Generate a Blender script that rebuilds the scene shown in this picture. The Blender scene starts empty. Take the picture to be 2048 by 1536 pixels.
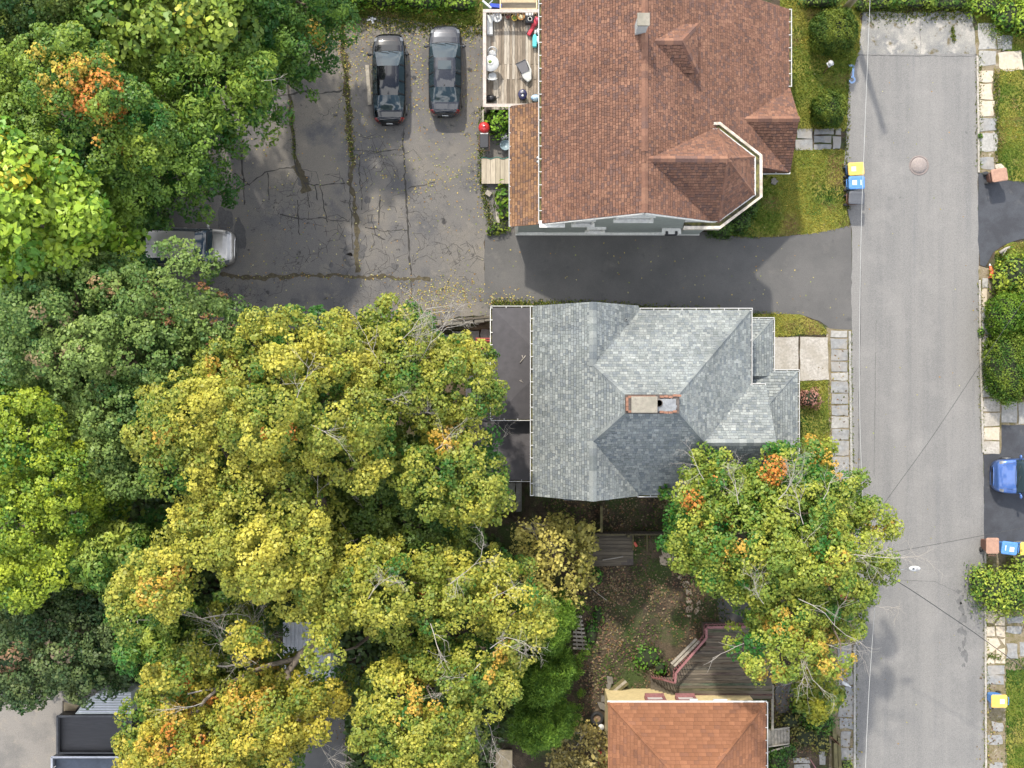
import bpy, math, random, bmesh
import numpy as np
from mathutils import Vector, Matrix

# ------------------------------------------------------------------ camera, sky, sun, exposure
SC = bpy.context.scene
COL = SC.collection
H = 63.0          # camera height above the street
S = 37.0          # photo pixels per metre at street level
cam_d = bpy.data.cameras.new('camera')
cam_d.sensor_width = 36.0
cam_d.lens = 36.0 * H / (2048 / S)
cam_d.clip_end = 2000
cam_o = bpy.data.objects.new('camera', cam_d)
cam_o.location = (0, 0, H)
COL.objects.link(cam_o)
SC.camera = cam_o

SUN_EL = math.radians(45)
SHX, SHY = 0.31, -1.0                    # direction shadows fall on the ground
_n = math.hypot(SHX, SHY)
sun_dir = Vector((SHX / _n * math.cos(SUN_EL), SHY / _n * math.cos(SUN_EL), -math.sin(SUN_EL)))
world = bpy.data.worlds.new('World')
SC.world = world
world.use_nodes = True
wn = world.node_tree
wn.nodes.clear()
w_out = wn.nodes.new('ShaderNodeOutputWorld')
w_bg = wn.nodes.new('ShaderNodeBackground')
w_sky = wn.nodes.new('ShaderNodeTexSky')
w_sky.sky_type = 'NISHITA'
w_sky.sun_disc = False
w_sky.sun_elevation = SUN_EL
w_sky.sun_rotation = math.atan2(-sun_dir.x, -sun_dir.y)
w_sky.air_density = 1.0
w_sky.dust_density = 2.0
# broken fair-weather cloud over the whole sky
w_tc = wn.nodes.new('ShaderNodeTexCoord')
w_map = wn.nodes.new('ShaderNodeMapping'); w_map.inputs['Scale'].default_value = (1, 1, 1.6); w_map.inputs['Location'].default_value = (2.3, 0.7, 0.35)
w_no = wn.nodes.new('ShaderNodeTexNoise'); w_no.inputs['Scale'].default_value = 5.0
w_no.inputs['Detail'].default_value = 4; w_no.inputs['Roughness'].default_value = 0.58
w_rm = wn.nodes.new('ShaderNodeValToRGB')
w_rm.color_ramp.elements[0].position = 0.485; w_rm.color_ramp.elements[1].position = 0.56
w_mx = wn.nodes.new('ShaderNodeMix'); w_mx.data_type = 'RGBA'
w_mx.inputs['B'].default_value = (12.0, 12.1, 12.4, 1)
wn.links.new(w_tc.outputs['Generated'], w_map.inputs['Vector'])
wn.links.new(w_map.outputs['Vector'], w_no.inputs['Vector'])
wn.links.new(w_no.outputs['Fac'], w_rm.inputs['Fac'])
wn.links.new(w_rm.outputs['Color'], w_mx.inputs['Factor'])
wn.links.new(w_sky.outputs['Color'], w_mx.inputs['A'])
wn.links.new(w_mx.outputs['Result'], w_bg.inputs['Color'])
w_bg.inputs['Strength'].default_value = 0.15
wn.links.new(w_bg.outputs['Background'], w_out.inputs['Surface'])

sun_d = bpy.data.lights.new('sun', 'SUN')
sun_d.energy = 3.0
sun_d.angle = math.radians(1.8)
sun_d.color = (1.0, 0.935, 0.83)
sun_o = bpy.data.objects.new('sun', sun_d)
sun_o.rotation_euler = sun_dir.to_track_quat('-Z', 'Y').to_euler()
sun_o.location = (0, 0, 40)
COL.objects.link(sun_o)

SC.view_settings.view_transform = 'Standard'
SC.view_settings.look = 'None'
SC.view_settings.gamma = 1.0
SC.view_settings.use_curve_mapping = False
SC.view_settings.exposure = 0.8

rnd = random.Random(7)
NR = np.random.default_rng(11)


# ------------------------------------------------------------------ helpers
def P(px, py, z=0.0):
    """point of the place seen at photo pixel (px, py) when it stands z metres above the street"""
    f = (H - z) / H / S
    return Vector(((px - 1024) * f, (768 - py) * f, z))


def PL(pts, z=0.0):
    return [P(x, y, z) for x, y in pts]


def wloc(o):
    v = Vector((0, 0, 0))
    while o is not None:
        v = v + o.location
        o = o.parent
    return v


def tag(o, label=None, cat=None, group=None, kind=None):
    if label: o['label'] = label
    if cat: o['category'] = cat
    if group: o['group'] = group
    if kind: o['kind'] = kind
    return o


def thing(name, label, cat, loc=(0, 0, 0), rz=0.0, group=None):
    o = bpy.data.objects.new(name, None)
    o.empty_display_size = 0.2
    o.location = loc
    o.rotation_euler = (0, 0, rz)
    COL.objects.link(o)
    return tag(o, label, cat, group)


def link(name, me, parent=None):
    o = bpy.data.objects.new(name, me)
    COL.objects.link(o)
    o.parent = parent
    return o


def copy_tree(o, parent=None):
    c = o.copy()
    COL.objects.link(c)
    c.parent = parent
    for ch in o.children:
        copy_tree(ch, c)
    return c


class MB:
    """collects faces, then links them as one mesh object"""

    def __init__(self):
        self.v = []; self.f = []; self.m = []; self.sm = []

    def add(self, verts, faces, m=0, smooth=False):
        b = len(self.v)
        self.v += [tuple(p) for p in verts]
        for fc in faces:
            self.f.append([b + i for i in fc]); self.m.append(m); self.sm.append(smooth)
        return self

    def box(self, c, s, rz=0.0, m=0, tilt=None):
        cx, cy, cz = c; hx, hy, hz = s[0] / 2, s[1] / 2, s[2] / 2
        vs = []
        ca, sa = math.cos(rz), math.sin(rz)
        for dz in (-hz, hz):
            for dx, dy in ((-hx, -hy), (hx, -hy), (hx, hy), (-hx, hy)):
                p = Vector((dx, dy, dz))
                if tilt is not None: p = tilt @ p
                vs.append((cx + p.x * ca - p.y * sa, cy + p.x * sa + p.y * ca, cz + p.z))
        return self.add(vs, [(3, 2, 1, 0), (4, 5, 6, 7), (0, 1, 5, 4), (1, 2, 6, 5), (2, 3, 7, 6), (3, 0, 4, 7)], m)

    def bar(self, a, b, w, h, m=0):
        """box of width w and height h running from a to b (top-view width)"""
        a, b = Vector(a), Vector(b)
        d = (b - a)
        if d.length < 1e-6: return self
        d.normalize()
        side = d.cross(Vector((0, 0, 1)))
        if side.length < 1e-4: side = Vector((1, 0, 0))
        side.normalize()
        up = side.cross(d).normalized()
        vs = []
        for p in (a, b):
            for sx, sz in ((-1, -1), (1, -1), (1, 1), (-1, 1)):
                vs.append(p + side * (sx * w / 2) + up * (sz * h / 2))
        return self.add(vs, [(0, 1, 2, 3), (7, 6, 5, 4), (0, 4, 5, 1), (1, 5, 6, 2), (2, 6, 7, 3), (3, 7, 4, 0)], m)

    def prism(self, pts, z0, z1, m=0):
        n = len(pts)
        area = sum(pts[i][0] * pts[(i + 1) % n][1] - pts[(i + 1) % n][0] * pts[i][1] for i in range(n))
        if area < 0: pts = pts[::-1]
        vs = [(p[0], p[1], z0) for p in pts] + [(p[0], p[1], z1) for p in pts]
        fs = [tuple(range(n))[::-1], tuple(range(n, 2 * n))]
        fs += [(i, (i + 1) % n, n + (i + 1) % n, n + i) for i in range(n)]
        return self.add(vs, fs, m)

    def slabpoly(self, pts, t, m=0):
        """planar 3D polygon (counter-clockwise from above) thickened downwards by t"""
        n = len(pts)
        vs = [tuple(p) for p in pts] + [(p[0], p[1], p[2] - t) for p in pts]
        fs = [tuple(range(n)), tuple(range(n, 2 * n))[::-1]]
        fs += [((i + 1) % n, i, n + i, n + (i + 1) % n) for i in range(n)]
        return self.add(vs, fs, m)

    def tube(self, pts, rads, k=6, m=0, cap=True, smooth=True):
        pts = [Vector(p) for p in pts]
        n = len(pts)
        if isinstance(rads, (int, float)): rads = [rads] * n
        vs = []
        u = None
        for i in range(n):
            d = (pts[min(i + 1, n - 1)] - pts[max(i - 1, 0)])
            if d.length < 1e-6: d = Vector((0, 0, 1))
            d.normalize()
            if u is None or abs(u.dot(d)) > 0.97:
                u = d.orthogonal().normalized()
            u = (u - d * u.dot(d)).normalized()
            w = d.cross(u)
            for j in range(k):
                a = 2 * math.pi * j / k
                vs.append(pts[i] + (u * math.cos(a) + w * math.sin(a)) * rads[i])
        fs = [(i * k + j, i * k + (j + 1) % k, (i + 1) * k + (j + 1) % k, (i + 1) * k + j) for i in range(n - 1) for j in range(k)]
        if cap:
            fs += [tuple(range(k))[::-1], tuple(range((n - 1) * k, n * k))]
        return self.add(vs, fs, m, smooth)

    def lathe(self, c, prof, k=20, m=0, sx=1.0, sy=1.0, smooth=True):
        """profile of (radius, z) turned about a vertical axis at c"""
        vs = []; n = len(prof)
        for r, z in prof:
            for j in range(k):
                a = 2 * math.pi * j / k
                vs.append((c[0] + r * sx * math.cos(a), c[1] + r * sy * math.sin(a), c[2] + z))
        fs = [(i * k + j, i * k + (j + 1) % k, (i + 1) * k + (j + 1) % k, (i + 1) * k + j) for i in range(n - 1) for j in range(k)]
        if prof[0][0] > 1e-4: fs.append(tuple(range(k))[::-1])
        if prof[-1][0] > 1e-4: fs.append(tuple(range((n - 1) * k, n * k)))
        return self.add(vs, fs, m, smooth)

    def build(self, name, mats, parent=None, local=False, bevel=0.0):
        off = Vector((0, 0, 0)) if (local or parent is None) else wloc(parent)
        me = bpy.data.meshes.new(name)
        me.from_pydata([(p[0] - off.x, p[1] - off.y, p[2] - off.z) for p in self.v], [], self.f)
        if not isinstance(mats, (list, tuple)): mats = [mats]
        for mm in mats: me.materials.append(mm)
        me.polygons.foreach_set('material_index', self.m)
        me.polygons.foreach_set('use_smooth', self.sm)
        me.update()
        o = link(name, me, parent)
        if bevel > 0:
            b = o.modifiers.new('soft edges', 'BEVEL'); b.width = bevel; b.segments = 2; b.limit_method = 'ANGLE'
        return o


def np_mesh(name, verts, faces, mat, cols=None, smooth=False):
    """fast mesh from arrays: faces (F,k)"""
    me = bpy.data.meshes.new(name)
    verts = np.asarray(verts, dtype=np.float32); faces = np.asarray(faces, dtype=np.int32)
    F, k = faces.shape
    me.vertices.add(len(verts)); me.vertices.foreach_set('co', verts.ravel())
    me.loops.add(F * k); me.loops.foreach_set('vertex_index', faces.ravel())
    me.polygons.add(F); me.polygons.foreach_set('loop_start', np.arange(0, F * k, k, dtype=np.int32))
    if cols is not None:
        a = me.attributes.new('tint', 'FLOAT_COLOR', 'POINT')
        c = np.ones((len(verts), 4), np.float32); c[:, :3] = cols
        a.data.foreach_set('color', c.ravel())
    me.materials.append(mat)
    me.update(calc_edges=True)
    if smooth:
        me.polygons.foreach_set('use_smooth', np.ones(F, dtype=bool))
    return me


# ------------------------------------------------------------------ materials
def new_mat(name):
    m = bpy.data.materials.new(name); m.use_nodes = True
    nt = m.node_tree
    b = nt.nodes['Principled BSDF']
    return m, nt, b


def mat(name, col, rough=0.8, var=0.25, scale=6.0, metal=0.0, coat=0.0, bump=0.0, spec=0.5, col2=None, scale2=0.6, stretch=None, coat_rough=0.05):
    """plain surface with two octaves of colour wear and optional fine relief"""
    m, nt, b = new_mat(name)
    N, L = nt.nodes, nt.links
    b.inputs['Roughness'].default_value = rough
    b.inputs['Metallic'].default_value = metal
    b.inputs['Specular IOR Level'].default_value = spec
    b.inputs['Coat Weight'].default_value = coat
    b.inputs['Coat Roughness'].default_value = coat_rough
    if var <= 0:
        b.inputs['Base Color'].default_value = (*col, 1)
        return m
    tc = N.new('ShaderNodeTexCoord')
    src = tc.outputs['Object']
    if stretch:
        mp = N.new('ShaderNodeMapping'); mp.inputs['Scale'].default_value = stretch
        L.new(src, mp.inputs['Vector']); src = mp.outputs['Vector']
    n1 = N.new('ShaderNodeTexNoise'); n1.inputs['Scale'].default_value = scale; n1.inputs['Detail'].default_value = 5; n1.inputs['Roughness'].default_value = 0.65
    n2 = N.new('ShaderNodeTexNoise'); n2.inputs['Scale'].default_value = scale2; n2.inputs['Detail'].default_value = 4
    L.new(src, n1.inputs['Vector']); L.new(src, n2.inputs['Vector'])
    r = N.new('ShaderNodeValToRGB')
    lo = [max(0, c * (1 - var)) for c in col]; hi = [min(1, c * (1 + var)) for c in col]
    r.color_ramp.elements[0].position = 0.3; r.color_ramp.elements[0].color = (*lo, 1)
    r.color_ramp.elements[1].position = 0.7; r.color_ramp.elements[1].color = (*hi, 1)
    L.new(n1.outputs['Fac'], r.inputs['Fac'])
    mx = N.new('ShaderNodeMix'); mx.data_type = 'RGBA'
    r2 = N.new('ShaderNodeValToRGB'); r2.color_ramp.elements[0].position = 0.42; r2.color_ramp.elements[1].position = 0.62
    L.new(n2.outputs['Fac'], r2.inputs['Fac'])
    c2 = col2 if col2 else [c * (1 - var * 0.6) for c in col]
    ml = N.new('ShaderNodeMath'); ml.operation = 'MULTIPLY'; ml.inputs[1].default_value = 0.75
    L.new(r2.outputs['Color'], ml.inputs[0]); L.new(ml.outputs[0], mx.inputs['Factor'])
    L.new(r.outputs['Color'], mx.inputs['A'])
    hv = N.new('ShaderNodeMix'); hv.data_type = 'RGBA'; hv.blend_type = 'MULTIPLY'; hv.inputs['Factor'].default_value = 0.6
    hv.inputs['A'].default_value = (*c2, 1)
    L.new(n1.outputs['Fac'], hv.inputs['B'])
    br = N.new('ShaderNodeMix'); br.data_type = 'RGBA'; br.blend_type = 'ADD'; br.inputs['Factor'].default_value = 0.32
    L.new(hv.outputs['Result'], br.inputs['A']); br.inputs['B'].default_value = (*c2, 1)
    L.new(br.outputs['Result'], mx.inputs['B'])
    L.new(mx.outputs['Result'], b.inputs['Base Color'])
    if bump > 0:
        bp = N.new('ShaderNodeBump'); bp.inputs['Strength'].default_value = bump; bp.inputs['Distance'].default_value = 0.02
        L.new(n1.outputs['Fac'], bp.inputs['Height']); L.new(bp.outputs['Normal'], b.inputs['Normal'])
    return m


def tint_mat(name, rough=0.6, trans=0.0, spec=0.3, noise=0.0, nscale=8.0):
    """surface whose own colour is stored per piece in the attribute 'tint'"""
    m, nt, b = new_mat(name)
    N, L = nt.nodes, nt.links
    at = N.new('ShaderNodeAttribute'); at.attribute_name = 'tint'
    out = at.outputs['Color']
    if noise > 0:
        tc = N.new('ShaderNodeTexCoord'); n1 = N.new('ShaderNodeTexNoise'); n1.inputs['Scale'].default_value = nscale; n1.inputs['Detail'].default_value = 6
        n1.inputs['Roughness'].default_value = 0.7
        L.new(tc.outputs['Object'], n1.inputs['Vector'])
        mr = N.new('ShaderNodeMapRange'); mr.inputs['From Min'].default_value = 0.25; mr.inputs['From Max'].default_value = 0.75
        mr.inputs['To Min'].default_value = 1 - noise; mr.inputs['To Max'].default_value = 1 + noise
        L.new(n1.outputs['Fac'], mr.inputs['Value'])
        vm = N.new('ShaderNodeVectorMath'); vm.operation = 'SCALE'
        L.new(out, vm.inputs[0]); L.new(mr.outputs['Result'], vm.inputs['Scale'])
        out = vm.outputs['Vector']
        n2 = N.new('ShaderNodeTexNoise'); n2.inputs['Scale'].default_value = 0.55; n2.inputs['Detail'].default_value = 6; n2.inputs['Roughness'].default_value = 0.6
        L.new(tc.outputs['Object'], n2.inputs['Vector'])
        mr2 = N.new('ShaderNodeMapRange'); mr2.inputs['From Min'].default_value = 0.35; mr2.inputs['From Max'].default_value = 0.65
        mr2.inputs['To Min'].default_value = 0.84; mr2.inputs['To Max'].default_value = 1.12
        L.new(n2.outputs['Fac'], mr2.inputs['Value'])
        vm2 = N.new('ShaderNodeVectorMath'); vm2.operation = 'SCALE'
        L.new(out, vm2.inputs[0]); L.new(mr2.outputs['Result'], vm2.inputs['Scale'])
        out = vm2.outputs['Vector']
    L.new(out, b.inputs['Base Color'])
    b.inputs['Roughness'].default_value = rough
    b.inputs['Specular IOR Level'].default_value = spec
    if trans > 0:
        tr = N.new('ShaderNodeBsdfTranslucent'); L.new(out, tr.inputs['Color'])
        ms = N.new('ShaderNodeMixShader'); ms.inputs['Fac'].default_value = trans
        L.new(b.outputs['BSDF'], ms.inputs[1]); L.new(tr.outputs['BSDF'], ms.inputs[2])
        L.new(ms.outputs['Shader'], N['Material Output'].inputs['Surface'])
    return m


def ground_mat(name, layers, rough=0.95, stretch=None, bump=0.35, bscale=25.0, cracks=None, fine=0.25, fscale=40.0):
    """layers: (colour, noise scale, low, high, seed) painted over one another by noise; the first is the base"""
    m, nt, b = new_mat(name)
    N, L = nt.nodes, nt.links
    tc = N.new('ShaderNodeTexCoord'); co = tc.outputs['Object']
    cur = None
    for i, (col, sc, lo, hi, seed) in enumerate(layers):
        if cur is None:
            rgb = N.new('ShaderNodeRGB'); rgb.outputs[0].default_value = (*col, 1); cur = rgb.outputs[0]; continue
        mp = N.new('ShaderNodeMapping'); mp.inputs['Location'].default_value = (seed * 3.1, seed * 7.7, seed)
        if stretch and i % 2 == 1: mp.inputs['Scale'].default_value = stretch
        L.new(co, mp.inputs['Vector'])
        n = N.new('ShaderNodeTexNoise'); n.inputs['Scale'].default_value = sc; n.inputs['Detail'].default_value = 7; n.inputs['Roughness'].default_value = 0.62
        L.new(mp.outputs['Vector'], n.inputs['Vector'])
        r = N.new('ShaderNodeMapRange'); r.inputs['From Min'].default_value = lo; r.inputs['From Max'].default_value = hi
        L.new(n.outputs['Fac'], r.inputs['Value'])
        mx = N.new('ShaderNodeMix'); mx.data_type = 'RGBA'
        L.new(r.outputs['Result'], mx.inputs['Factor']); L.new(cur, mx.inputs['A']); mx.inputs['B'].default_value = (*col, 1)
        cur = mx.outputs['Result']
    n = N.new('ShaderNodeTexNoise'); n.inputs['Scale'].default_value = fscale; n.inputs['Detail'].default_value = 4; n.inputs['Roughness'].default_value = 0.8
    L.new(co, n.inputs['Vector'])
    mr = N.new('ShaderNodeMapRange'); mr.inputs['From Min'].default_value = 0.3; mr.inputs['From Max'].default_value = 0.7
    mr.inputs['To Min'].default_value = 1 - fine; mr.inputs['To Max'].default_value = 1 + fine
    L.new(n.outputs['Fac'], mr.inputs['Value'])
    vm = N.new('ShaderNodeVectorMath'); vm.operation = 'SCALE'
    L.new(cur, vm.inputs[0]); L.new(mr.outputs['Result'], vm.inputs['Scale']); cur = vm.outputs['Vector']
    if cracks:
        csc, cw, ccol, lo, hi = cracks
        dn = N.new('ShaderNodeTexNoise'); dn.inputs['Scale'].default_value = csc * 1.3; dn.inputs['Detail'].default_value = 4
        L.new(co, dn.inputs['Vector'])
        va = N.new('ShaderNodeVectorMath'); va.operation = 'MULTIPLY_ADD'; va.inputs[1].default_value = (0.5, 0.5, 0.5)
        L.new(dn.outputs['Color'], va.inputs[0]); L.new(co, va.inputs[2])
        vo = N.new('ShaderNodeTexVoronoi'); vo.feature = 'DISTANCE_TO_EDGE'; vo.inputs['Scale'].default_value = csc
        L.new(va.outputs['Vector'], vo.inputs['Vector'])
        cr = N.new('ShaderNodeMapRange'); cr.inputs['From Min'].default_value = 0.0; cr.inputs['From Max'].default_value = cw
        cr.inputs['To Min'].default_value = 1.0; cr.inputs['To Max'].default_value = 0.0
        L.new(vo.outputs['Distance'], cr.inputs['Value'])
        mk = N.new('ShaderNodeTexNoise'); mk.inputs['Scale'].default_value = 0.35; mk.inputs['Detail'].default_value = 3
        L.new(co, mk.inputs['Vector'])
        mkr = N.new('ShaderNodeMapRange'); mkr.inputs['From Min'].default_value = lo; mkr.inputs['From Max'].default_value = hi
        L.new(mk.outputs['Fac'], mkr.inputs['Value'])
        mul = N.new('ShaderNodeMath'); mul.operation = 'MULTIPLY'
        L.new(cr.outputs['Result'], mul.inputs[0]); L.new(mkr.outputs['Result'], mul.inputs[1])
        mx = N.new('ShaderNodeMix'); mx.data_type = 'RGBA'
        L.new(mul.outputs[0], mx.inputs['Factor']); L.new(cur, mx.inputs['A']); mx.inputs['B'].default_value = (*ccol, 1)
        cur = mx.outputs['Result']
    L.new(cur, b.inputs['Base Color'])
    b.inputs['Roughness'].default_value = rough
    b.inputs['Specular IOR Level'].default_value = 0.25
    if bump > 0:
        bp = N.new('ShaderNodeBump'); bp.inputs['Strength'].default_value = bump; bp.inputs['Distance'].default_value = 0.03
        n3 = N.new('ShaderNodeTexNoise'); n3.inputs['Scale'].default_value = bscale; n3.inputs['Detail'].default_value = 5
        L.new(co, n3.inputs['Vector'])
        L.new(n3.outputs['Fac'], bp.inputs['Height']); L.new(bp.outputs['Normal'], b.inputs['Normal'])
    return m


M = {}
M['soil'] = ground_mat('forest floor soil', [((0.045, 0.035, 0.024), 1, 0, 1, 0), ((0.092, 0.07, 0.046), 0.9, 0.45, 0.6, 1), ((0.045, 0.065, 0.02), 0.5, 0.48, 0.6, 2), ((0.16, 0.12, 0.085), 3.0, 0.6, 0.72, 3)], fine=0.5, fscale=18)
M['lawn'] = ground_mat('lawn turf', [((0.11, 0.14, 0.022), 1, 0, 1, 0), ((0.23, 0.21, 0.045), 0.55, 0.45, 0.62, 4), ((0.04, 0.09, 0.014), 0.8, 0.55, 0.68, 5), ((0.19, 0.13, 0.06), 1.6, 0.6, 0.72, 6)], fine=0.4, fscale=22)
M['road'] = ground_mat('worn street asphalt', [((0.188, 0.182, 0.172), 1, 0, 1, 0), ((0.157, 0.154, 0.148), 1.1, 0.4, 0.65, 7), ((0.215, 0.207, 0.195), 0.5, 0.5, 0.75, 8), ((0.15, 0.149, 0.147), 1.6, 0.58, 0.78, 9)], fine=0.3, fscale=22, bump=0.25, stretch=(1.3, 0.06, 1))
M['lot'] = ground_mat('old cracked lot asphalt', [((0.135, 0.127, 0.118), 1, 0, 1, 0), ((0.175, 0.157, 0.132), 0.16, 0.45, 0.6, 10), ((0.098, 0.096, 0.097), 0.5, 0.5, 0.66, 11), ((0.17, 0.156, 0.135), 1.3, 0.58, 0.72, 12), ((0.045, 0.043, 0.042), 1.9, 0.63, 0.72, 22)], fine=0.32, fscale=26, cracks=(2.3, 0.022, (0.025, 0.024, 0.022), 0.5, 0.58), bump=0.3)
M['drive'] = ground_mat('dark driveway asphalt', [((0.113, 0.109, 0.104), 1, 0, 1, 0), ((0.09, 0.088, 0.085), 0.3, 0.42, 0.6, 13), ((0.125, 0.119, 0.11), 0.8, 0.58, 0.72, 14), ((0.07, 0.07, 0.07), 1.7, 0.62, 0.75, 27)], fine=0.2, fscale=34, bump=0.2)
M['seal'] = ground_mat('sealed black asphalt', [((0.06, 0.064, 0.072), 1, 0, 1, 0), ((0.045, 0.047, 0.053), 0.6, 0.45, 0.6, 15), ((0.085, 0.085, 0.086), 1.6, 0.6, 0.75, 16)], fine=0.18, fscale=30, bump=0.15)
M['apron'] = ground_mat('weathered concrete apron', [((0.25, 0.24, 0.215), 1, 0, 1, 0), ((0.165, 0.165, 0.16), 0.55, 0.42, 0.56, 17), ((0.33, 0.31, 0.275), 1.8, 0.52, 0.66, 18), ((0.12, 0.1, 0.06), 2.2, 0.58, 0.68, 19)], fine=0.3, fscale=22, bump=0.3)
M['verge'] = ground_mat('dry dirt verge', [((0.2, 0.165, 0.11), 1, 0, 1, 0), ((0.13, 0.11, 0.05), 1.5, 0.45, 0.6, 20), ((0.3, 0.26, 0.2), 2.5, 0.57, 0.68, 21), ((0.1, 0.12, 0.03), 2.0, 0.6, 0.7, 24)], fine=0.4, fscale=20)
M['bluestone'] = mat('bluestone slab', (0.21, 0.212, 0.208), 0.85, 0.28, 5, bump=0.2, col2=(0.25, 0.23, 0.2), scale2=1.4)
M['paleslab'] = mat('pale concrete slab', (0.42, 0.37, 0.29), 0.9, 0.2, 6, bump=0.2, col2=(0.44, 0.36, 0.26), scale2=1.7)
M['concrete'] = mat('weathered concrete', (0.34, 0.315, 0.275), 0.9, 0.3, 9, bump=0.25, col2=(0.27, 0.245, 0.2), scale2=1.2)
M['greyslab'] = mat('grey concrete', (0.3, 0.29, 0.265), 0.9, 0.28, 7, bump=0.25, scale2=1.1)
M['flagstone'] = mat('sandy flagstone', (0.36, 0.29, 0.21), 0.9, 0.25, 6, bump=0.25)
M['crack'] = mat('dark crack fill', (0.042, 0.039, 0.035), 0.95, 0.3, 8)
M['crackdirt'] = mat('dirt in crack', (0.075, 0.062, 0.036), 0.95, 0.5, 6)
M['patch'] = mat('tar patch', (0.085, 0.082, 0.08), 0.9, 0.3, 9)
M['wet'] = mat('dark damp stain', (0.115, 0.113, 0.11), 0.85, 0.25, 5)
M['white'] = mat('white painted metal', (0.5, 0.495, 0.475), 0.5, 0.12, 9)
M['whitetrim'] = mat('white wood trim', (0.68, 0.67, 0.62), 0.6, 0.18, 7)
M['oldtrim'] = mat('flaking cornice board', (0.56, 0.5, 0.42), 0.75, 0.35, 6, col2=(0.3, 0.25, 0.19), scale2=2.5)
M['gutterdirt'] = mat('gutter debris', (0.055, 0.05, 0.028), 0.95, 0.6, 7, col2=(0.2, 0.19, 0.06), scale2=3)
M['siding'] = mat('grey-green clapboard', (0.29, 0.32, 0.295), 0.6, 0.12, 4)
M['cream'] = mat('cream painted siding', (0.62, 0.5, 0.27), 0.6, 0.14, 5)
M['palewall'] = mat('pale grey siding', (0.4, 0.41, 0.4), 0.7, 0.1, 5)
M['membrane'] = mat('black roof membrane', (0.062, 0.058, 0.062), 0.75, 0.18, 3, scale2=0.7)
M['brick'] = mat('red brick', (0.25, 0.125, 0.08), 0.9, 0.35, 9, bump=0.3)
M['mortar'] = mat('grey mortar cap', (0.25, 0.225, 0.18), 0.9, 0.3, 6, bump=0.35, col2=(0.17, 0.16, 0.125), scale2=3)
M['soot'] = mat('sooty mortar', (0.1, 0.085, 0.075), 0.95, 0.4, 7)
M['lead'] = mat('grey flashing metal', (0.23, 0.24, 0.245), 0.5, 0.3, 5, metal=0.3)
M['deckwood'] = mat('weathered deck board', (0.29, 0.24, 0.185), 0.85, 0.45, 5, stretch=(4, 0.35, 1), bump=0.25, col2=(0.4, 0.36, 0.3), scale2=1.2)
M['greywood'] = mat('grey weathered wood', (0.3, 0.27, 0.22), 0.85, 0.35, 6, bump=0.2)
M['darkwood'] = mat('dark damp wood', (0.075, 0.062, 0.045), 0.85, 0.45, 6, stretch=(0.4, 5, 1), bump=0.3, col2=(0.15, 0.125, 0.09))
M['olivewood'] = mat('mossy timber', (0.12, 0.105, 0.045), 0.9, 0.4, 5, bump=0.25)
M['railwood'] = mat('grey-pink rail timber', (0.45, 0.385, 0.34), 0.8, 0.25, 5, bump=0.2)
M['pinkrail'] = mat('faded maroon paint', (0.24, 0.1, 0.1), 0.7, 0.35, 7, col2=(0.22, 0.1, 0.1))
M['redpaint'] = mat('red painted wood', (0.42, 0.075, 0.065), 0.55, 0.2, 5)
M['ply'] = mat('plywood sheet', (0.42, 0.33, 0.2), 0.8, 0.2, 5)
M['blackpl'] = mat('black plastic', (0.025, 0.026, 0.03), 0.45, 0.25, 6)
M['rubber'] = mat('black rubber', (0.02, 0.02, 0.02), 0.8, 0.2, 9)
M['steel'] = mat('bare steel', (0.42, 0.42, 0.42), 0.35, 0.2, 8, metal=0.8)
M['palemetal'] = mat('pale corrugated metal', (0.56, 0.565, 0.6), 0.5, 0.15, 2.5, metal=0.1, scale2=1.1)
M['greymetal'] = mat('grey ribbed metal', (0.36, 0.38, 0.36), 0.5, 0.15, 3, metal=0.1)
M['bluepl'] = mat('blue plastic', (0.06, 0.2, 0.5), 0.5, 0.22, 7, col2=(0.09, 0.22, 0.45), scale2=3)
M['yellowpl'] = mat('yellow plastic', (0.68, 0.43, 0.07), 0.55, 0.16, 7, col2=(0.55, 0.37, 0.1), scale2=3)
M['brownpl'] = mat('faded brown plastic', (0.33, 0.19, 0.13), 0.6, 0.2, 7)
M['darkbrown'] = mat('dark brown plastic', (0.13, 0.06, 0.04), 0.6, 0.2, 5)
M['greypl'] = mat('charcoal plastic', (0.07, 0.075, 0.085), 0.5, 0.2, 5)
M['sticker'] = mat('white sticker', (0.55, 0.545, 0.5), 0.6, 0.05, 9)
M['orangepl'] = mat('orange plastic', (0.6, 0.13, 0.045), 0.5, 0.15, 6)
M['redpl'] = mat('red plastic', (0.5, 0.03, 0.05), 0.4, 0.12, 6)
M['redenamel'] = mat('red enamel', (0.45, 0.025, 0.025), 0.25, 0.1, 6, coat=0.5)
M['teal'] = mat('turquoise plastic', (0.08, 0.5, 0.52), 0.45, 0.08, 6)
M['navy'] = mat('navy plastic', (0.02, 0.02, 0.07), 0.4, 0.2, 9)
M['whitepl'] = mat('white plastic', (0.5, 0.505, 0.5), 0.5, 0.08, 5)
M['greyfab'] = mat('grey woven seat', (0.25, 0.24, 0.25), 0.9, 0.12, 30)
M['wicker'] = mat('pale grey wicker', (0.5, 0.5, 0.47), 0.85, 0.25, 22, bump=0.3)
M['terracotta'] = mat('terracotta', (0.42, 0.22, 0.08), 0.85, 0.2, 8)
M['pot'] = mat('mustard pot', (0.4, 0.29, 0.06), 0.7, 0.2, 8)
M['iron'] = mat('cast iron', (0.2, 0.165, 0.15), 0.75, 0.25, 14, bump=0.4)
M['bluepaint'] = mat('light blue spray paint', (0.28, 0.42, 0.66), 0.8, 0.2, 12)
M['bark'] = mat('brown bark', (0.13, 0.1, 0.075), 0.95, 0.35, 9, bump=0.6, stretch=(1, 1, 0.25))
M['deadwood'] = mat('bleached dead wood', (0.34, 0.31, 0.27), 0.9, 0.25, 9)
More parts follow.
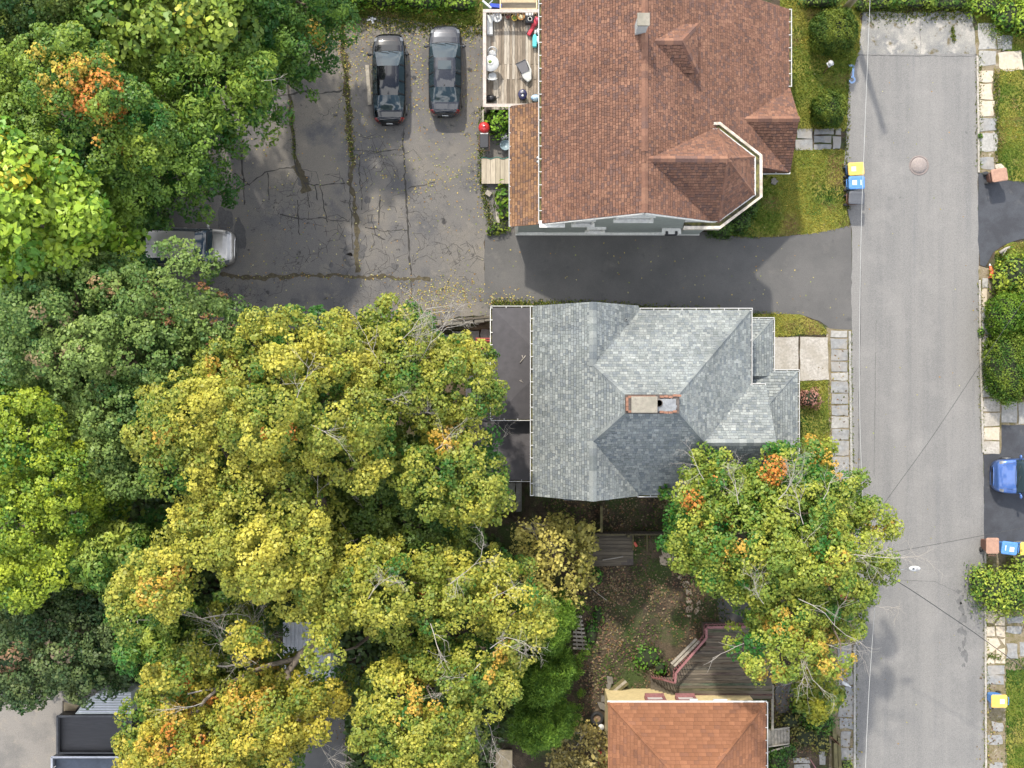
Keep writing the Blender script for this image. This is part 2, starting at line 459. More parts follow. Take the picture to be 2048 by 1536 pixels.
M['cablew'] = mat('pale sheathed cable', (0.42, 0.42, 0.4), 0.5, 0.1, 4)
M['cableb'] = mat('black cable', (0.03, 0.03, 0.03), 0.6, 0.1, 4)
M['stone'] = mat('fieldstone', (0.16, 0.145, 0.12), 0.9, 0.35, 4, bump=0.35)
M['leaf'] = tint_mat('leaf', 0.5, 0.28, 0.35)
M['leafwax'] = tint_mat('broad leaf', 0.45, 0.22, 0.4)
M['needle'] = tint_mat('small leaf', 0.6, 0.15, 0.25)
M['grass'] = tint_mat('grass blade', 0.7, 0.2, 0.2)
M['litter'] = tint_mat('fallen leaf', 0.8, 0.0, 0.2)
M['shingle'] = tint_mat('asphalt shingle', 0.92, 0.0, 0.2, noise=0.22, nscale=14)
M['glass'] = mat('tinted car glass', (0.025, 0.04, 0.048), 0.03, 0, spec=0.65)
M['pane'] = mat('window pane', (0.05, 0.06, 0.07), 0.06, 0, spec=0.7)


# ------------------------------------------------------------------ the setting
def vnoise(x, y, sc, seed):
    """smooth lattice noise in 0..1 for numpy arrays"""
    x = np.asarray(x) * sc + seed * 17.3; y = np.asarray(y) * sc - seed * 9.1
    xi = np.floor(x).astype(np.int64); yi = np.floor(y).astype(np.int64)
    fx = x - xi; fy = y - yi
    fx = fx * fx * (3 - 2 * fx); fy = fy * fy * (3 - 2 * fy)
    def h(a, b):
        k = (a * 374761393 + b * 668265263 + seed * 1442695) & 0x7fffffff
        k = ((k ^ (k >> 13)) * 1274126177) & 0x7fffffff
        return ((k ^ (k >> 16)) & 0xffff) / 65535.0
    return (h(xi, yi) * (1 - fx) + h(xi + 1, yi) * fx) * (1 - fy) + (h(xi, yi + 1) * (1 - fx) + h(xi + 1, yi + 1) * fx) * fy


def in_poly(x, y, poly):
    x = np.asarray(x); y = np.asarray(y)
    c = np.zeros(x.shape, bool)
    n = len(poly)
    j = n - 1
    for i in range(n):
        xi, yi = poly[i][0], poly[i][1]; xj, yj = poly[j][0], poly[j][1]
        if yi != yj:
            c ^= ((yi > y) != (yj > y)) & (x < (xj - xi) * (y - yi) / (yj - yi) + xi)
        j = i
    return c


def poly_dist(x, y, poly):
    d = np.full(np.shape(x), 1e9)
    n = len(poly)
    for i in range(n):
        ax, ay = poly[i][0], poly[i][1]; bx, by = poly[(i + 1) % n][0], poly[(i + 1) % n][1]
        L2 = (bx - ax) ** 2 + (by - ay) ** 2 + 1e-9
        t = np.clip(((x - ax) * (bx - ax) + (y - ay) * (by - ay)) / L2, 0, 1)
        d = np.minimum(d, np.hypot(x - ax - t * (bx - ax), y - ay - t * (by - ay)))
    return d


def rough_edge(poly, amp=0.05, step=0.35, seed=1):
    r = random.Random(seed); out = []
    n = len(poly)
    for i in range(n):
        a, b = Vector(poly[i][:2]), Vector(poly[(i + 1) % n][:2])
        k = max(1, int((b - a).length / step))
        for j in range(k):
            p = a.lerp(b, j / k)
            out.append((p.x + r.uniform(-amp, amp), p.y + r.uniform(-amp, amp)))
    return out


def sheet(name, px, z, m, amp=0.05, seed=1, kind='structure', parent=None):
    pts = rough_edge([tuple(p) for p in PL(px)], amp, 0.35, seed)
    area = sum(pts[i][0] * pts[(i + 1) % len(pts)][1] - pts[(i + 1) % len(pts)][0] * pts[i][1] for i in range(len(pts)))
    if area < 0: pts = pts[::-1]
    b = MB().add([(p[0], p[1], z) for p in pts], [tuple(range(len(pts)))])
    o = b.build(name, m, parent)
    if parent is None: o['kind'] = kind
    return o


M['oldpave'] = ground_mat('old warm grey paving', [((0.2, 0.185, 0.165), 1, 0, 1, 0), ((0.15, 0.142, 0.13), 0.5, 0.45, 0.6, 25), ((0.25, 0.22, 0.18), 1.4, 0.56, 0.7, 26)], fine=0.25, fscale=20, bump=0.2)
SUNK = [tuple(p)[:2] for p in PL([(540, 668), (700, 652), (812, 646), (988, 633), (1062, 640), (1064, 1046), (980, 1052), (560, 1060)])]
gx = np.concatenate([np.linspace(-400, -36, 10), np.arange(-35, 35.1, 0.5), np.linspace(36, 400, 10)])
gy = np.concatenate([np.linspace(-400, -31, 10), np.arange(-30, 30.1, 0.5), np.linspace(31, 400, 10)])
GX, GY = np.meshgrid(gx, gy)
GZ = np.where(in_poly(GX, GY, SUNK) & (poly_dist(GX, GY, SUNK) > 0.2), -1.3, -0.02)
nxg, nyg = len(gx), len(gy)
gi = np.arange(nxg * nyg).reshape(nyg, nxg)
gf = np.stack([gi[:-1, :-1], gi[:-1, 1:], gi[1:, 1:], gi[1:, :-1]], -1).reshape(-1, 4)
g_o = link('ground', np_mesh('ground', np.stack([GX, GY, GZ], -1).reshape(-1, 3), gf, M['soil']))
g_o['kind'] = 'structure'


def hole_z(x, y):
    return np.where(in_poly(x, y, SUNK), -1.3, 0.0)


ROAD = [(1718, 108), (1697, 160), (1694, 240), (1688, 330), (1692, 400), (1703, 460), (1703, 660), (1700, 760), (1706, 960), (1712, 1200), (1708, 1400), (1712, 1900), (1975, 1900), (1972, 1400), (1970, 1150), (1967, 950), (1960, 740), (1957, 540), (1956, 350), (1953, 108)]
sheet('road', ROAD, 0.012, M['road'], 0.04, 3)
sheet('old_concrete_road_end', [(1727, 22), (1830, 26), (1942, 22), (1953, 112), (1716, 112)], 0.008, M['apron'], 0.07, 4)
LOT = [(260, 640), (280, 300), (440, 150), (560, 105), (640, 58), (740, 30), (850, 46), (950, 52), (1030, 60), (1030, 470), (969, 472), (969, 604), (986, 629), (812, 643), (700, 648), (540, 664), (430, 650)]
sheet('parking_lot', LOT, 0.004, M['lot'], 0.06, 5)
DRIVE = [(969, 470), (1040, 464), (1410, 464), (1500, 476), (1560, 473), (1640, 465), (1702, 450), (1705, 660), (1660, 657), (1640, 642), (1600, 629), (1500, 627), (1300, 620), (1100, 611), (1066, 640), (985, 628), (969, 604)]
sheet('driveway', DRIVE, 0.009, M['drive'], 0.02, 6)
sheet('neighbour_driveway', [(1957, 347), (1972, 342), (2015, 361), (2120, 368), (2120, 470), (2040, 478), (2008, 490), (1985, 506), (1970, 534), (1960, 530), (1956, 480)], 0.016, M['seal'], 0.02, 7)
sheet('neighbour_driveway', [(1967, 910), (2002, 906), (2003, 850), (2120, 850), (2120, 1078), (1968, 1086)], 0.016, M['seal'], 0.02, 8)
sheet('yard_pavement', [(-120, 1380), (240, 1380), (250, 1700), (-120, 1700)], 0.004, M['oldpave'], 0.05, 9)
sheet('yard_pavement', [(600, 1315), (690, 1308), (692, 1700), (560, 1700)], 0.004, M['drive'], 0.04, 10)
sheet('side_path', [(1430, 1180), (1500, 1180), (1500, 1250), (1440, 1250)], 0.004, M['drive'], 0.08, 11)
sheet('side_path', [(1552, 1330), (1620, 1330), (1625, 1480), (1550, 1420)], 0.004, M['drive'], 0.08, 12)

LAWNS = {
    'a': [(1560, -60), (1700, -60), (1722, 20), (1720, 105), (1697, 160), (1694, 250), (1686, 262), (1560, 262)],
    'b': [(1440, 298), (1688, 298), (1690, 400), (1700, 452), (1640, 466), (1560, 474), (1490, 478), (1420, 466)],
    'c': [(1500, 622), (1560, 624), (1620, 636), (1645, 650), (1660, 668), (1545, 674), (1500, 670)],
    'd': [(1540, 758), (1660, 760), (1664, 960), (1540, 980)],
    'e': [(1988, 138), (2120, 138), (2120, 370), (2040, 366), (2014, 358), (1996, 330)],
    'f': [(1990, 505), (2012, 488), (2120, 472), (2120, 640), (1990, 600)],
    'g': [(2010, 1318), (2120, 1310), (2120, 1900), (2010, 1900)],
    'h': [(1920, -60), (2120, -60), (2120, 108), (1995, 100), (1960, 60)],
    'k': [(640, -60), (965, -60), (965, 50), (850, 46), (740, 30), (640, 60)],
}
for i, (k, p) in enumerate(LAWNS.items()):
    sheet('lawn', p, 0.0, M['lawn'], 0.08, 20 + i)
# dirt strips beside the kerbs
sheet('verge', [(1653, 656), (1706, 658), (1708, 960), (1716, 1290), (1716, 1900), (1655, 1900), (1660, 1290), (1662, 960)], 0.002, M['verge'], 0.05, 40)
sheet('verge', [(1950, 60), (2000, 60), (2000, 140), (1996, 345), (1956, 348)], 0.006, M['verge'], 0.06, 41)
sheet('verge', [(1956, 530), (1990, 540), (2000, 800), (2120, 800), (2120, 852), (2004, 854), (2004, 906), (1966, 912), (1960, 740)], 0.006, M['verge'], 0.04, 42)
sheet('verge', [(1968, 1080), (2120, 1078), (2120, 1340), (2012, 1340), (2014, 1900), (1970, 1900), (1968, 1200)], 0.006, M['verge'], 0.05, 43)
sheet('verge', [(1680, 1290), (1560, 1320), (1540, 1500), (1560, 1700), (1660, 1700)], -0.006, M['soil'], 0.05, 44)


# ---- slabs of the pavements and paths, each one a piece
def slab(parent, quad, m, z0=-0.01, z1=0.03, jit=0.03, seed=0, cut=False, name='slab'):
    r = random.Random(seed)
    pts = [tuple(p)[:2] for p in PL(quad)]
    out = []
    n = len(pts)
    for i in range(n):
        a, b = Vector(pts[i]), Vector(pts[(i + 1) % n])
        k = max(2, int((b - a).length / 0.3))
        for j in range(k):
            p = a.lerp(b, j / k)
            q = jit if j else jit * 1.3
            out.append((p.x + r.uniform(-q, q), p.y + r.uniform(-q, q)))
    dz = r.uniform(-0.008, 0.012)
    return MB().prism(out, z0, z1 + dz).build(name, m, parent, bevel=0.012)


def rect(x0, y0, x1, y1):
    return [(x0, y0), (x1, y0), (x1, y1), (x0, y1)]


def walk(name, label_none=None):
    o = bpy.data.objects.new(name, None); COL.objects.link(o); o['kind'] = 'structure'; return o


sw1 = walk('sidewalk')
ys = [660, 676, 698, 722, 744, 762, 786, 809, 832, 857, 880, 912, 958]
for i in range(len(ys) - 1):
    slab(sw1, rect(1661 + i * 0.3, ys[i] + 1.5, 1694 + i * 0.4, ys[i + 1] - 1), M['bluestone'] if i % 4 else M['greyslab'], seed=i, jit=0.025)
sw2 = walk('sidewalk')
for i, q in enumerate([rect(1674, 1290, 1704, 1335), rect(1676, 1338, 1705, 1370), rect(1676, 1373, 1706, 1432), rect(1678, 1437, 1705, 1457), rect(1680, 1462, 1700, 1494), rect(1682, 1497, 1706, 1520), rect(1682, 1524, 1706, 1600)]):
    slab(sw2, q, M['bluestone'], seed=50 + i, jit=0.05)
sw3 = walk('sidewalk')
for i, (q, m) in enumerate([(rect(1957, 47, 1992, 98), 'greyslab'), (rect(1958, 101, 1991, 131), 'greyslab'), (rect(1956, 143, 1985, 164), 'paleslab'), (rect(1956, 168, 1985, 198), 'paleslab'),
                            (rect(1957, 201, 1987, 233), 'paleslab'), (rect(1957, 237, 1992, 262), 'bluestone'), (rect(1959, 265, 1996, 303), 'greyslab'), (rect(1959, 314, 1988, 338), 'bluestone'),
                            ([(1996, 104), (2044, 103), (2047, 138), (2012, 142), (1996, 138)], 'paleslab'), (rect(2005, 70, 2024, 100), 'bluestone'), (rect(1994, 72, 2003, 96), 'greyslab')]):
    slab(sw3, q, M[m], seed=80 + i, jit=0.05)
sw4 = walk('sidewalk')
for i, (q, m) in enumerate([(rect(1964, 556, 1976, 575), 'greyslab'), (rect(1962, 578, 1974, 612), 'paleslab'), (rect(1963, 615, 1986, 640), 'bluestone'), (rect(1964, 643, 1986, 668), 'greyslab'),
                            (rect(1963, 671, 1982, 700), 'bluestone'), (rect(1963, 703, 1981, 738), 'bluestone'), (rect(1963, 741, 1983, 765), 'greyslab'), (rect(1964, 768, 1988, 794), 'greyslab'),
                            (rect(1966, 797, 1999, 823), 'concrete'), (rect(1966, 826, 1999, 852), 'concrete'), (rect(1967, 855, 1999, 880), 'paleslab'), (rect(1967, 883, 1998, 908), 'concrete'),
                            (rect(2003, 804, 2034, 845), 'greyslab'), (rect(2037, 804, 2100, 848), 'greyslab')]):
    slab(sw4, q, M[m], seed=110 + i, jit=0.022)
sw5 = walk('sidewalk')
flags = [[(1972, 1222), (1990, 1220), (1998, 1232), (1985, 1246), (1971, 1246)], [(1994, 1221), (2008, 1222), (2007, 1229), (2000, 1229)], [(2000, 1235), (2010, 1233), (2010, 1251), (1989, 1250)],
         [(1971, 1254), (1989, 1253), (1989, 1272), (1971, 1272)], [(1992, 1253), (2009, 1253), (2010, 1274), (1992, 1272)], [(1972, 1276), (1996, 1276), (2000, 1290), (1972, 1318)],
         [(1993, 1298), (2010, 1296), (2010, 1327), (1990, 1327)], [(1972, 1322), (1988, 1304), (1988, 1327), (1972, 1327)], [(2000, 1278), (2010, 1277), (2010, 1291)]]
for i, q in enumerate(flags):
    slab(sw5, q, M['paleslab'], seed=140 + i, jit=0.02, name='flagstone')
for i, q in enumerate([rect(1975, 1331, 2008, 1348), rect(1973, 1351, 2006, 1369), rect(2013, 1232, 2046, 1245), rect(2013, 1252, 2044, 1266), rect(2014, 1286, 2034, 1316), rect(1985, 1444, 2006, 1462), rect(1976, 1470, 2004, 1490), rect(1980, 1526, 2004, 1560), rect(2038, 1284, 2080, 1312), rect(1978, 1400, 2000, 1416)]):
    slab(sw5, q, M['bluestone'], seed=160 + i, jit=0.05)
# front walks
w1 = walk('front_path')
for i, q in enumerate([rect(1595, 257, 1625, 277), rect(1591, 279, 1625, 300), rect(1628, 258, 1668, 269), rect(1628, 272, 1662, 285), rect(1628, 288, 1662, 299), rect(1665, 273, 1681, 298), rect(1671, 258, 1682, 270)]):
    slab(w1, q, M['bluestone'], seed=200 + i, jit=0.025)
w2 = walk('front_path')
for i, q in enumerate([rect(1540, 674, 1597, 752), [(1600, 674), (1655, 675), (1657, 760), (1600, 762)]]):
    slab(w2, q, M['concrete'], seed=210 + i, jit=0.02)
w3 = walk('rear_path')
for i, q in enumerate([rect(985, 970, 1030, 1048), rect(1032, 970, 1066, 1048)]):
    slab(w3, q, M['greyslab'], z0=-1.3, z1=-1.22, seed=220 + i, jit=0.02)
# pale stepping stones in the back yard
step_px = [[(1322, 1100), (1345, 1090), (1352, 1110), (1340, 1130), (1328, 1122)], [(1318, 1112), (1328, 1110), (1338, 1124), (1332, 1132), (1320, 1130)], [(1354, 1152), (1364, 1151), (1363, 1160), (1356, 1158)],
           [(1365, 1163), (1378, 1161), (1380, 1171), (1372, 1176), (1364, 1170)], [(1368, 1178), (1381, 1177), (1383, 1188), (1374, 1190)], [(1373, 1194), (1379, 1196), (1385, 1206), (1377, 1209), (1372, 1204)],
           [(1391, 1206), (1400, 1200), (1402, 1208), (1394, 1211)], [(1372, 1213), (1384, 1210), (1387, 1218), (1378, 1226), (1371, 1224)], [(1390, 1217), (1398, 1213), (1399, 1220), (1392, 1230), (1388, 1222)], [(1374, 1230), (1383, 1230), (1381, 1235), (1374, 1234)], [(1355, 1132), (1362, 1136), (1360, 1142), (1353, 1139)]]
for i, q in enumerate(step_px):
    o = slab(None, q, M['flagstone'], seed=240 + i, jit=0.02, name='stepping_stone')
    c = (sum(a for a, b in q) / len(q), sum(b for a, b in q) / len(q))
    lab = ['largest sandy stepping stone, by the street tree foliage', 'second broad stepping stone, beside the largest', 'small stepping stone, third along the yard path', 'rounded stepping stone, fourth along the yard path', 'square stepping stone, fifth along the yard path', 'bent stepping stone, sixth along the yard path', 'triangular stepping stone, right side of the lower group', 'largest stepping stone of the lower group', 'tall stepping stone, right of the largest lower one', 'lowest tiny stepping stone nearest the maroon rail', 'tiny stone half hidden under the street tree edge'][i]
    tag(o, lab, 'stone', 'stepping stones in the back yard')
# kerbs
k1 = MB()
for (a, b) in [((1699, 662), (1703, 960)), ((1709, 1290), (1709, 1600))]:
    k1.bar(P(*a, 0.03), P(*b, 0.03), 0.12, 0.12)
k1.build('kerb', M['greyslab'])['kind'] = 'structure'
k2 = MB()
pk = [(1954, 112), (1956, 230), (1957, 345)], [(1959, 560), (1960, 700), (1963, 800), (1966, 905)], [(1970, 1100), (1970, 1200), (1971, 1440), (1972, 1600)]
for ch in pk:
    for a, b in zip(ch[:-1], ch[1:]):
        k2.bar(P(*a, 0.03), P(*b, 0.03), 0.1, 0.12)
k2.build('kerb', M['concrete'])['kind'] = 'structure'


# ---- cracks, patches and stains lying on the asphalt
def ribbon(mb, px, w0, w1, z, seed=0, m=0, wig=0.06):
    r = random.Random(seed)
    pts = [P(x, y) for x, y in px]
    line = []
    for a, b in zip(pts[:-1], pts[1:]):
        k = max(2, int((b - a).length / 0.15))
        for j in range(k):
            line.append(a.lerp(b, j / k))
    line.append(pts[-1])
    vs = []
    ox = oy = 0
    for i, p in enumerate(line):
        d = (line[min(i + 1, len(line) - 1)] - line[max(i - 1, 0)]).normalized()
        n = Vector((-d.y, d.x, 0))
        ox = ox * 0.75 + r.gauss(0, wig * 0.5); 
        w = r.uniform(w0, w1) / 2
        q = p + n * ox
        vs += [(q.x + n.x * w, q.y + n.y * w, z), (q.x - n.x * w, q.y - n.y * w, z)]
    mb.add(vs, [(2 * i, 2 * i + 1, 2 * i + 3, 2 * i + 2) for i in range(len(line) - 1)], m)


cr = MB()
seams = [[(568, 118), (575, 170), (583, 250), (590, 320), (600, 352)], [(482, 300), (485, 360), (488, 410)], [(806, 256), (808, 310), (813, 380), (818, 470), (820, 550)],
         [(532, 196), (575, 190), (598, 182), (618, 181), (640, 187), (684, 180)], [(470, 380), (500, 368), (530, 345), (560, 338), (592, 335)], [(611, 366), (645, 369), (690, 366)],
         [(640, 369), (645, 390), (648, 415), (654, 445)], [(700, 300), (755, 302), (805, 300)], [(816, 378), (835, 374), (870, 366)], [(607, 360), (616, 385), (620, 415)], [(596, 400), (598, 440), (599, 470)],
         [(700, 320), (698, 380), (702, 430), (704, 500)], [(720, 310), (718, 360), (722, 420)], [(535, 345), (537, 400)], [(560, 430), (600, 440), (650, 436), (700, 444)], [(730, 455), (770, 462), (815, 458)], [(450, 300), (452, 380)], [(470, 345), (500, 370)],
         [(610, 366), (630, 372), (636, 400)], [(745, 430), (750, 470), (770, 480)], [(760, 400), (756, 450)], [(820, 560), (823, 600)], [(1130, 610), (1150, 640)]]
for i, s in enumerate(seams):
    ribbon(cr, s, 0.02, 0.075 if i > 3 else 0.13, 0.0085, i, 0, 0.05)
# alligator cracking
ra = random.Random(5)
for (x0, y0, x1, y1, n) in [(712, 270, 800, 345, 26), (690, 380, 830, 560, 40), (560, 430, 700, 560, 26), (820, 470, 960, 600, 20), (590, 330, 700, 440, 16)]:
    for i in range(n):
        x, y = ra.uniform(x0, x1), ra.uniform(y0, y1)
        a = ra.choice((0, 1.57)) + ra.uniform(-.5, .5); l = ra.uniform(12, 32)
        ribbon(cr, [(x, y), (x + math.cos(a) * l, y + math.sin(a) * l), (x + math.cos(a + .5) * l * 1.6, y + math.sin(a + .5) * l * 1.6)], 0.008, 0.03, 0.0078, 100 + i, 0, 0.05)
tag(cr.build('asphalt_cracks', M['crack']), 'dark cracks running through the old parking lot asphalt', 'cracks', kind='stuff')
dl = MB()
for i, (s, a, b) in enumerate([([(684, 40), (690, 120), (697, 230), (703, 300)], 0.18, 0.5), ([(703, 300), (706, 400), (712, 470), (715, 545)], 0.12, 0.34), ([(575, 150), (583, 250), (592, 330)], 0.08, 0.2), ([(440, 552), (560, 555), (700, 553), (860, 560)], 0.08, 0.3), ([(590, 330), (604, 360), (612, 385)], 0.3, 0.6), ([(350, 395), (460, 385), (480, 380)], 0.1, 0.3)]):
    ribbon(dl, s, a, b, 0.0072, 300 + i, 0, 0.08)
tag(dl.build('crack_dirt', M['crackdirt']), 'soil and rotted leaves packed in the wide lot seams', 'dirt', kind='stuff')


def blob(mb, cx, cy, rx, ry, z, seed, m=0, lob=0.22):
    r = random.Random(seed); c = P(cx, cy); n = 22
    ph = [r.uniform(0, 6.28) for _ in range(5)]
    vs = [(c.x, c.y, z)]
    for i in range(n):
        a = 2 * math.pi * i / n
        k = 1 + lob * sum(math.sin(a * (j + 2) + ph[j]) / (j + 1.5) for j in range(5)) + r.uniform(-.08, .08)
        vs.append((c.x + rx / S * k * math.cos(a), c.y + ry / S * k * math.sin(a), z))
    mb.add(vs, [(0, 1 + i, 1 + (i + 1) % n) for i in range(n)], m)


st = MB()
for i, (x, y, a, b) in enumerate([(450, 440, 14, 26), (480, 470, 12, 30), (607, 362, 14, 10), (735, 400, 6, 8), (540, 192, 6, 4), (541, 204, 5, 5), (700, 520, 12, 14), (790, 532, 9, 5), (420, 372, 18, 10), (662, 530, 5, 5), (745, 445, 8, 3), (590, 232 + 370, 9, 6), (712, 500, 20, 18)]):
    blob(st, x, y, a, b, 0.0064, 400 + i)
st.build('tar_patches', M['patch'])
tag(bpy.data.objects['tar_patches'], 'small dark tar spots on the parking lot', 'stain', kind='stuff')
rs = MB()
for i, (x, y, a, b) in enumerate([(1917, 1183, 4, 6), (1920, 1200, 6, 9), (1923, 1217, 6, 9), (1926, 1238, 6, 12), (1924, 1262, 7, 10), (1928, 1285, 4, 9), (1930, 1310, 5, 14), (1919, 1298, 3, 4), (1927, 1330, 3, 5), (1932, 265, 2, 3), (1800, 395, 1.5, 2)]):
    blob(rs, x, y, a, b, 0.0165, 430 + i, lob=0.5)
tag(rs.build('oil_drips', M['wet']), 'dark dripped stain along the street surface', 'stain', kind='stuff')
js = MB()
ribbon(js, [(1722, 480), (1721, 640), (1718, 800), (1717, 960), (1720, 1180)], 0.02, 0.04, 0.0168, 440, 0, 0.01)
ribbon(js, [(1752, 640), (1750, 780), (1748, 950)], 0.01, 0.025, 0.0168, 441, 0, 0.01)
ribbon(js, [(1718, 110), (1836, 112), (1950, 112)], 0.02, 0.05, 0.0168, 442, 0, 0.02)
ribbon(js, [(1842, 30), (1840, 70), (1841, 108)], 0.01, 0.03, 0.0128, 443, 0, 0.02)
ribbon(js, [(1740, 1162), (1800, 1160), (1870, 1163), (1915, 1185)], 0.01, 0.03, 0.0168, 444, 0, 0.02)
tag(js.build('road_seams', M['patch']), 'thin dark paving seams along the street', 'seam', kind='stuff')
# manhole cover: ring, lid
mh = thing('manhole_cover', 'round rusty manhole cover set into the grey street', 'manhole cover', P(1838, 331, 0.012))
MB().lathe((0, 0, 0), [(0.54, 0.0), (0.54, 0.012), (0.46, 0.014), (0.46, 0.008)], 36).build('ring', M['iron'], mh, True)
ml = MB().lathe((0, 0, 0), [(0.445, 0.0), (0.445, 0.012), (0.0001, 0.013)], 36)
for i in range(-5, 6):
    for j in range(-5, 6):
        if i * i + j * j < 24: ml.box((i * .075, j * .075, 0.017), (0.04, 0.04, 0.01))
ml.build('lid', mat('worn manhole lid', (0.27, 0.23, 0.21), 0.8, 0.2, 12, bump=0.3), mh, True)
# surveyor's spray mark
sp = MB()
mk = [P(1697, 131, 0.018), P(1707, 131, 0.018), P(1706, 153, 0.018)]
for a, b in zip(mk[:-1], mk[1:]): sp.bar(a, b, 0.1, 0.004)
arc = [P(1704 + 5.6 * math.cos(t), 159.5 + 5.6 * math.sin(t), 0.019) for t in np.linspace(-1.8, 3.0, 14)]
for a, b in zip(arc[:-1], arc[1:]): sp.bar(a, b, 0.1, 0.004)
tag(sp.build('spray_paint_mark', M['bluepaint']), 'light blue sprayed utility mark at the street edge', 'paint mark')


# ------------------------------------------------------------------ scattered stuff: grass, weeds, fallen leaves
def scatter(poly, n, rng):
    xs = [p[0] for p in poly]; ys = [p[1] for p in poly]
    x = rng.uniform(min(xs), max(xs), n * 3); y = rng.uniform(min(ys), max(ys), n * 3)
    k = in_poly(x, y, poly)
    return x[k][:n], y[k][:n]


def poly_area(p):
    return abs(sum(p[i][0] * p[(i + 1) % len(p)][1] - p[(i + 1) % len(p)][0] * p[i][1] for i in range(len(p)))) / 2


def blades(x, y, z, length, width, cols, rng, lean=0.8):
    n = len(x)
    a = rng.uniform(0, 2 * np.pi, n)
    L = length * rng.uniform(0.5, 1.3, n); Wd = width * rng.uniform(0.6, 1.3, n)
    ln = rng.uniform(0.3, 1.0, n) * lean
    dx, dy = np.cos(a), np.sin(a)
    v = np.zeros((n, 3, 3))
    v[:, 0] = np.stack([x - dy * Wd / 2, y + dx * Wd / 2, z], -1)
    v[:, 1] = np.stack([x + dy * Wd / 2, y - dx * Wd / 2, z], -1)
    v[:, 2] = np.stack([x + dx * L * ln, y + dy * L * ln, z + L * np.sqrt(1 - np.clip(ln, 0, .97) ** 2)], -1)
    f = np.arange(n * 3).reshape(n, 3)
    return v.reshape(-1, 3), f, np.repeat(cols, 3, axis=0)


def lawn_cols(x, y, rng, base=0.0):
    n = len(x)
    g = np.array([0.085, 0.145, 0.016]); yl = np.array([0.33, 0.3, 0.055]); br = np.array([0.26, 0.18, 0.08]); dk = np.array([0.04, 0.095, 0.014])
    t = np.clip((vnoise(x, y, 0.6, 3) - 0.35) * 2.2 + base + rng.normal(0, 0.28, n), 0, 1)[:, None]
    c = g * (1 - t) + yl * t
    b = np.clip((vnoise(x, y, 0.9, 8) - 0.62) * 4 + rng.normal(0, 0.1, n), 0, 1)[:, None]
    c = c * (1 - b) + br * b
    d = np.clip((vnoise(x, y, 0.8, 12) - 0.6) * 4, 0, 1)[:, None]
    return c * (1 - d) + dk * d * rng.uniform(0.7, 1.5, (n, 1)) + rng.normal(0, 0.006, (n, 3)).clip(-.01, .01)


gv, gfc, gc = [], [], []
off = 0
for k, p in LAWNS.items():
    poly = [tuple(q)[:2] for q in PL(p)]
    ylm = {'a': 0.12, 'b': 0.1, 'c': 0.05, 'd': -0.25, 'e': 0.3, 'f': 0.0, 'g': -0.35, 'h': -0.3, 'k': -0.35}[k]
    n = int(poly_area(poly) * 420)
    x, y = scatter(poly, n, NR)
    v, f, c = blades(x, y, np.zeros(len(x)), 0.12, 0.05, np.clip(lawn_cols(x, y, NR, ylm), 0.008, 1), NR)
    gv.append(v); gfc.append(f + off); gc.append(c); off += len(v)
o = link('grass', np_mesh('grass', np.concatenate(gv), np.concatenate(gfc), M['grass'], np.concatenate(gc)))
tag(o, 'short patchy green and yellow lawn grass', 'grass', kind='stuff')


def along(px, n, spread, rng):
    pts = [P(x, y) for x, y in px]
    seg = np.array([(b - a).length for a, b in zip(pts[:-1], pts[1:])])
    pr = seg / seg.sum()
    i = rng.choice(len(seg), n, p=pr); t = rng.uniform(0, 1, n)
    A = np.array([tuple(p)[:2] for p in pts])
    q = A[i] * (1 - t[:, None]) + A[i + 1] * t[:, None]
    return q[:, 0] + rng.normal(0, spread, n), q[:, 1] + rng.normal(0, spread, n)


# weeds along seams and edges
wx, wy = [], []
for px, n, s in [([(684, 40), (697, 230), (706, 330)], 420, 0.1), ([(583, 200), (590, 320)], 160, 0.05), ([(985, 606), (1066, 609), (1180, 610), (1290, 618), (1400, 624), (1500, 630)], 3200, 0.13),
                 ([(966, 215), (962, 300), (966, 380), (985, 460)], 900, 0.12), ([(1957, 110), (1958, 340)], 420, 0.1), ([(1990, 150), (1996, 340)], 500, 0.1), ([(1699, 665), (1704, 958)], 500, 0.06), ([(1960, 560), (1962, 800), (1966, 900)], 420, 0.07),
                 ([(1971, 1100), (1971, 1536)], 500, 0.08), ([(1710, 1290), (1710, 1536)], 300, 0.07), ([(1695, 110), (1697, 250), (1690, 330), (1696, 420)], 420, 0.07), ([(1730, 22), (1940, 22)], 1500, 0.3), ([(1903, 55), (1908, 85)], 120, 0.06), ([(640, 50), (740, 35), (850, 48), (960, 60)], 3000, 0.3), ([(1975, 1310), (2005, 1318)], 120, 0.1)]:
    a, b = along(px, n, s, NR); wx.append(a); wy.append(b)
wx = np.concatenate(wx); wy = np.concatenate(wy)
wc = np.array([0.07, 0.11, 0.02]) * NR.uniform(0.5, 1.5, (len(wx), 1)) + np.array([0.14, 0.09, 0.01]) * (NR.uniform(0, 1, (len(wx), 1)) ** 2)
v, f, c = blades(wx, wy, np.full(len(wx), 0.01), 0.14, 0.07, wc, NR)
tag(link('weeds', np_mesh('weeds', v, f, M['grass'], c)), 'low weeds growing in seams and along paving edges', 'weeds', kind='stuff')


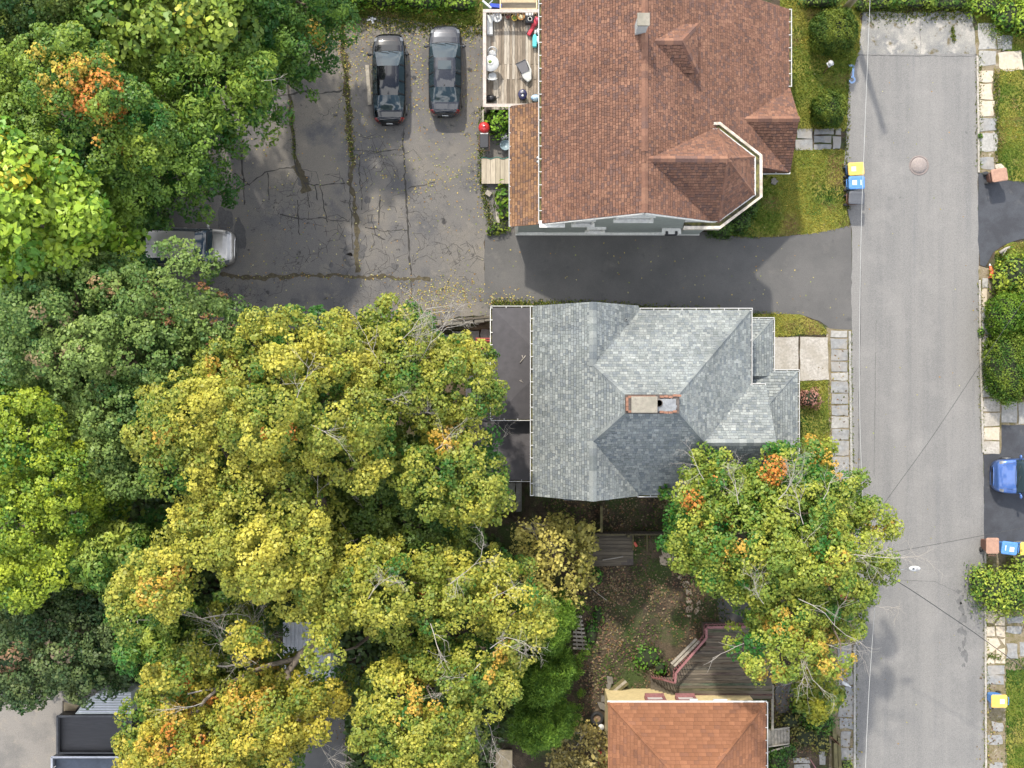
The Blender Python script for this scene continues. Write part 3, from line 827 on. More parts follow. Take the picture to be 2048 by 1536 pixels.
def flat_leaves(x, y, z, size, cols, rng, tilt=0.35):
    n = len(x)
    a = rng.uniform(0, 2 * np.pi, n); s = size * rng.uniform(0.6, 1.5, n)
    loc = np.array([(-.5, 0), (-.05, .34), (.5, 0), (-.05, -.34)])
    v = np.zeros((n, 4, 3))
    for i, (u, w) in enumerate(loc):
        v[:, i, 0] = x + s * (u * np.cos(a) - w * np.sin(a)); v[:, i, 1] = y + s * (u * np.sin(a) + w * np.cos(a))
        v[:, i, 2] = z + rng.uniform(0, tilt, n) * s * 0.5 + 0.004
    return v.reshape(-1, 3), np.arange(n * 4).reshape(n, 4), np.repeat(cols, 4, axis=0)


def litter_cols(n, rng, kinds):
    k = np.array(kinds); i = rng.integers(0, len(k), n)
    return k[i] * rng.uniform(0.6, 1.25, (n, 1))


YEL = [(0.4, 0.31, 0.08), (0.32, 0.28, 0.08), (0.36, 0.33, 0.16), (0.2, 0.23, 0.06), (0.28, 0.16, 0.05)]
BRN = [(0.19, 0.13, 0.07), (0.24, 0.16, 0.09), (0.16, 0.115, 0.068), (0.32, 0.25, 0.15), (0.25, 0.135, 0.085), (0.12, 0.09, 0.058), (0.1, 0.12, 0.04)]
lx, ly = [], []
lotp = [tuple(q)[:2] for q in PL([(440, 150), (640, 60), (950, 60), (965, 470), (965, 605), (700, 640), (480, 640), (400, 400)])]
a, b = scatter(lotp, 620, NR); lx.append(a); ly.append(b)
a, b = scatter([tuple(q)[:2] for q in PL([(690, 200), (960, 200), (960, 420), (690, 420)])], 200, NR); lx.append(a); ly.append(b)
for px, n, s in [([(684, 40), (697, 230), (706, 330)], 230, 0.3), ([(640, 60), (740, 55), (860, 60), (960, 70)], 800, 0.5), ([(830, 80), (835, 180), (840, 240)], 150, 0.35), ([(700, 80), (720, 140), (735, 100)], 120, 0.5),
                 ([(950, 100), (952, 200), (945, 320), (975, 440)], 220, 0.3), ([(820, 590), (900, 580), (970, 600)], 420, 0.4), ([(985, 600), (1060, 604)], 160, 0.25), ([(790, 630), (900, 620)], 260, 0.35), ([(440, 552), (700, 553), (860, 562)], 70, 0.12), ([(880, 330), (920, 350), (830, 380)], 80, 0.2)]:
    a, b = along(px, n, s, NR); lx.append(a); ly.append(b)
drp = [tuple(q)[:2] for q in PL([(975, 480), (1690, 480), (1690, 640), (1500, 615), (985, 600)])]
a, b = scatter(drp, 95, NR); lx.append(a); ly.append(b)
rdp = [tuple(q)[:2] for q in PL([(1710, 120), (1950, 120), (1960, 1536), (1715, 1536)])]
a, b = scatter(rdp, 60, NR); lx.append(a); ly.append(b)
for k in ('a', 'b', 'c', 'd', 'e'):
    pl = [tuple(q)[:2] for q in PL(LAWNS[k])]
    a, b = scatter(pl, int(poly_area(pl) * 3), NR); lx.append(a); ly.append(b)
lx = np.concatenate(lx); ly = np.concatenate(ly)
v, f, c = flat_leaves(lx, ly, np.full(len(lx), 0.02), 0.075, litter_cols(len(lx), NR, YEL), NR)
tag(link('fallen_leaves', np_mesh('fallen_leaves', v, f, M['litter'], c)), 'yellow leaves fallen on the parking lot and driveway', 'leaves', kind='stuff')
# brown leaf litter over the shaded back yard
lx, ly, lc = [], [], []
yard = [tuple(q)[:2] for q in PL([(1068, 985), (1395, 985), (1440, 1180), (1470, 1250), (1400, 1300), (1340, 1380), (1230, 1385), (1160, 1440), (1140, 1100)])]
a, b = scatter(yard, 14000, NR)
dens = vnoise(a, b, 0.55, 31) + 0.3 * vnoise(a, b, 1.7, 33)
kp = NR.uniform(0.25, 0.95, len(a)) < dens
a, b = a[kp], b[kp]
c1 = litter_cols(len(a), NR, BRN); c2 = litter_cols(len(a), NR, YEL) * 0.7; gr = litter_cols(len(a), NR, [(0.06, 0.1, 0.02), (0.09, 0.13, 0.03)])
gm = (vnoise(a, b, 0.5, 41) > 0.62) & (NR.uniform(0, 1, len(a)) < 0.6)
cc = np.where((NR.uniform(0, 1, len(a)) < 0.12)[:, None], c2, c1); cc = np.where(gm[:, None], gr, cc)
lx.append(a); ly.append(b); lc.append(cc)
for px, n, s in [([(1540, 1400), (1600, 1520)], 500, 0.6), ([(1560, 1340), (1620, 1440)], 260, 0.5), ([(700, 1330), (710, 1500)], 350, 0.5), ([(1660, 700), (1704, 950)], 60, 0.3), ([(1975, 1360), (1990, 1536)], 180, 0.3), ([(1962, 600), (1985, 790)], 120, 0.25), ([(1690, 1300), (1700, 1536)], 130, 0.25), ([(1590, 1470), (1600, 1500)], 90, 0.3)]:
    a, b = along(px, n, s, NR); lx.append(a); ly.append(b); lc.append(litter_cols(n, NR, BRN + YEL[:2]))
lx = np.concatenate(lx); ly = np.concatenate(ly)
v, f, c = flat_leaves(lx, ly, hole_z(lx, ly) + 0.02, 0.1, np.concatenate(lc) * .72, NR, 0.8)
tag(link('leaf_litter', np_mesh('leaf_litter', v, f, M['litter'], c)), 'brown and russet dead leaves covering the back yard', 'leaves', kind='stuff')


# ------------------------------------------------------------------ shingled roofs
def clip_poly(sub, poly):
    out = sub
    n = len(poly)
    for i in range(n):
        ax, ay = poly[i]; bx, by = poly[(i + 1) % n]
        inp, out = out, []
        if not inp: return []
        ex, ey = bx - ax, by - ay
        pv = inp[-1]; pd = ex * (pv[1] - ay) - ey * (pv[0] - ax)
        for q in inp:
            d = ex * (q[1] - ay) - ey * (q[0] - ax)
            if d >= 0:
                if pd < 0:
                    t = pd / (pd - d); out.append((pv[0] + t * (q[0] - pv[0]), pv[1] + t * (q[1] - pv[1])))
                out.append(q)
            elif pd >= 0:
                t = pd / (pd - d); out.append((pv[0] + t * (q[0] - pv[0]), pv[1] + t * (q[1] - pv[1])))
            pv, pd = q, d
    return out


class Roof:
    """deck slabs plus overlapping shingle tabs, each tab with its own tone"""

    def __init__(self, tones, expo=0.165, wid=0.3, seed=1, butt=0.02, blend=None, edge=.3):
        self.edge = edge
        self.tones = tones; self.e = expo; self.w = wid; self.seed = seed; self.butt = butt; self.blend = blend
        self.deck = MB(); self.v = []; self.f4 = []; self.c = []; self.full = []

    def tone(self, row, k):
        r = random.Random(self.seed * 7919 + row * 104729 + k * 31)
        t = self.tones[r.randrange(len(self.tones))]
        g = r.uniform(0.88, 1.12)
        return tuple(x * g for x in t)

    def face(self, pts, thick=0.12, single=True):
        """pts: convex planar polygon in world space"""
        pts = [Vector(p) for p in pts]
        n = Vector((0, 0, 0))
        for i in range(len(pts)):
            n += pts[i].cross(pts[(i + 1) % len(pts)])
        n.normalize()
        if n.z < 0: pts = pts[::-1]; n = -n
        self.deck.slabpoly(pts, thick)
        g = (Vector((0, 0, 1)) - n * n.z).normalized()     # up the slope
        a = g.cross(n).normalized()                         # along the course
        o = n * n.dot(pts[0])
        q = [((p - o).dot(a), (p - o).dot(g)) for p in pts]
        t0 = min(p[1] for p in q); t1 = max(p[1] for p in q)
        E = self.e
        for row in range(int(math.floor(t0 / E)), int(math.ceil(t1 / E)) + 1):
            lo, hi = row * E, (row + 1) * E
            rr = random.Random(self.seed * 31 + row)
            offs = rr.uniform(0, self.w)
            band = clip_poly([(-999, lo), (999, lo), (999, hi), (-999, hi)], q)
            if len(band) < 3: continue
            s0 = min(p[0] for p in band); s1 = max(p[0] for p in band)
            for k in range(int(math.floor((s0 - offs) / self.w)) - 1, int(math.ceil((s1 - offs) / self.w)) + 1):
                def edge(j):
                    return j * self.w + offs + random.Random(row * 9973 + j * 17 + self.seed).uniform(-0.3, 0.3) * self.w
                x0, x1 = edge(k) + 0.006, edge(k + 1) - 0.006
                if x1 < s0 or x0 > s1: continue
                drop = rr.choice((0, 0, 0.012, 0.02))
                cl = clip_poly([(x0, lo - drop), (x1, lo - drop), (x1, hi), (x0, hi)], q)
                if len(cl) < 3: continue
                col = self.tone(row, k)
                bh = self.butt * rr.uniform(0.7, 1.25)
                isfull = len(cl) == 4 and abs(max(p[1] for p in cl) - hi) < 1e-6 and abs(max(p[0] for p in cl) - x1) < 1e-6 and abs(min(p[0] for p in cl) - x0) < 1e-6 and abs(min(p[1] for p in cl) - lo + drop) < 1e-6
                if isfull:
                    self.full.append((o + a * ((x0 + x1) / 2) + g * lo, a, g, n, x1 - x0, col))
                rec = []
                for (s, t) in cl:
                    h = 0.004 + bh * (hi - t) / E
                    rec.append(o + a * s + g * t + n * h)
                base = [o + a * s + g * t + n * 0.001 for (s, t) in cl]
                tabs = []
                m = len(rec)
                tabs.append(rec)
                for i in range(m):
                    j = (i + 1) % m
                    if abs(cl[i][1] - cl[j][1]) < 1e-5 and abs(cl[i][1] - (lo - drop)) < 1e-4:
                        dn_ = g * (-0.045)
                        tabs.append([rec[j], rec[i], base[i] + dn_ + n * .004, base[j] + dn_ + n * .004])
                self.c.append((isfull, len(self.full) - 1 if isfull else -1, tabs, col))

    def build(self, parent, n_parts=300, caps=(), focus=None, deck_mat=None):
        dm = deck_mat or mat('roof deck', tuple(sum(t[i] for t in self.tones) / len(self.tones) * 0.45 for i in range(3)), 0.9, 0.2, 6)
        ro = self.deck.build('roof', dm, parent)
        pick = set()
        if n_parts and self.full:
            fc = Vector(focus) if focus is not None else Vector((0, 0, 0))
            order = sorted(range(len(self.full)), key=lambda i: (self.full[i][0] - fc).length)
            pick = set(order[:n_parts])
        off = wloc(parent)
        me = bpy.data.meshes.new('shingles')
        vs, fs, cs = [], [], []
        for isf, idx, tabs, col in self.c:
            if isf and idx in pick: continue
            for tb in tabs:
                b = len(vs)
                cc_ = col if tb is tabs[0] else tuple(x * self.edge for x in col)  # butt edge darkened: black asphalt cut, and course shade put into the colour
                vs += [tuple(p - off) for p in tb]; fs.append(list(range(b, b + len(tb)))); cs += [(*cc_, 1.0)] * len(tb)
        me.from_pydata(vs, [], fs)
        at = me.attributes.new('tint', 'FLOAT_COLOR', 'POINT'); at.data.foreach_set('color', np.array(cs, dtype=np.float32).ravel())
        me.materials.append(M['shingle']); me.update()
        link('shingles', me, ro)['kind'] = 'stuff'
        # single shingles that can be picked out one by one share a few meshes
        protos = []
        for i in range(10):
            col = self.tone(-50, i)
            m2 = bpy.data.meshes.new('shingle')
            E, bh = self.e, self.butt
            m2.from_pydata([(-.5, 0, .004 + bh), (.5, 0, .004 + bh), (.5, E, .004), (-.5, E, .004), (-.5, -.045, .005), (.5, -.045, .005), (-.5, 0, .004 + bh), (.5, 0, .004 + bh)], [], [(0, 1, 2, 3), (7, 6, 4, 5)])
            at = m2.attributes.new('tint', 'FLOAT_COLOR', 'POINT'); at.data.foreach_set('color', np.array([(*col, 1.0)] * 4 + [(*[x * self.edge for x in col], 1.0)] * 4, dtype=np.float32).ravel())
            m2.materials.append(M['shingle']); m2.update()
            protos.append((m2, col))
        for i in pick:
            p, a, g, n, w, col = self.full[i]
            m2 = min(protos, key=lambda q: sum((q[1][j] - col[j]) ** 2 for j in range(3)))[0]
            so = link('shingle', m2, ro)
            p = p - off
            so.matrix_local = Matrix(((a.x * w, g.x, n.x, p.x), (a.y * w, g.y, n.y, p.y), (a.z * w, g.z, n.z, p.z), (0, 0, 0, 1)))
        # overlapping ridge and hip caps
        for ci, (p0, p1, wd) in enumerate(caps):
            p0, p1 = Vector(p0), Vector(p1)
            L = (p1 - p0).length; k = max(1, int(L / 0.32))
            d = (p1 - p0).normalized(); side = d.cross(Vector((0, 0, 1))).normalized(); up = side.cross(d).normalized()
            r = random.Random(ci + self.seed)
            for j in range(k):
                c0 = p0 + d * (L * j / k); c1 = p0 + d * (L * (j + 1) / k + 0.03)
                h0, h1 = 0.05, 0.065
                dr = wd * 0.42
                vv = [c0 + side * wd / 2 - up * (dr - h0), c0 + up * h0, c0 - side * wd / 2 - up * (dr - h0), c1 + side * wd / 2 - up * (dr - h1), c1 + up * h1, c1 - side * wd / 2 - up * (dr - h1)]
                m3 = bpy.data.meshes.new('ridge_cap')
                m3.from_pydata([tuple(q - off) for q in vv], [], [(0, 1, 4, 3), (1, 2, 5, 4), (3, 4, 5), (2, 1, 0)])
                col = self.tone(-99 - ci, j)
                if self.blend: col = tuple(x * self.blend for x in self.tones[r.randrange(len(self.tones))])
                at = m3.attributes.new('tint', 'FLOAT_COLOR', 'POINT'); at.data.foreach_set('color', np.array([(*col, 1.0)] * 6, dtype=np.float32).ravel())
                m3.materials.append(M['shingle']); m3.update()
                link('ridge_cap', m3, ro)
        return ro


def gutter(parent, a, b, outward, name='gutter', lip=0.035, floor=0.11, m=None):
    """open channel from a to b just outside an eave: outer lip, dirty floor, hangers"""
    a, b = Vector(a), Vector(b); ow = Vector((outward[0], outward[1], 0)).normalized()
    mb = MB()
    mb.bar(a + ow * (floor + lip / 2) - Vector((0, 0, .03)), b + ow * (floor + lip / 2) - Vector((0, 0, .03)), lip, 0.12, 0)
    mb.bar(a + ow * (floor / 2) - Vector((0, 0, .085)), b + ow * (floor / 2) - Vector((0, 0, .085)), floor, 0.02, 1)
    L = (b - a).length; k = max(1, int(L / 0.62)); d = (b - a).normalized()
    for j in range(k + 1):
        c = a + d * min(L - .02, max(.02, L * j / k))
        mb.bar(c - ow * 0.03 + Vector((0, 0, .035)), c + ow * (floor + lip) + Vector((0, 0, .035)), 0.035, 0.02, 0)
    return mb.build(name, [m or M['white'], M['gutterdirt']], parent)


def window(parent, c, w, h, nrm, wall_t=0.0):
    """window standing in a vertical wall: frame, pane, projecting sill"""
    c = Vector(c); nx = Vector((nrm[0], nrm[1], 0)).normalized(); s = Vector((-nx.y, nx.x, 0))
    f = MB()
    zt = Vector((0, 0, 1))
    for sg in (-1, 1):
        f.bar(c + s * (sg * w / 2) - zt * (h / 2) + nx * .03, c + s * (sg * w / 2) + zt * (h / 2) + nx * .03, .1, .1)
    f.bar(c - s * (w / 2 + .1) + zt * (h / 2 + .05) + nx * .05, c + s * (w / 2 + .1) + zt * (h / 2 + .05) + nx * .05, .16, .12)
    f.bar(c - s * (w / 2) + nx * .03, c + s * (w / 2) + nx * .03, .06, .06)
    wo = f.build('window', M['whitetrim'], parent)
    p = MB(); q = [c - s * (w / 2 - .05) - zt * (h / 2), c + s * (w / 2 - .05) - zt * (h / 2), c + s * (w / 2 - .05) + zt * (h / 2), c - s * (w / 2 - .05) + zt * (h / 2)]
    p.add([tuple(x + nx * .015) for x in q], [(0, 1, 2, 3)])
    p.build('pane', M['pane'], wo)
    MB().bar(c - s * (w / 2 + .14) - zt * (h / 2 + .03) + nx * .1, c + s * (w / 2 + .14) - zt * (h / 2 + .03) + nx * .1, .2, .07).build('sill', M['whitetrim'], wo)
    return wo


def wall_box(mb, x0, x1, y0, y1, z0, z1, m=0):
    mb.prism([(x0, y0), (x1, y0), (x1, y1), (x0, y1)], z0, z1, m)


# ------------------------------------------------------------------ brown-roofed house, top of the picture
bh = thing('brown_roofed_house', 'grey-green house with long brown shingle roof and rounded turret bay', 'house', (7.0, 13.5, 0))
RX, RZ, SL = 6.10, 9.5, 0.797
def bz(x): return RZ - SL * abs(x - RX)
BY0, BY1 = 7.87, 19.3
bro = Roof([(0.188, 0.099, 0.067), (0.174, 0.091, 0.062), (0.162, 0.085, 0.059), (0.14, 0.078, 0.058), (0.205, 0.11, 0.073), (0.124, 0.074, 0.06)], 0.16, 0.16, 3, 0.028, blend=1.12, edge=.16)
WX = 1.44
bro.face([(RX, BY0, RZ), (RX, BY1, RZ), (WX, BY1, bz(WX)), (WX, BY0, bz(WX))])
bro.face([(RX, BY0, RZ), (10.2, BY0, bz(10.2)), (10.2, BY1, bz(10.2)), (RX, BY1, RZ)])
bro.face([(10.2, 10.9, bz(10.2)), (14.26, 10.9, bz(14.26)), (14.26, BY1, bz(14.26)), (10.2, BY1, bz(10.2))])
# cross gable running to the turret
AP = (9.93, 10.37, 9.3)
ez = 6.6; ny_ = 12.34; sy_ = 7.85
bro.face([(6.1, 10.37, 9.32), AP, (9.98, ny_, ez), (9.72, ny_, ez)])
bro.face([AP, (6.1, 10.37, 9.32), (9.72, sy_, ez), (9.98, sy_, ez)])
oct_in = [(9.98, ny_), (11.72, 10.98), (11.72, 9.15), (9.98, sy_)]
for a, b in zip(oct_in[:-1], oct_in[1:]):
    bro.face([AP, (*b, ez), (*a, ez)][::-1])
# porch gable
px0, pyr, pz = 11.4, 13.16, 5.15
bro.face([(px0, pyr, pz), (14.25, pyr, pz), (14.32, 15.2, 3.02), (px0, 15.2, 3.02)])
bro.face([(14.25, pyr, pz), (px0, pyr, pz), (px0, 10.9, 3.02), (14.32, 10.9, 3.02)])
# hipped dormer
dz, de = 9.12, 7.9
bro.face([(6.5, 15.86, dz), (7.86, 15.86, dz), (8.78, 17.0, de), (6.9, 17.0, de)])
bro.face([(7.86, 15.86, dz), (6.5, 15.86, dz), (6.9, 14.72, de), (8.78, 14.72, de)])
bro.face([(7.86, 15.86, dz), (8.78, 14.72, de), (8.78, 17.0, de)])
# rear lean-to with older, more orange shingles
caps = [((RX, BY0, RZ), (RX, 10.1, RZ), .3), ((RX, 10.7, RZ), (RX, BY1, RZ), .3), (AP, (6.2, 10.37, 9.36), .3), (AP, (9.98, ny_, ez), .46), (AP, (11.72, 10.98, ez), .46), (AP, (11.72, 9.15, ez), .46), (AP, (9.98, sy_, ez), .46),
        ((11.5, pyr, pz), (14.25, pyr, pz), .3), ((6.6, 15.86, dz), (7.86, 15.86, dz), .3), ((7.86, 15.86, dz), (8.78, 14.72, de), .26), ((7.86, 15.86, dz), (8.78, 17.0, de), .26)]
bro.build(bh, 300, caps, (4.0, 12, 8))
lt = Roof([(0.25, 0.14, 0.078), (0.22, 0.122, 0.07), (0.27, 0.155, 0.085), (0.19, 0.11, 0.072), (0.15, 0.095, 0.072)], 0.16, 0.19, 4, 0.022)
lt.face([(1.75, 8.1, 4.1), (1.75, 14.3, 4.1), (-0.1, 14.3, 3.0), (-0.1, 8.1, 3.0)])
lt.build(bh, 60, (), (0.8, 11, 3.5))
bw = MB()
wall_box(bw, 1.75, 10.0, 8.16, 19.0, 0, 5.75)
bw.add([(1.75, 8.16, 5.75), (10.0, 8.16, 5.75), (10.0, 8.16, 6.2), (RX, 8.16, 9.3), (1.75, 8.16, 5.9)], [(0, 1, 2, 3, 4)])
bw.add([(1.75, 19.0, 5.75), (10.0, 19.0, 5.75), (10.0, 19.0, 6.2), (RX, 19.0, 9.3), (1.75, 19.0, 5.9)], [(4, 3, 2, 1, 0)])
wall_box(bw, 0.2, 1.75, 8.2, 14.1, 0, 3.0)
wall_box(bw, 10.0, 13.8, 11.3, 19.0, 0, 2.9)
bw.prism([(9.9, 12.2), (11.6, 10.9), (11.6, 9.2), (10.0, 8.05), (9.0, 8.05), (9.0, 12.2)], 0, 6.3)
wall_box(bw, 6.9, 8.6, 14.9, 16.85, 7.0, 7.9)
bw.build('wall', M['siding'], bh)
# base board, corner boards and rake boards
for nm_, a_, b_, w_, h_ in (('base_board', (0.2, 8.1, 0.14), (10.1, 8.1, 0.14), 0.16, 0.16), ('corner_board', (0.25, 8.14, 0.2), (0.25, 8.14, 2.9), 0.14, 0.1),
                          ('rake_board', (RX, BY0 - .03, RZ - .16), (10.0, BY0 - .03, bz(10.0) - .16), 0.05, 0.2), ('rake_board', (WX, BY0 - .03, bz(WX) - .16), (RX, BY0 - .03, RZ - .16), 0.05, 0.2),
                          ('cornice_return', (WX - .1, BY0 - .02, 5.78), (2.6, BY0 - .02, 5.78), 0.34, 0.12)):
    MB().bar(a_, b_, w_, h_).build(nm_, M['whitetrim'], bh)
for c, w, h in [((3.6, 8.16, 4.6), 0.9, 1.5), ((6.0, 8.16, 6.0), 1.7, 1.2), ((4.4, 8.16, 1.7), 0.8, 1.2)]:
    window(bh, c, w, h, (0, -1))
for c in [(11.6, 10.05, 4.2), (11.6, 10.05, 1.6)]:
    window(bh, c, 0.8, 1.4, (1, 0))
window(bh, (8.6, 15.86, 7.5), 0.7, 0.5, (1, 0))
ac = MB().box((8.35, 7.98, 1.75), (0.62, 0.36, 0.4)).box((8.1, 7.9, 2.0), (0.14, 0.2, 0.12)).box((8.6, 7.9, 2.0), (0.14, 0.2, 0.12))
ac.build('window_air_conditioner', M['blackpl'], bh, bevel=0.03)
MB().bar((7.85, 8.0, 1.98), (8.85, 8.0, 1.98), 0.3, 0.06).build('sill', M['whitetrim'], bh)
# turret box gutter: outer cornice boards, inner white strip, open trough
outer = [(8.55, 12.62), (10.08, 12.68), (12.12, 11.08), (12.12, 9.05), (10.08, 7.5), (8.3, 7.5)]
inner = [(8.6, 12.2), (9.98, 12.24), (11.66, 10.96), (11.66, 9.17), (9.98, 7.98), (8.4, 7.98)]
def ring(o1, o2, z0, z1, name, m):
    mb = MB()
    for i in range(len(o1) - 1):
        q = [o1[i], o1[i + 1], o2[i + 1], o2[i]]
        mb.prism(q, z0, z1)
    return mb.build(name, m, bh)
def lerp2(a, b, t): return [((p[0] * (1 - t) + q[0] * t), (p[1] * (1 - t) + q[1] * t)) for p, q in zip(a, b)]
ring(outer, lerp2(outer, inner, 0.3), 6.2, 6.62, 'cornice', M['oldtrim'])
ring(lerp2(outer, inner, 0.3), lerp2(outer, inner, 0.72), 6.2, 6.46, 'box_gutter', M['gutterdirt'])
ring(lerp2(outer, inner, 0.72), lerp2(outer, inner, 1.1), 6.2, 6.64, 'inner_flashing', M['white'])
gutter(bh, (WX, BY0, bz(WX)), (WX, BY1, bz(WX)), (-1, 0))
gutter(bh, (14.26, 15.3, 3.0), (14.26, BY1, 3.0), (1, 0))
gutter(bh, (12.1, 10.9, 3.0), (14.32, 10.9, 3.0), (0, -1), floor=0.06)
gutter(bh, (-0.1, 8.1, 3.0), (-0.1, 14.3, 3.0), (-1, 0), floor=0.03)
ch = MB().box((5.9, 16.35, 9.7), (0.46, 0.48, 2.0))
cho = ch.build('chimney', M['palewall'], bh)
MB().box((5.9, 16.35, 10.72), (0.56, 0.58, 0.12)).build('chimney_cap', M['mortar'], cho, bevel=0.02)
MB().lathe((1.32, 11.4, 4.0), [(0.06, 0), (0.06, .25), (.09, .26), (.0001, .3)], 10).build('roof_vent', M['white'], bh)
MB().lathe((1.32, 11.2, 4.0), [(0.06, 0), (0.06, .22), (.09, .23), (.0001, .27)], 10).build('roof_vent', M['white'], bh)
MB().tube([(-0.05, 14.2, 2.9), (-0.06, 14.22, 0.1)], 0.05, 8).build('downspout', M['white'], bh)

# ------------------------------------------------------------------ grey-roofed house, middle of the picture
gh = thing('grey_roofed_house', 'house with grey hipped shingle roof and flat brick chimney stack', 'house', (6.5, -1.0, 0))
EX0, EX1, EY0, EY1, GE, GS = 1.036, 11.77, -5.476, 3.65, 5.5, 0.985
TZ = 9.62; tr_ = (TZ - GE) / GS
TX0, TX1, TY0, TY1 = EX0 + tr_, EX1 - tr_, EY0 + tr_, EY1 - tr_
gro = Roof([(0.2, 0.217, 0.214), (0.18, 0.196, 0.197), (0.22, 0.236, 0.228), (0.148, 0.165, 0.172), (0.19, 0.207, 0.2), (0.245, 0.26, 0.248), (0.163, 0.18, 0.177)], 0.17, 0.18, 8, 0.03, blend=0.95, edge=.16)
gx_ = 3.81; gz_ = GE + GS * (gx_ - EX0)              # ridges of the two small side gables
gnY, gsY = 3.86, -5.52
ay_ = EY1 - (gz_ - GE) / GS; by_ = EY0 + (gz_ - GE) / GS
# west slope, three convex pieces
gro.face([(EX0, by_, GE), (gx_, by_, gz_), (gx_, ay_, gz_), (EX0, ay_, GE)])
gro.face([(gx_, by_, gz_), (TX0, TY0, TZ), (TX0, TY1, TZ), (gx_, ay_, gz_)])
gro.face([(EX0, ay_, GE), (gx_, ay_, gz_), (gx_, gnY, gz_), (EX0, gnY, GE)])
gro.face([(EX0, gsY, GE), (gx_, gsY, gz_), (gx_, by_, gz_), (EX0, by_, GE)])
# east slopes of the side gables
gse = 1.1
vx = gx_ + (gz_ - GE) / gse
gro.face([(gx_, gnY, gz_), (gx_, ay_ - .1, gz_), (vx, gnY - .22, GE + .02), (vx - .1, gnY, GE + .1)])
gro.face([(gx_, by_ + .1, gz_), (gx_, gsY, gz_), (vx - .1, gsY, GE + .1), (vx, gsY + .05, GE + .02)])
# main slopes
gro.face([(gx_, ay_, gz_), (TX0, TY1, TZ), (TX1, TY1, TZ), (EX1, EY1, GE), (vx - .4, EY1, GE)])
gro.face([(TX0, TY0, TZ), (gx_, by_, gz_), (vx - .4, EY0, GE), (9.05, EY0, GE), (9.05, -2.76, GE + GS * 2.716), (TX1, TY0, TZ)])
gro.face([(9.05, EY0, GE), (EX1 + .75, EY0, GE), (EX1 + .68, -2.76, GE + GS * 2.716), (9.05, -2.76, GE + GS * 2.716)])
gro.face([(TX1, TY1, TZ), (TX1, TY0, TZ), (9.05, -2.76, GE + GS * 2.716), (EX1, -0.05, GE), (EX1, EY1, GE)])
# street gable
grz = GE + GS * 2.716
gro.face([(9.05, -2.76, grz), (EX1 + .68, -2.76, grz), (EX1 + .75, -0.05, GE), (EX1, -0.05, GE)])
# porch roofs
pz0, ps = 3.0, 0.55
gro.face([(11.4, 3.35, pz0), (13.44, 3.35, pz0), (12.2, 2.1, pz0 + ps * 1.25), (11.4, 2.1, pz0 + ps * 1.25)])
gro.face([(13.44, 3.35, pz0), (13.44, 0.4, pz0), (11.6, 0.4, pz0 + ps * 1.84), (11.6, 1.5, pz0 + ps * 1.84)])
gro.face([(11.8, 0.67, pz0), (14.72, 0.67, pz0), (12.6, -1.45, pz0 + ps * 2.12), (11.8, -1.45, pz0 + ps * 2.12)])
gro.face([(14.72, 0.67, pz0), (14.72, -5.2, pz0), (12.3, -5.2, pz0 + ps * 2.42), (12.3, -1.75, pz0 + ps * 2.42)])
hz = GE + GS * 2.716
caps = [((gx_, ay_, gz_), (TX0, TY1, TZ), .36), ((gx_, by_, gz_), (TX0, TY0, TZ), .36), ((EX1 - .1, EY1 - .1, GE + .1), (TX1, TY1, TZ), .4), ((9.05, -2.76, hz), (TX1, TY0, TZ), .36),
        ((gx_, gnY, gz_), (gx_, ay_, gz_), .36), ((gx_, gsY, gz_), (gx_, by_, gz_), .36), ((EX1 + .66, -2.76, hz), (9.05, -2.76, hz), .34),
        ((13.38, 3.29, pz0 + .03), (11.7, 1.6, pz0 + ps * 1.75), .46), ((14.66, 0.61, pz0 + .03), (12.5, -1.55, pz0 + ps * 2.2), .46)]
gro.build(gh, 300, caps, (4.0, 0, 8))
gw = MB()
wall_box(gw, 1.4, 11.4, -5.1, 3.3, -1.4, 5.4)
wall_box(gw, 11.4, 12.2, -5.1, -0.4, 0, 5.4)
wall_box(gw, 1.45, 6.0, 3.3, 3.5, -1.4, 5.4)
gw.add([(1.5, 3.5, 5.4), (6.0, 3.5, 5.4), (gx_, 3.5, gz_ - .15)], [(2, 1, 0)])
gw.add([(1.5, -5.11, 5.4), (6.0, -5.11, 5.4), (gx_, -5.11, gz_ - .15)], [(0, 1, 2)])
gw.add([(12.21, -5.2, 5.4), (12.21, -0.3, 5.4), (12.21, -2.76, hz - .15)], [(0, 1, 2)])
gw.build('wall', M['palewall'], gh)
for x, y in [(13.3, 3.2), (13.3, 0.8), (14.55, 0.5), (14.55, -2.3), (14.55, -5.0)]:
    MB().bar((x, y, 0.3), (x, y, 2.9), 0.14, 0.14).build('porch_post', M['whitetrim'], gh)
pf = MB(); wall_box(pf, 12.2, 14.5, -5.1, 0.5, 0, 0.4); wall_box(pf, 11.4, 13.3, 0.5, 3.2, 0, 0.4)
pf.build('porch_floor', M['greywood'], gh)
# bay window under the south gable
by = MB().prism([(2.3, -5.1), (5.3, -5.1), (4.9, -5.85), (2.75, -5.85)], -1.4, 2.75)
by.build('bay_window', M['palewall'], gh)
bro2 = Roof([(0.2, 0.22, 0.225), (0.16, 0.18, 0.19), (0.25, 0.265, 0.26)], 0.165, 0.26, 12, 0.02)
z1, z2 = 2.75, 3.25
for q in ([(2.15, -5.05, z1), (2.65, -6.0, z1), (2.95, -5.35, z2), (2.75, -5.05, z2)], [(2.65, -6.0, z1), (5.0, -6.0, z1), (4.7, -5.35, z2), (2.95, -5.35, z2)], [(5.0, -6.0, z1), (5.5, -5.05, z1), (4.9, -5.05, z2), (4.7, -5.35, z2)]):
    bro2.face(q)
bro2.build(gh, 0)
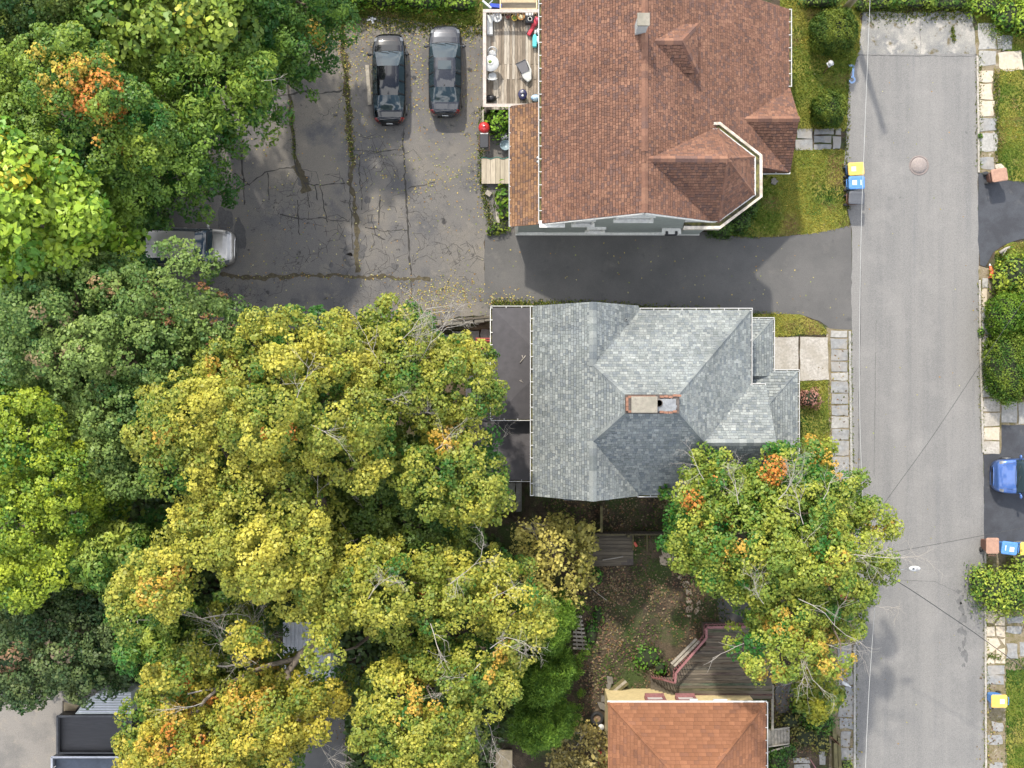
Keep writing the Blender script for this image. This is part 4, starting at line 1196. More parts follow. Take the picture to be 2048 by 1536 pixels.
# chimney: wide low brick base, capped stack on its west half
cb = MB().box(((TX0 + TX1) / 2, (TY0 + TY1) / 2, TZ + .06), (TX1 - TX0 + .1, TY1 - TY0 + .12, .34))
cbo = cb.build('chimney', M['soot'], gh, bevel=0.02)
cx, cy = (TX0 + TX1) / 2, (TY0 + TY1) / 2
rr = random.Random(4)
for lvl in range(4):
    for side in range(4):
        n = 6 if side % 2 == 0 else 3
        for j in range(n):
            if side % 2 == 0:
                p = (cx - .52 + (j - 2.5) * .21, cy + (.33 if side == 0 else -.33), TZ + .3 + lvl * .085); s_ = (.195, .1, .07)
            else:
                p = (cx - .52 + (.66 if side == 1 else -.66), cy + (j - 1) * .21, TZ + .3 + lvl * .085); s_ = (.1, .195, .07)
            MB().box(p, s_).build('brick', M['brick'], cbo)
MB().box((cx - .52, cy, TZ + .4), (1.28, .58, .36)).build('stack_core', M['soot'], cbo)
MB().box((cx - .42, cy - .02, TZ + .68), (1.18, .74, .13)).build('cap_stone', M['mortar'], cbo, bevel=0.02)
for j in range(9):
    MB().box((cx + .42 + (j % 5) * .2, cy + .36 - (j // 5) * .72 + rr.uniform(-.04, .04), TZ + .26), (.18, .1, .06), rr.uniform(-.1, .1)).build('brick', M['brick'], cbo)
fl = MB(); fl.box((cx + .62, cy - .05, TZ + .245), (.9, .56, .03)); fl.box((cx + .75, cy + .1, TZ + .27), (.35, .2, .03), .4); fl.box((cx + .98, cy - .18, TZ + .27), (.2, .3, .03), -.3)
fl.build('broken_mortar', M['lead'], cbo)
MB().lathe((cx + .3, cy + .04, TZ + .26), [(.17, 0), (.17, .05), (.14, .05), (.14, .0)], 16).build('flue', M['soot'], cbo)
# vent pipe and gutters
vp = P(1252, 640, 6.3)
MB().lathe((vp.x, vp.y, 5.8), [(.06, 0), (.06, .75), (.045, .75), (.045, .5)], 12).build('vent_pipe', M['lead'], gh)
gutter(gh, (EX0, gsY, GE), (EX0, gnY, GE), (-1, 0))
gutter(gh, (vx, EY1, GE), (EX1 + .1, EY1, GE), (0, 1), floor=0.07)
gutter(gh, (EX1, EY1, GE), (EX1, -0.05, GE), (1, 0), floor=0.05)
gutter(gh, (EX1, -0.05, GE), (EX1 + .75, -0.05, GE), (0, 1), floor=0.05)
gutter(gh, (vx - .1, EY0, GE), (EX1 + .75, EY0, GE), (0, -1), floor=0.07)
gutter(gh, (11.9, 3.35, pz0), (13.5, 3.35, pz0), (0, 1), floor=0.05)
gutter(gh, (13.44, 3.35, pz0), (13.44, 0.75, pz0), (1, 0), floor=0.05)
gutter(gh, (13.5, 0.67, pz0), (14.8, 0.67, pz0), (0, 1), floor=0.05)
gutter(gh, (14.72, 0.67, pz0), (14.72, -5.2, pz0), (1, 0), floor=0.05)
for y in (-4.0, -1.6, 1.0, 2.6):
    window(gh, (11.4, y, 4.2), 0.8, 1.2, (1, 0))
for x in (7.2, 9.4):
    window(gh, (x, -5.1, 3.9), 0.9, 1.4, (0, -1)); window(gh, (x, 3.3, 3.9), 0.9, 1.4, (0, 1))
# rear one-storey wings with black membrane roofs
def flat_wing(x0, x1, y0, y1, z, crown, nm):
    b = MB()
    ins = min(x1 - x0, (y1 - y0) * .49); cx_, cy0, cy1 = x1, y0 + ins, y1 - ins
    v = [(x0, y0, z), (x1, y0, z), (x1, cy0, z + crown), (x1, cy1, z + crown), (x1, y1, z), (x0, y1, z)]
    b.add(v, [(0, 1, 2), (0, 2, 3, 5), (3, 4, 5)])
    b.add([(x0, y0, z - .1), (x1, y0, z - .1), (x1, y1, z - .1), (x0, y1, z - .1)] + [(x0, y0, z), (x1, y0, z), (x1, y1, z), (x0, y1, z)], [(0, 1, 5, 4), (1, 2, 6, 5), (2, 3, 7, 6), (3, 0, 4, 7)])
    return b.build('flat_roof', M['membrane'], gh)
flat_wing(-1.02, 1.42, -1.8, 3.92, 3.2, 0.3, 'a')
flat_wing(-3.0, 1.42, -5.0, -1.9, 2.4, 0.22, 'b')
flat_wing(-2.4, -1.1, -1.88, 1.62, 2.5, 0.12, 'c')
ww = MB(); wall_box(ww, -0.85, 1.4, -1.65, 3.7, -1.3, 3.1); wall_box(ww, -2.8, 1.4, -4.8, -1.7, -1.3, 2.3); wall_box(ww, -2.2, -0.85, -1.7, 1.45, -1.3, 2.4)
ww.build('wing_wall', M['palewall'], gh)
gutter(gh, (-1.02, -1.8, 3.2), (-1.02, 3.92, 3.2), (-1, 0), floor=0.07, m=M['whitetrim'])
gutter(gh, (-1.1, 3.92, 3.2), (1.3, 3.92, 3.2), (0, 1), floor=0.06)
gutter(gh, (-1.1, -1.8, 3.2), (1.0, -1.8, 3.2), (0, -1), floor=0.05)
gutter(gh, (-3.0, -5.0, 2.4), (1.2, -5.0, 2.4), (0, -1), floor=0.05)
gutter(gh, (-2.4, 1.62, 2.5), (-1.1, 1.62, 2.5), (0, 1), floor=0.03)

# ------------------------------------------------------------------ orange-roofed house at the bottom edge
oh = thing('orange_roofed_house', 'cream house with low orange-brown hipped shingle roof beside the wooden deck', 'house', (8.8, -20.0, 0))
OX0, OX1, OY1, OY0, OE = 4.86, 12.86, -16.12, -27.0, 4.0
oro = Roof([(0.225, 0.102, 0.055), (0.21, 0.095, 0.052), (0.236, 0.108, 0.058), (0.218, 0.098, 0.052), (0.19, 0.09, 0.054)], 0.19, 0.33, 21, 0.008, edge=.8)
orz = 6.1; ocx = (OX0 + OX1) / 2
oro.face([(OX0, OY1, OE), (OX1, OY1, OE), (ocx, OY1 - 4, orz)])
oro.face([(OX1, OY1, OE), (OX1, OY0, OE), (ocx, OY0, orz), (ocx, OY1 - 4, orz)])
oro.face([(OX0, OY0, OE), (OX0, OY1, OE), (ocx, OY1 - 4, orz), (ocx, OY0, orz)])
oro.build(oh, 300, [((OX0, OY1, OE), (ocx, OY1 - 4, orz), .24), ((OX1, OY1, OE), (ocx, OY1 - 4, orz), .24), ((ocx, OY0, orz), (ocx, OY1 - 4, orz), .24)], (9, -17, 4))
ow = MB(); wall_box(ow, OX0 + .15, OX1 - .3, OY0, OY1 - .34, 0, 3.95)
ow.build('wall', M['cream'], oh)
for x in (7.45, 9.05):
    f = MB()
    f.bar((x - .5, OY1 - .2, 3.1), (x + .5, OY1 - .2, 3.1), .2, .1); f.bar((x - .5, OY1 - .2, 2.0), (x + .5, OY1 - .2, 2.0), .26, .08)
    for sg in (-1, 1): f.bar((x + sg * .47, OY1 - .26, 2.0), (x + sg * .47, OY1 - .26, 3.05), .12, .14)
    wo = f.build('window', M['pinkrail'], oh)
    MB().box((x, OY1 - .3, 2.5), (.8, .06, 1.0)).build('pane', M['white'], wo)
gutter(oh, (OX1, OY1 + .02, OE), (OX1, OY0, OE), (1, 0), floor=0.06)
MB().bar((OX0 - .03, OY1 + .04, OE - .05), (OX1 + .05, OY1 + .04, OE - .05), .07, .12).build('fascia', M['whitetrim'], oh)
MB().bar((9.0, OY1 + .12, 3.95), (9.4, OY1 + .12, 3.95), .1, .12).bar((10.2, OY1 + .12, 3.95), (10.9, OY1 + .12, 3.95), .08, .1).build('gutter_piece', M['white'], oh)


# ------------------------------------------------------------------ cars
def interp(t, ts, vs):
    return float(np.interp(t, ts, vs))


def paint(name, col, metal=0.5, rough=0.3):
    return mat(name, col, rough, 0.05, 3, metal=metal, coat=1.0, coat_rough=0.02, spec=0.15)


M['lampglass'] = mat('headlamp glass', (0.12, 0.125, 0.13), 0.15, 0, spec=0.5, coat=0.5)
M['taillamp'] = mat('tail lamp', (0.28, 0.012, 0.012), 0.15, 0, coat=1.0)
M['cartrim'] = mat('black car trim', (0.02, 0.02, 0.021), 0.4, 0.1, 6)
M['alloy'] = mat('alloy wheel', (0.45, 0.46, 0.47), 0.3, 0.08, 6, metal=0.9)


def car(name, label, L, Wd, suv, pm, loc, rz, sunroof=False, roof_mat=None, rails=False):
    c = thing(name, label, 'car', loc, rz)
    hw0 = Wd / 2
    if not suv:
        T = [0, .006, .018, .035, .06, .12, .22, .4, .6, .78, .86, .91, .945, .968, .984, .995, 1.0]
        HW = [.5, .63, .75, .835, .895, .955, .985, 1.0, 1.0, .98, .95, .91, .855, .785, .70, .60, .5]
        ZT = [.6, .74, .87, .94, .97, 1.0, .99, .97, .95, .93, .885, .84, .79, .745, .69, .62, .55]
        rb, rr_, rf, wb = .13, .285, .605, .79
        zrT, zrV = [rb, .2, rr_, .37, .48, rf, .7, wb], [.99, 1.2, 1.37, 1.43, 1.44, 1.38, 1.19, .94]
    else:
        T = [0, .012, .03, .1, .25, .5, .7, .8, .88, .925, .955, .975, .99, 1.0]
        HW = [.82, .92, .96, .98, 1.0, 1.0, 1.0, .985, .955, .915, .86, .79, .69, .56]
        ZT = [.7, 1.0, 1.06, 1.08, 1.08, 1.07, 1.06, 1.05, 1.01, .96, .9, .83, .73, .6]
        rb, rr_, rf, wb = .015, .06, .60, .765
        zrT, zrV = [rb, .04, rr_, .2, .45, rf, .7, wb], [1.1, 1.5, 1.66, 1.74, 1.75, 1.69, 1.4, 1.08]
    ts = sorted(set(list(np.linspace(0, 1, 60)) + T))
    prof = lambda hw, zt: [(0, zt + .035), (.3 * hw, zt + .03), (.6 * hw, zt + .02), (.8 * hw, zt + .0), (.92 * hw, zt - .035), (.985 * hw, zt - .12), (hw, zt - .27), (hw * .99, .42), (hw * .965, .27), (hw * .9, .2)]
    b = MB(); vs = []; n = 19
    for t in ts:
        hw = hw0 * interp(t, T, HW); zt = interp(t, T, ZT)
        y = (t - .5) * L
        h = prof(hw, zt)
        ring_ = [(-x, y, z) for x, z in h[::-1]] + [(x, y, z) for x, z in h[1:]]
        vs += ring_
    fs = [(i * n + j, i * n + j + 1, (i + 1) * n + j + 1, (i + 1) * n + j) for i in range(len(ts) - 1) for j in range(n - 1)]
    fs += [tuple(range(n)), tuple(range((len(ts) - 1) * n, len(ts) * n))[::-1]]
    b.add(vs, fs, 0, True)
    bo_ = b.build('body', pm, c, True)
    # greenhouse
    gt = sorted(set([rb, rr_, rf, wb] + list(np.linspace(rb, rr_, 6)) + list(np.linspace(rr_, rf, 9)) + list(np.linspace(rf, wb, 6))))
    def sec(t):
        y = (t - .5) * L
        z = interp(t, zrT, zrV)
        if suv: e = hw0 * interp(t, [rb, rr_, rf, wb], [.8, .72, .72, .86]); bb = hw0 * .95
        else: e = hw0 * interp(t, [rb, rr_, .45, rf, wb], [.74, .62, .645, .64, .8]); bb = hw0 * interp(t, [rb, .25, .7, wb], [.80, .93, .93, .86])
        zb = interp(t, T, ZT) - .01
        if bb < e: bb = e + .01
        z = max(z, zb + .01)
        q = [(0, z + .02), (.45 * e, z + .012), (.8 * e, z - .012), (e, z - .045 if z > zb + .06 else z - .01), (bb, zb)]
        return y, q
    cols_ = {'roof': (rr_, rf), 'rear_window': (rb, rr_), 'windshield': (rf, wb)}
    for nm, (a, d) in cols_.items():
        tt = [t for t in gt if a - 1e-6 <= t <= d + 1e-6]
        m_ = MB(); vv = []
        for t in tt:
            y, q = sec(t)
            row = [(-x, y, z) for x, z in q[3::-1]] + [(x, y, z) for x, z in q[1:4]]
            vv += row
        k = 7
        m_.add(vv, [(i * k + j, i * k + j + 1, (i + 1) * k + j + 1, (i + 1) * k + j) for i in range(len(tt) - 1) for j in range(k - 1)], 0, True)
        go = m_.build(nm, (roof_mat or pm) if nm == 'roof' else M['glass'], c, True)
        ss = go.modifiers.new('smooth', 'SUBSURF'); ss.levels = ss.render_levels = 2
    for sg in (-1, 1):
        m_ = MB(); vv = []
        for t in gt:
            y, q = sec(t)
            vv += [(sg * q[3][0], y, q[3][1]), (sg * q[4][0], y, q[4][1])]
        f_ = [(2 * i, 2 * i + 1, 2 * i + 3, 2 * i + 2) for i in range(len(gt) - 1)]
        m_.add(vv, f_, 0, True)
        m_.build('side_window', M['glass'], c, True)
        for t in (rr_ + (.02 if not suv else .1), (rr_ + rf) / 2, rf + .02):
            y, q = sec(t)
            MB().bar((sg * (q[3][0] + .004), y, q[3][1] + .004), (sg * (q[4][0] + .006), y, q[4][1] + .006), .06, .02).build('door_pillar', M['cartrim'], c, True)
        if rails:
            rl = [((sec(t)[1][3][0] - .03) * sg, sec(t)[0], sec(t)[1][3][1] + .06) for t in np.linspace(rr_ + .03, rf - .02, 8)]
            MB().tube(rl, .02, 6).build('roof_rail', M['cartrim'], c, True)
        tm = wb - .04
        y, q = sec(tm)
        mr = MB().tube([(sg * (hw0 * .9), y + .02, .98 if not suv else 1.1), (sg * (hw0 + .06), y - .01, 1.0 if not suv else 1.13)], .03, 6)
        mr.lathe((sg * (hw0 + .1), y - .02, .95 if not suv else 1.08), [(.05, 0), (.1, .03), (.11, .09), (.07, .15), (.001, .16)], 10, sx=1.15, sy=.7)
        mr.build('side_mirror', pm, c, True)
        # lamps follow the corners
        hl = MB(); vv = []
        for t in np.linspace(.905, .95, 5):
            hw = hw0 * interp(t, T, HW); zt = interp(t, T, ZT); y = (t - .5) * L
            vv += [(sg * hw * .78, y, zt + .012), (sg * hw * .95, y, zt - .042)]
        hl.add(vv, [(2 * i, 2 * i + 1, 2 * i + 3, 2 * i + 2) for i in range(4)], 0, True)
        hl.build('headlight', M['lampglass'], c, True)
        tl = MB(); vv = []
        for t in np.linspace(.008, .06, 4):
            hw = hw0 * interp(t, T, HW); zt = interp(t, T, ZT); y = (t - .5) * L
            vv += [(sg * hw * .8, y, zt + .016), (sg * hw * .965, y, zt - .06), (sg * (hw * 1.0 + .006), y, zt - .22)]
        tl.add(vv, [(3 * i + j, 3 * i + j + 1, 3 * i + j + 4, 3 * i + j + 3) for i in range(3) for j in range(2)], 0, True)
        tl.build('taillight', M['taillamp'], c, True)
        for t in (.175, .815):
            y = (t - .5) * L
            w = MB(); R_ = .34
            w.tube([(sg * (hw0 - .24), y, R_), (sg * (hw0 - .01), y, R_)], R_, 22)
            wo = w.build('wheel', M['rubber'], c, True)
            MB().tube([(sg * (hw0 - .05), y, R_), (sg * (hw0 + .004), y, R_)], .22, 16).build('rim', M['alloy'], wo, True)
        for t in ((rr_ + rf) / 2 - .07, (rr_ + rf) / 2 + .12):
            MB().box((sg * (hw0 + .008), (t - .5) * L, .88), (.03, .18, .03)).build('door_handle', pm, c, True)
    # grille, plate, wipers, aerial, bonnet and boot shut lines
    MB().box((0, L / 2 - .03, .5), (hw0 * 1.0, .05, .2)).box((0, L / 2 - .015, .36), (hw0 * 1.2, .05, .08)).build('grille', M['cartrim'], c, True, bevel=.01)
    MB().box((0, -L / 2 + .0, .72 if not suv else .95), (.32, .02, .16)).build('licence_plate', M['whitepl'], c, True)
    for x0, x1 in ((-.55, .05), (.0, .6)):
        y, q = sec(wb - .004); y2, q2 = sec(wb - .03)
        MB().tube([(x0, y + .0, q[0][1] + .015), (x1, y2, q2[0][1] + .02)], .012, 5).build('wiper', M['cartrim'], c, True)
    y, q = sec(rr_ + .03)
    MB().add([(-.02, y + .09, q[0][1] - .02), (.02, y + .09, q[0][1] - .02), (0, y - .09, q[0][1] + .06), (-.025, y - .1, q[0][1] - .02), (.025, y - .1, q[0][1] - .02)], [(0, 1, 2), (1, 4, 2), (4, 3, 2), (3, 0, 2), (0, 3, 4, 1)]).build('aerial', M['cartrim'], c, True)
    sl = MB()
    tb = wb + .012
    line = []
    for x in np.linspace(-.8, .8, 15):
        t = tb - .02 * (abs(x) / .8) ** 2
        line.append((x * hw0, (t - .5) * L, interp(t, T, ZT) + .037 - .035 * abs(x) ** 2.5))
    sl.tube(line, .011, 4)
    for sg in (-1, 1):
        line = []
        for t in np.linspace(tb, .965, 9):
            f_ = .78 - .12 * (t - tb) / (.965 - tb)
            line.append((sg * hw0 * interp(t, T, HW) * f_, (t - .5) * L, interp(t, T, ZT) + .006))
        sl.tube(line, .008, 4)
    if not suv:
        line = [(x * hw0, (.045 - .5) * L + .02 * abs(x), interp(.045, T, ZT) + .03 - .03 * abs(x) ** 2.5) for x in np.linspace(-.75, .75, 11)]
        sl.tube(line, .009, 4)
    sl.build('shut_line', M['cartrim'], c, True)
    if sunroof:
        t0, t1 = rf - .135, rf - .035
        vv = []
        for t in np.linspace(t0, t1, 4):
            y, q = sec(t); e = q[3][0] * .62
            vv += [(-e, y, q[1][1] + .014), (0, y, q[0][1] + .012), (e, y, q[1][1] + .014)]
        MB().add(vv, [(3 * i + j, 3 * i + j + 1, 3 * i + j + 4, 3 * i + j + 3) for i in range(3) for j in range(2)], 0, True).build('sunroof', M['glass'], c, True)
    return c


p_black = paint('gloss black car paint', (0.0035, 0.004, 0.0055), 0.0, 0.15)
p_grey = paint('graphite metallic car paint', (0.03, 0.032, 0.038), 0.4, 0.25)
p_silver = paint('champagne silver car paint', (0.42, 0.4, 0.37), 0.7, 0.35)
p_blue = paint('steel blue car paint', (0.07, 0.14, 0.36), 0.6, 0.3)
car('black_sedan', 'glossy black sedan parked in the lot beside a loose plank', 4.85, 1.8, False, p_black, P(781, 164, 0), 0.01)
car('grey_sedan', 'dark silver grey sedan with a sunroof parked near the wooden deck', 4.85, 1.8, False, p_grey, P(892, 148, 0), 0.0, sunroof=True)
car('silver_van', 'champagne silver van half hidden under the trees at the lot edge', 4.75, 1.98, True, p_silver, P(388, 497, 0), -math.pi / 2 - 0.02)
car('blue_car', 'blue car parked on the black driveway across the street', 4.5, 1.9, True, p_blue, P(2060, 950, 0), math.pi / 2, rails=True)


# ------------------------------------------------------------------ wheeled bins
def wheelie(label, lid_m, body_m, px, rz, sticker=None, group=None, logo=False):
    c = thing('wheeled_bin', label, 'bin', P(*px, 0), rz, group)
    # local: lid front towards +X, hinge and wheels at -X
    b = MB()
    lv = [(0.0, .26, .22), (.45, .31, .26), (.9, .36, .29), (.96, .38, .31), (1.0, .38, .31)]
    vs = []
    for z, hx, hy in lv:
        r = .06
        for (sx, sy) in ((-1, -1), (1, -1), (1, 1), (-1, 1)):
            for (ax, ay) in (((hx, hy - r), (hx - r, hy)) if sx * sy > 0 else ((hx - r, hy), (hx, hy - r))):
                vs.append((sx * ax, sy * ay, z + .02))
    n = 8
    b.add(vs, [(i * n + j, i * n + (j + 1) % n, (i + 1) * n + (j + 1) % n, (i + 1) * n + j) for i in range(len(lv) - 1) for j in range(n)] + [tuple(range(n))[::-1], tuple(range(4 * n, 5 * n))])
    b.build('body', body_m, c, True)
    ld = MB(); vs = []
    for z, hx, hy in ((1.02, .42, .34), (1.05, .43, .35), (1.085, .41, .33), (1.1, .34, .27), (1.095, .32, .25)):
        r = .09
        for (sx, sy) in ((-1, -1), (1, -1), (1, 1), (-1, 1)):
            pts = ((hx, hy - r), (hx - r * .3, hy - r * .3), (hx - r, hy)) if sx * sy > 0 else ((hx - r, hy), (hx - r * .3, hy - r * .3), (hx, hy - r))
            for (ax, ay) in pts: vs.append((sx * ax + .02, sy * ay, z))
    n = 12
    ld.add(vs, [(i * n + j, i * n + (j + 1) % n, (i + 1) * n + (j + 1) % n, (i + 1) * n + j) for i in range(4) for j in range(n)] + [tuple(range(n))[::-1], tuple(range(4 * n, 5 * n))])
    lo = ld.build('lid', lid_m, c, True)
    if sticker:
        MB().box((sticker[0], sticker[1], 1.1), (.24, .25, .006)).build('sticker', M['sticker'], lo, True)
    if logo:
        MB().box((.24, 0, 1.1), (.05, .28, .004)).build('label_strip', M['sticker'], lo, True)
    for ry in (-.2, .2):
        MB().box((.02, ry, 1.1), (.5, .025, .012)).build('lid_rib', lid_m, lo, True)
    MB().tube([(-.4, -.2, .95), (-.5, -.2, 1.0), (-.5, .2, 1.0), (-.4, .2, .95)], .02, 6).build('handle', body_m, c, True)
    for sg in (-1, 1):
        MB().tube([(-.3, sg * .2, .13), (-.3, sg * .29, .13)], .13, 14).build('wheel', M['rubber'], c, True)
    return c


darkblue = mat('dark blue plastic', (0.03, 0.07, 0.18), 0.5, 0.1, 5)
wheelie('yellow-lidded recycling bin at the left kerb, next to the blue bin', M['yellowpl'], darkblue, (1700, 345), 0.06, (-.12, 0))
wheelie('blue-lidded bin at the left kerb between yellow and charcoal bins', M['bluepl'], M['bluepl'], (1701, 372), 0.02, (-.1, 0), logo=True)
blk = wheelie('charcoal black-lidded bin at the left kerb, with a brown side', M['greypl'], M['darkbrown'], (1701, 402), -0.05)
wheelie('brown bin standing alone at the mouth of the upper right driveway', M['brownpl'], M['darkbrown'], (1982, 357), 0.15)
wheelie('brown bin beside the blue bins below the lower right driveway', M['brownpl'], M['darkbrown'], (1969, 1087), 1.57)
wheelie('blue bin with a white sticker below the lower right driveway', M['bluepl'], M['bluepl'], (2003, 1091), math.pi - 0.12, (-.1, .05), logo=True)
wheelie('yellow-lidded blue bin at the right edge, below the lower driveway', M['yellowpl'], M['bluepl'], (2040, 1092), math.pi, (-.1, 0))
wheelie('yellow-lidded bin with blue body standing on the right sidewalk', M['yellowpl'], M['bluepl'], (1983, 1392), math.pi, (-.12, 0))

# ------------------------------------------------------------------ street furniture
def cable(name, label, pts, r, m):
    q = [P(x, y, z) for x, y, z in pts]
    # smooth sagging line through the points
    out = []
    n = len(q)
    for i in range(n - 1):
        p0, p1, p2, p3 = q[max(i - 1, 0)], q[i], q[i + 1], q[min(i + 2, n - 1)]
        for k in range(10):
            t = k / 10
            out.append(0.5 * ((2 * p1) + (p2 - p0) * t + (2 * p0 - 5 * p1 + 4 * p2 - p3) * t * t + (3 * p1 - p0 - 3 * p2 + p3) * t ** 3))
    out.append(q[-1])
    return tag(MB().tube(out, r, 5).build(name, m), label, 'cable')


cable('overhead_cable', 'pale overhead cable running along the whole street', [(1775, -900, 8.5), (1752, -300, 7.4), (1740, 0, 7.0), (1730, 250, 6.8), (1722, 480, 6.7), (1719, 800, 6.8), (1730, 1100, 7.0)], 0.011, M['cablew'])
cable('overhead_cable', 'pale overhead cable leaving the street tree towards the bottom edge', [(1752, 1180, 7.0), (1744, 1290, 6.9), (1737, 1400, 6.8), (1731, 1540, 6.9), (1722, 1900, 7.4)], 0.013, M['cablew'])
cable('overhead_cable', 'thin dark wire crossing the street diagonally past the clipped hedge', [(1700, 1110, 7.2), (1770, 1005, 6.6), (1860, 880, 6.2), (1950, 745, 5.9), (2048, 600, 5.9), (2200, 380, 6.2)], 0.011, M['cableb'])
cable('overhead_cable', 'thin dark wire crossing the street below the blue car', [(1700, 1120, 7.2), (1810, 1100, 6.6), (1960, 1072, 6.2), (2100, 1045, 6.2)], 0.011, M['cableb'])
cable('overhead_cable', 'thick dark twisted wire crossing the street diagonally below the lamp', [(1700, 1110, 7.2), (1800, 1166, 6.7), (1900, 1232, 6.4), (1975, 1284, 6.2), (2120, 1390, 6.2)], 0.02, M['cableb'])
lp = P(1655, 1094, 0)
sl_ = thing('street_lamp', 'white street lamp head reaching over the road from the street tree', 'street lamp', lp)
MB().tube([(lp.x, lp.y, 0), (lp.x, lp.y, 7.7)], [.14, .1], 10).build('pole', M['greywood'], sl_)
hd = P(1829, 1137, 7.6)
MB().tube([(lp.x, lp.y, 7.5), (lp.x + .9, lp.y - .05, 7.75), (hd.x - .2, hd.y, 7.6)], .022, 6).build('arm', M['steel'], sl_)
lh = MB().lathe((hd.x, hd.y, 7.55), [(.18, 0), (.25, .03), (.25, .07), (.18, .12), (.001, .14)], 14, sx=1.15, sy=.5)
lho = lh.build('lamp_head', M['whitepl'], sl_)
MB().box((hd.x - .08, hd.y + .01, 7.7), (.09, .09, .05)).build('sensor', M['greypl'], lho)
MB().box((hd.x + .1, hd.y, 7.695), (.12, .02, .01)).box((hd.x + .1, hd.y - .06, 7.69), (.16, .015, .01)).build('vent_slot', M['greypl'], lho)
up = P(1692, 16, 0)
ut = thing('utility_pole', 'pale wooden utility pole rising at the top edge beside a round shrub', 'utility pole', up)
MB().tube([(up.x, up.y, -.1), (up.x, up.y, 7.0)], [.19, .14], 12).build('pole', mat('pale pole timber', (0.42, 0.35, 0.24), 0.8, 0.2, 6), ut)
MB().tube([(up.x, up.y - .2, 6.7), (up.x + .25, up.y - .2, 6.75)], .03, 6).build('cable_bracket', M['greypl'], ut)
# orange cone lying at the driveway corner
cn = thing('traffic_cone', 'orange traffic cone lying on its side by the right kerb', 'traffic cone', P(1983, 543, 0.17), 1.75)
MB().tube([(-.3, 0, 0), (-.05, 0, 0), (.2, 0, 0), (.42, 0, -.06)], [.16, .125, .085, .03], 14).build('cone', M['orangepl'], cn, True)
MB().box((-.31, 0, 0), (.04, .36, .36)).build('base', M['orangepl'], cn, True)
MB().tube([(.3, 0, -.027), (.425, 0, -.061)], [.065, .034], 12).build('tip', M['whitepl'], cn, True)
# white bottle lying on the sidewalk
wb_ = thing('litter_bottle', 'white plastic bottle lying on the lower left sidewalk', 'bottle', P(1691, 1368, 0.1), -0.5)
MB().tube([(-.24, 0, 0), (-.2, 0, 0), (.1, 0, 0), (.2, 0, 0), (.34, 0, 0)], [.06, .09, .09, .04, .035], 12).build('bottle_body', M['whitepl'], wb_, True)
MB().tube([(.34, 0, 0), (.42, 0, 0)], .04, 10).build('bottle_cap', M['greypl'], wb_, True)
# bird feeder on a leaning stick
bf = thing('garden_bird_feeder', 'white bird feeder on a leaning brown stick in the front lawn', 'bird feeder', P(1648, 146, 0))
q = P(1660, 128, 1.5)
MB().tube([P(1646, 148, 0), (q.x, q.y, 1.45)], .025, 6).build('stick', M['darkbrown'], bf)
MB().box((q.x, q.y, 1.5), (.3, .26, .05), .5).lathe((q.x, q.y, 1.52), [(.12, 0), (.12, .14), (.16, .15), (.001, .24)], 8).build('feeder', M['whitepl'], bf)
tag(slab(None, [(1988, 330), (2002, 328), (2010, 338), (2006, 344), (1992, 341)], M['paleslab'], z1=0.12, seed=77, jit=.03, name='stone'), 'pale rough stone behind the lone brown bin', 'stone')
tag(MB().tube([P(2000, 506, 0.2), P(2012, 497, 0.25), P(2020, 494, .2)], [.1, .07, .05], 7).tube([P(2012, 497, .25), P(2005, 512, .15)], [.07, .05], 7).build('driftwood', M['deadwood']), 'pale forked driftwood log on the right lawn corner', 'log')
tag(slab(None, [(1540, 358), (1551, 356), (1556, 364), (1550, 371), (1542, 367)], M['stone'], z1=.14, seed=78, jit=.04, name='stone'), 'grey stone in the dark grass below the brown porch roof', 'stone')

# ------------------------------------------------------------------ loose plank, toy, grill and garden bits beside the brown house
tag(MB().box((*P(737, 170, .04)[:2], .04), (.2, 2.15, .06), 0.07).build('loose_plank', M['greywood']), 'weathered plank lying on the lot beside the black sedan', 'plank')
tg = P(743, 39, .06)
tag(MB().box((tg.x, tg.y, .06), (.5, .1, .06), .15).box((tg.x + .04, tg.y - .05, .08), (.1, .34, .06), .3).lathe((tg.x + .05, tg.y + .05, .06), [(.08, 0), (.08, .08), (.001, .1)], 8).build('broken_toy', M['whitepl']), 'white broken toy plane lying at the top of the lot', 'toy')
gp = P(969, 262, 0)
gr_ = thing('barrel_grill', 'red-topped round grill with black shelf beside the brown house', 'grill', gp)
MB().lathe((gp.x, gp.y, .55), [(.1, 0), (.27, .08), (.3, .25)], 18).build('bowl', M['blackpl'], gr_)
gl = MB().lathe((gp.x, gp.y, .8), [(.31, 0), (.3, .08), (.2, .2), (.06, .25), (.001, .26)], 18)
glo = gl.build('lid', M['redenamel'], gr_)
MB().tube([(gp.x - .08, gp.y, 1.05), (gp.x, gp.y, 1.1), (gp.x + .08, gp.y, 1.05)], .018, 6).build('lid_handle', M['blackpl'], glo)
for a in (0.5, 2.6, 4.7):
    MB().tube([(gp.x + .2 * math.cos(a), gp.y + .2 * math.sin(a), .6), (gp.x + .3 * math.cos(a), gp.y + .3 * math.sin(a), 0)], .02, 6).build('leg', M['blackpl'], gr_)
MB().box((gp.x, gp.y - .7, .78), (.46, .72, .1)).build('side_shelf', M['blackpl'], gr_, bevel=.03)
MB().box((gp.x, gp.y - .32, .83), (.4, .06, .06)).build('shelf_bracket', M['white'], gr_)
MB().tube([(gp.x - .27, gp.y - .4, .7), (gp.x - .27, gp.y - 1.2, .7), (gp.x + .27, gp.y - 1.2, .7), (gp.x + .27, gp.y - .4, .7)], .015, 6).build('cart_frame', M['darkbrown'], gr_)
for sx in (-.25, .25):
    MB().tube([(gp.x + sx, gp.y - 1.15, .7), (gp.x + sx, gp.y - 1.2, 0)], .02, 6).build('leg', M['blackpl'], gr_)
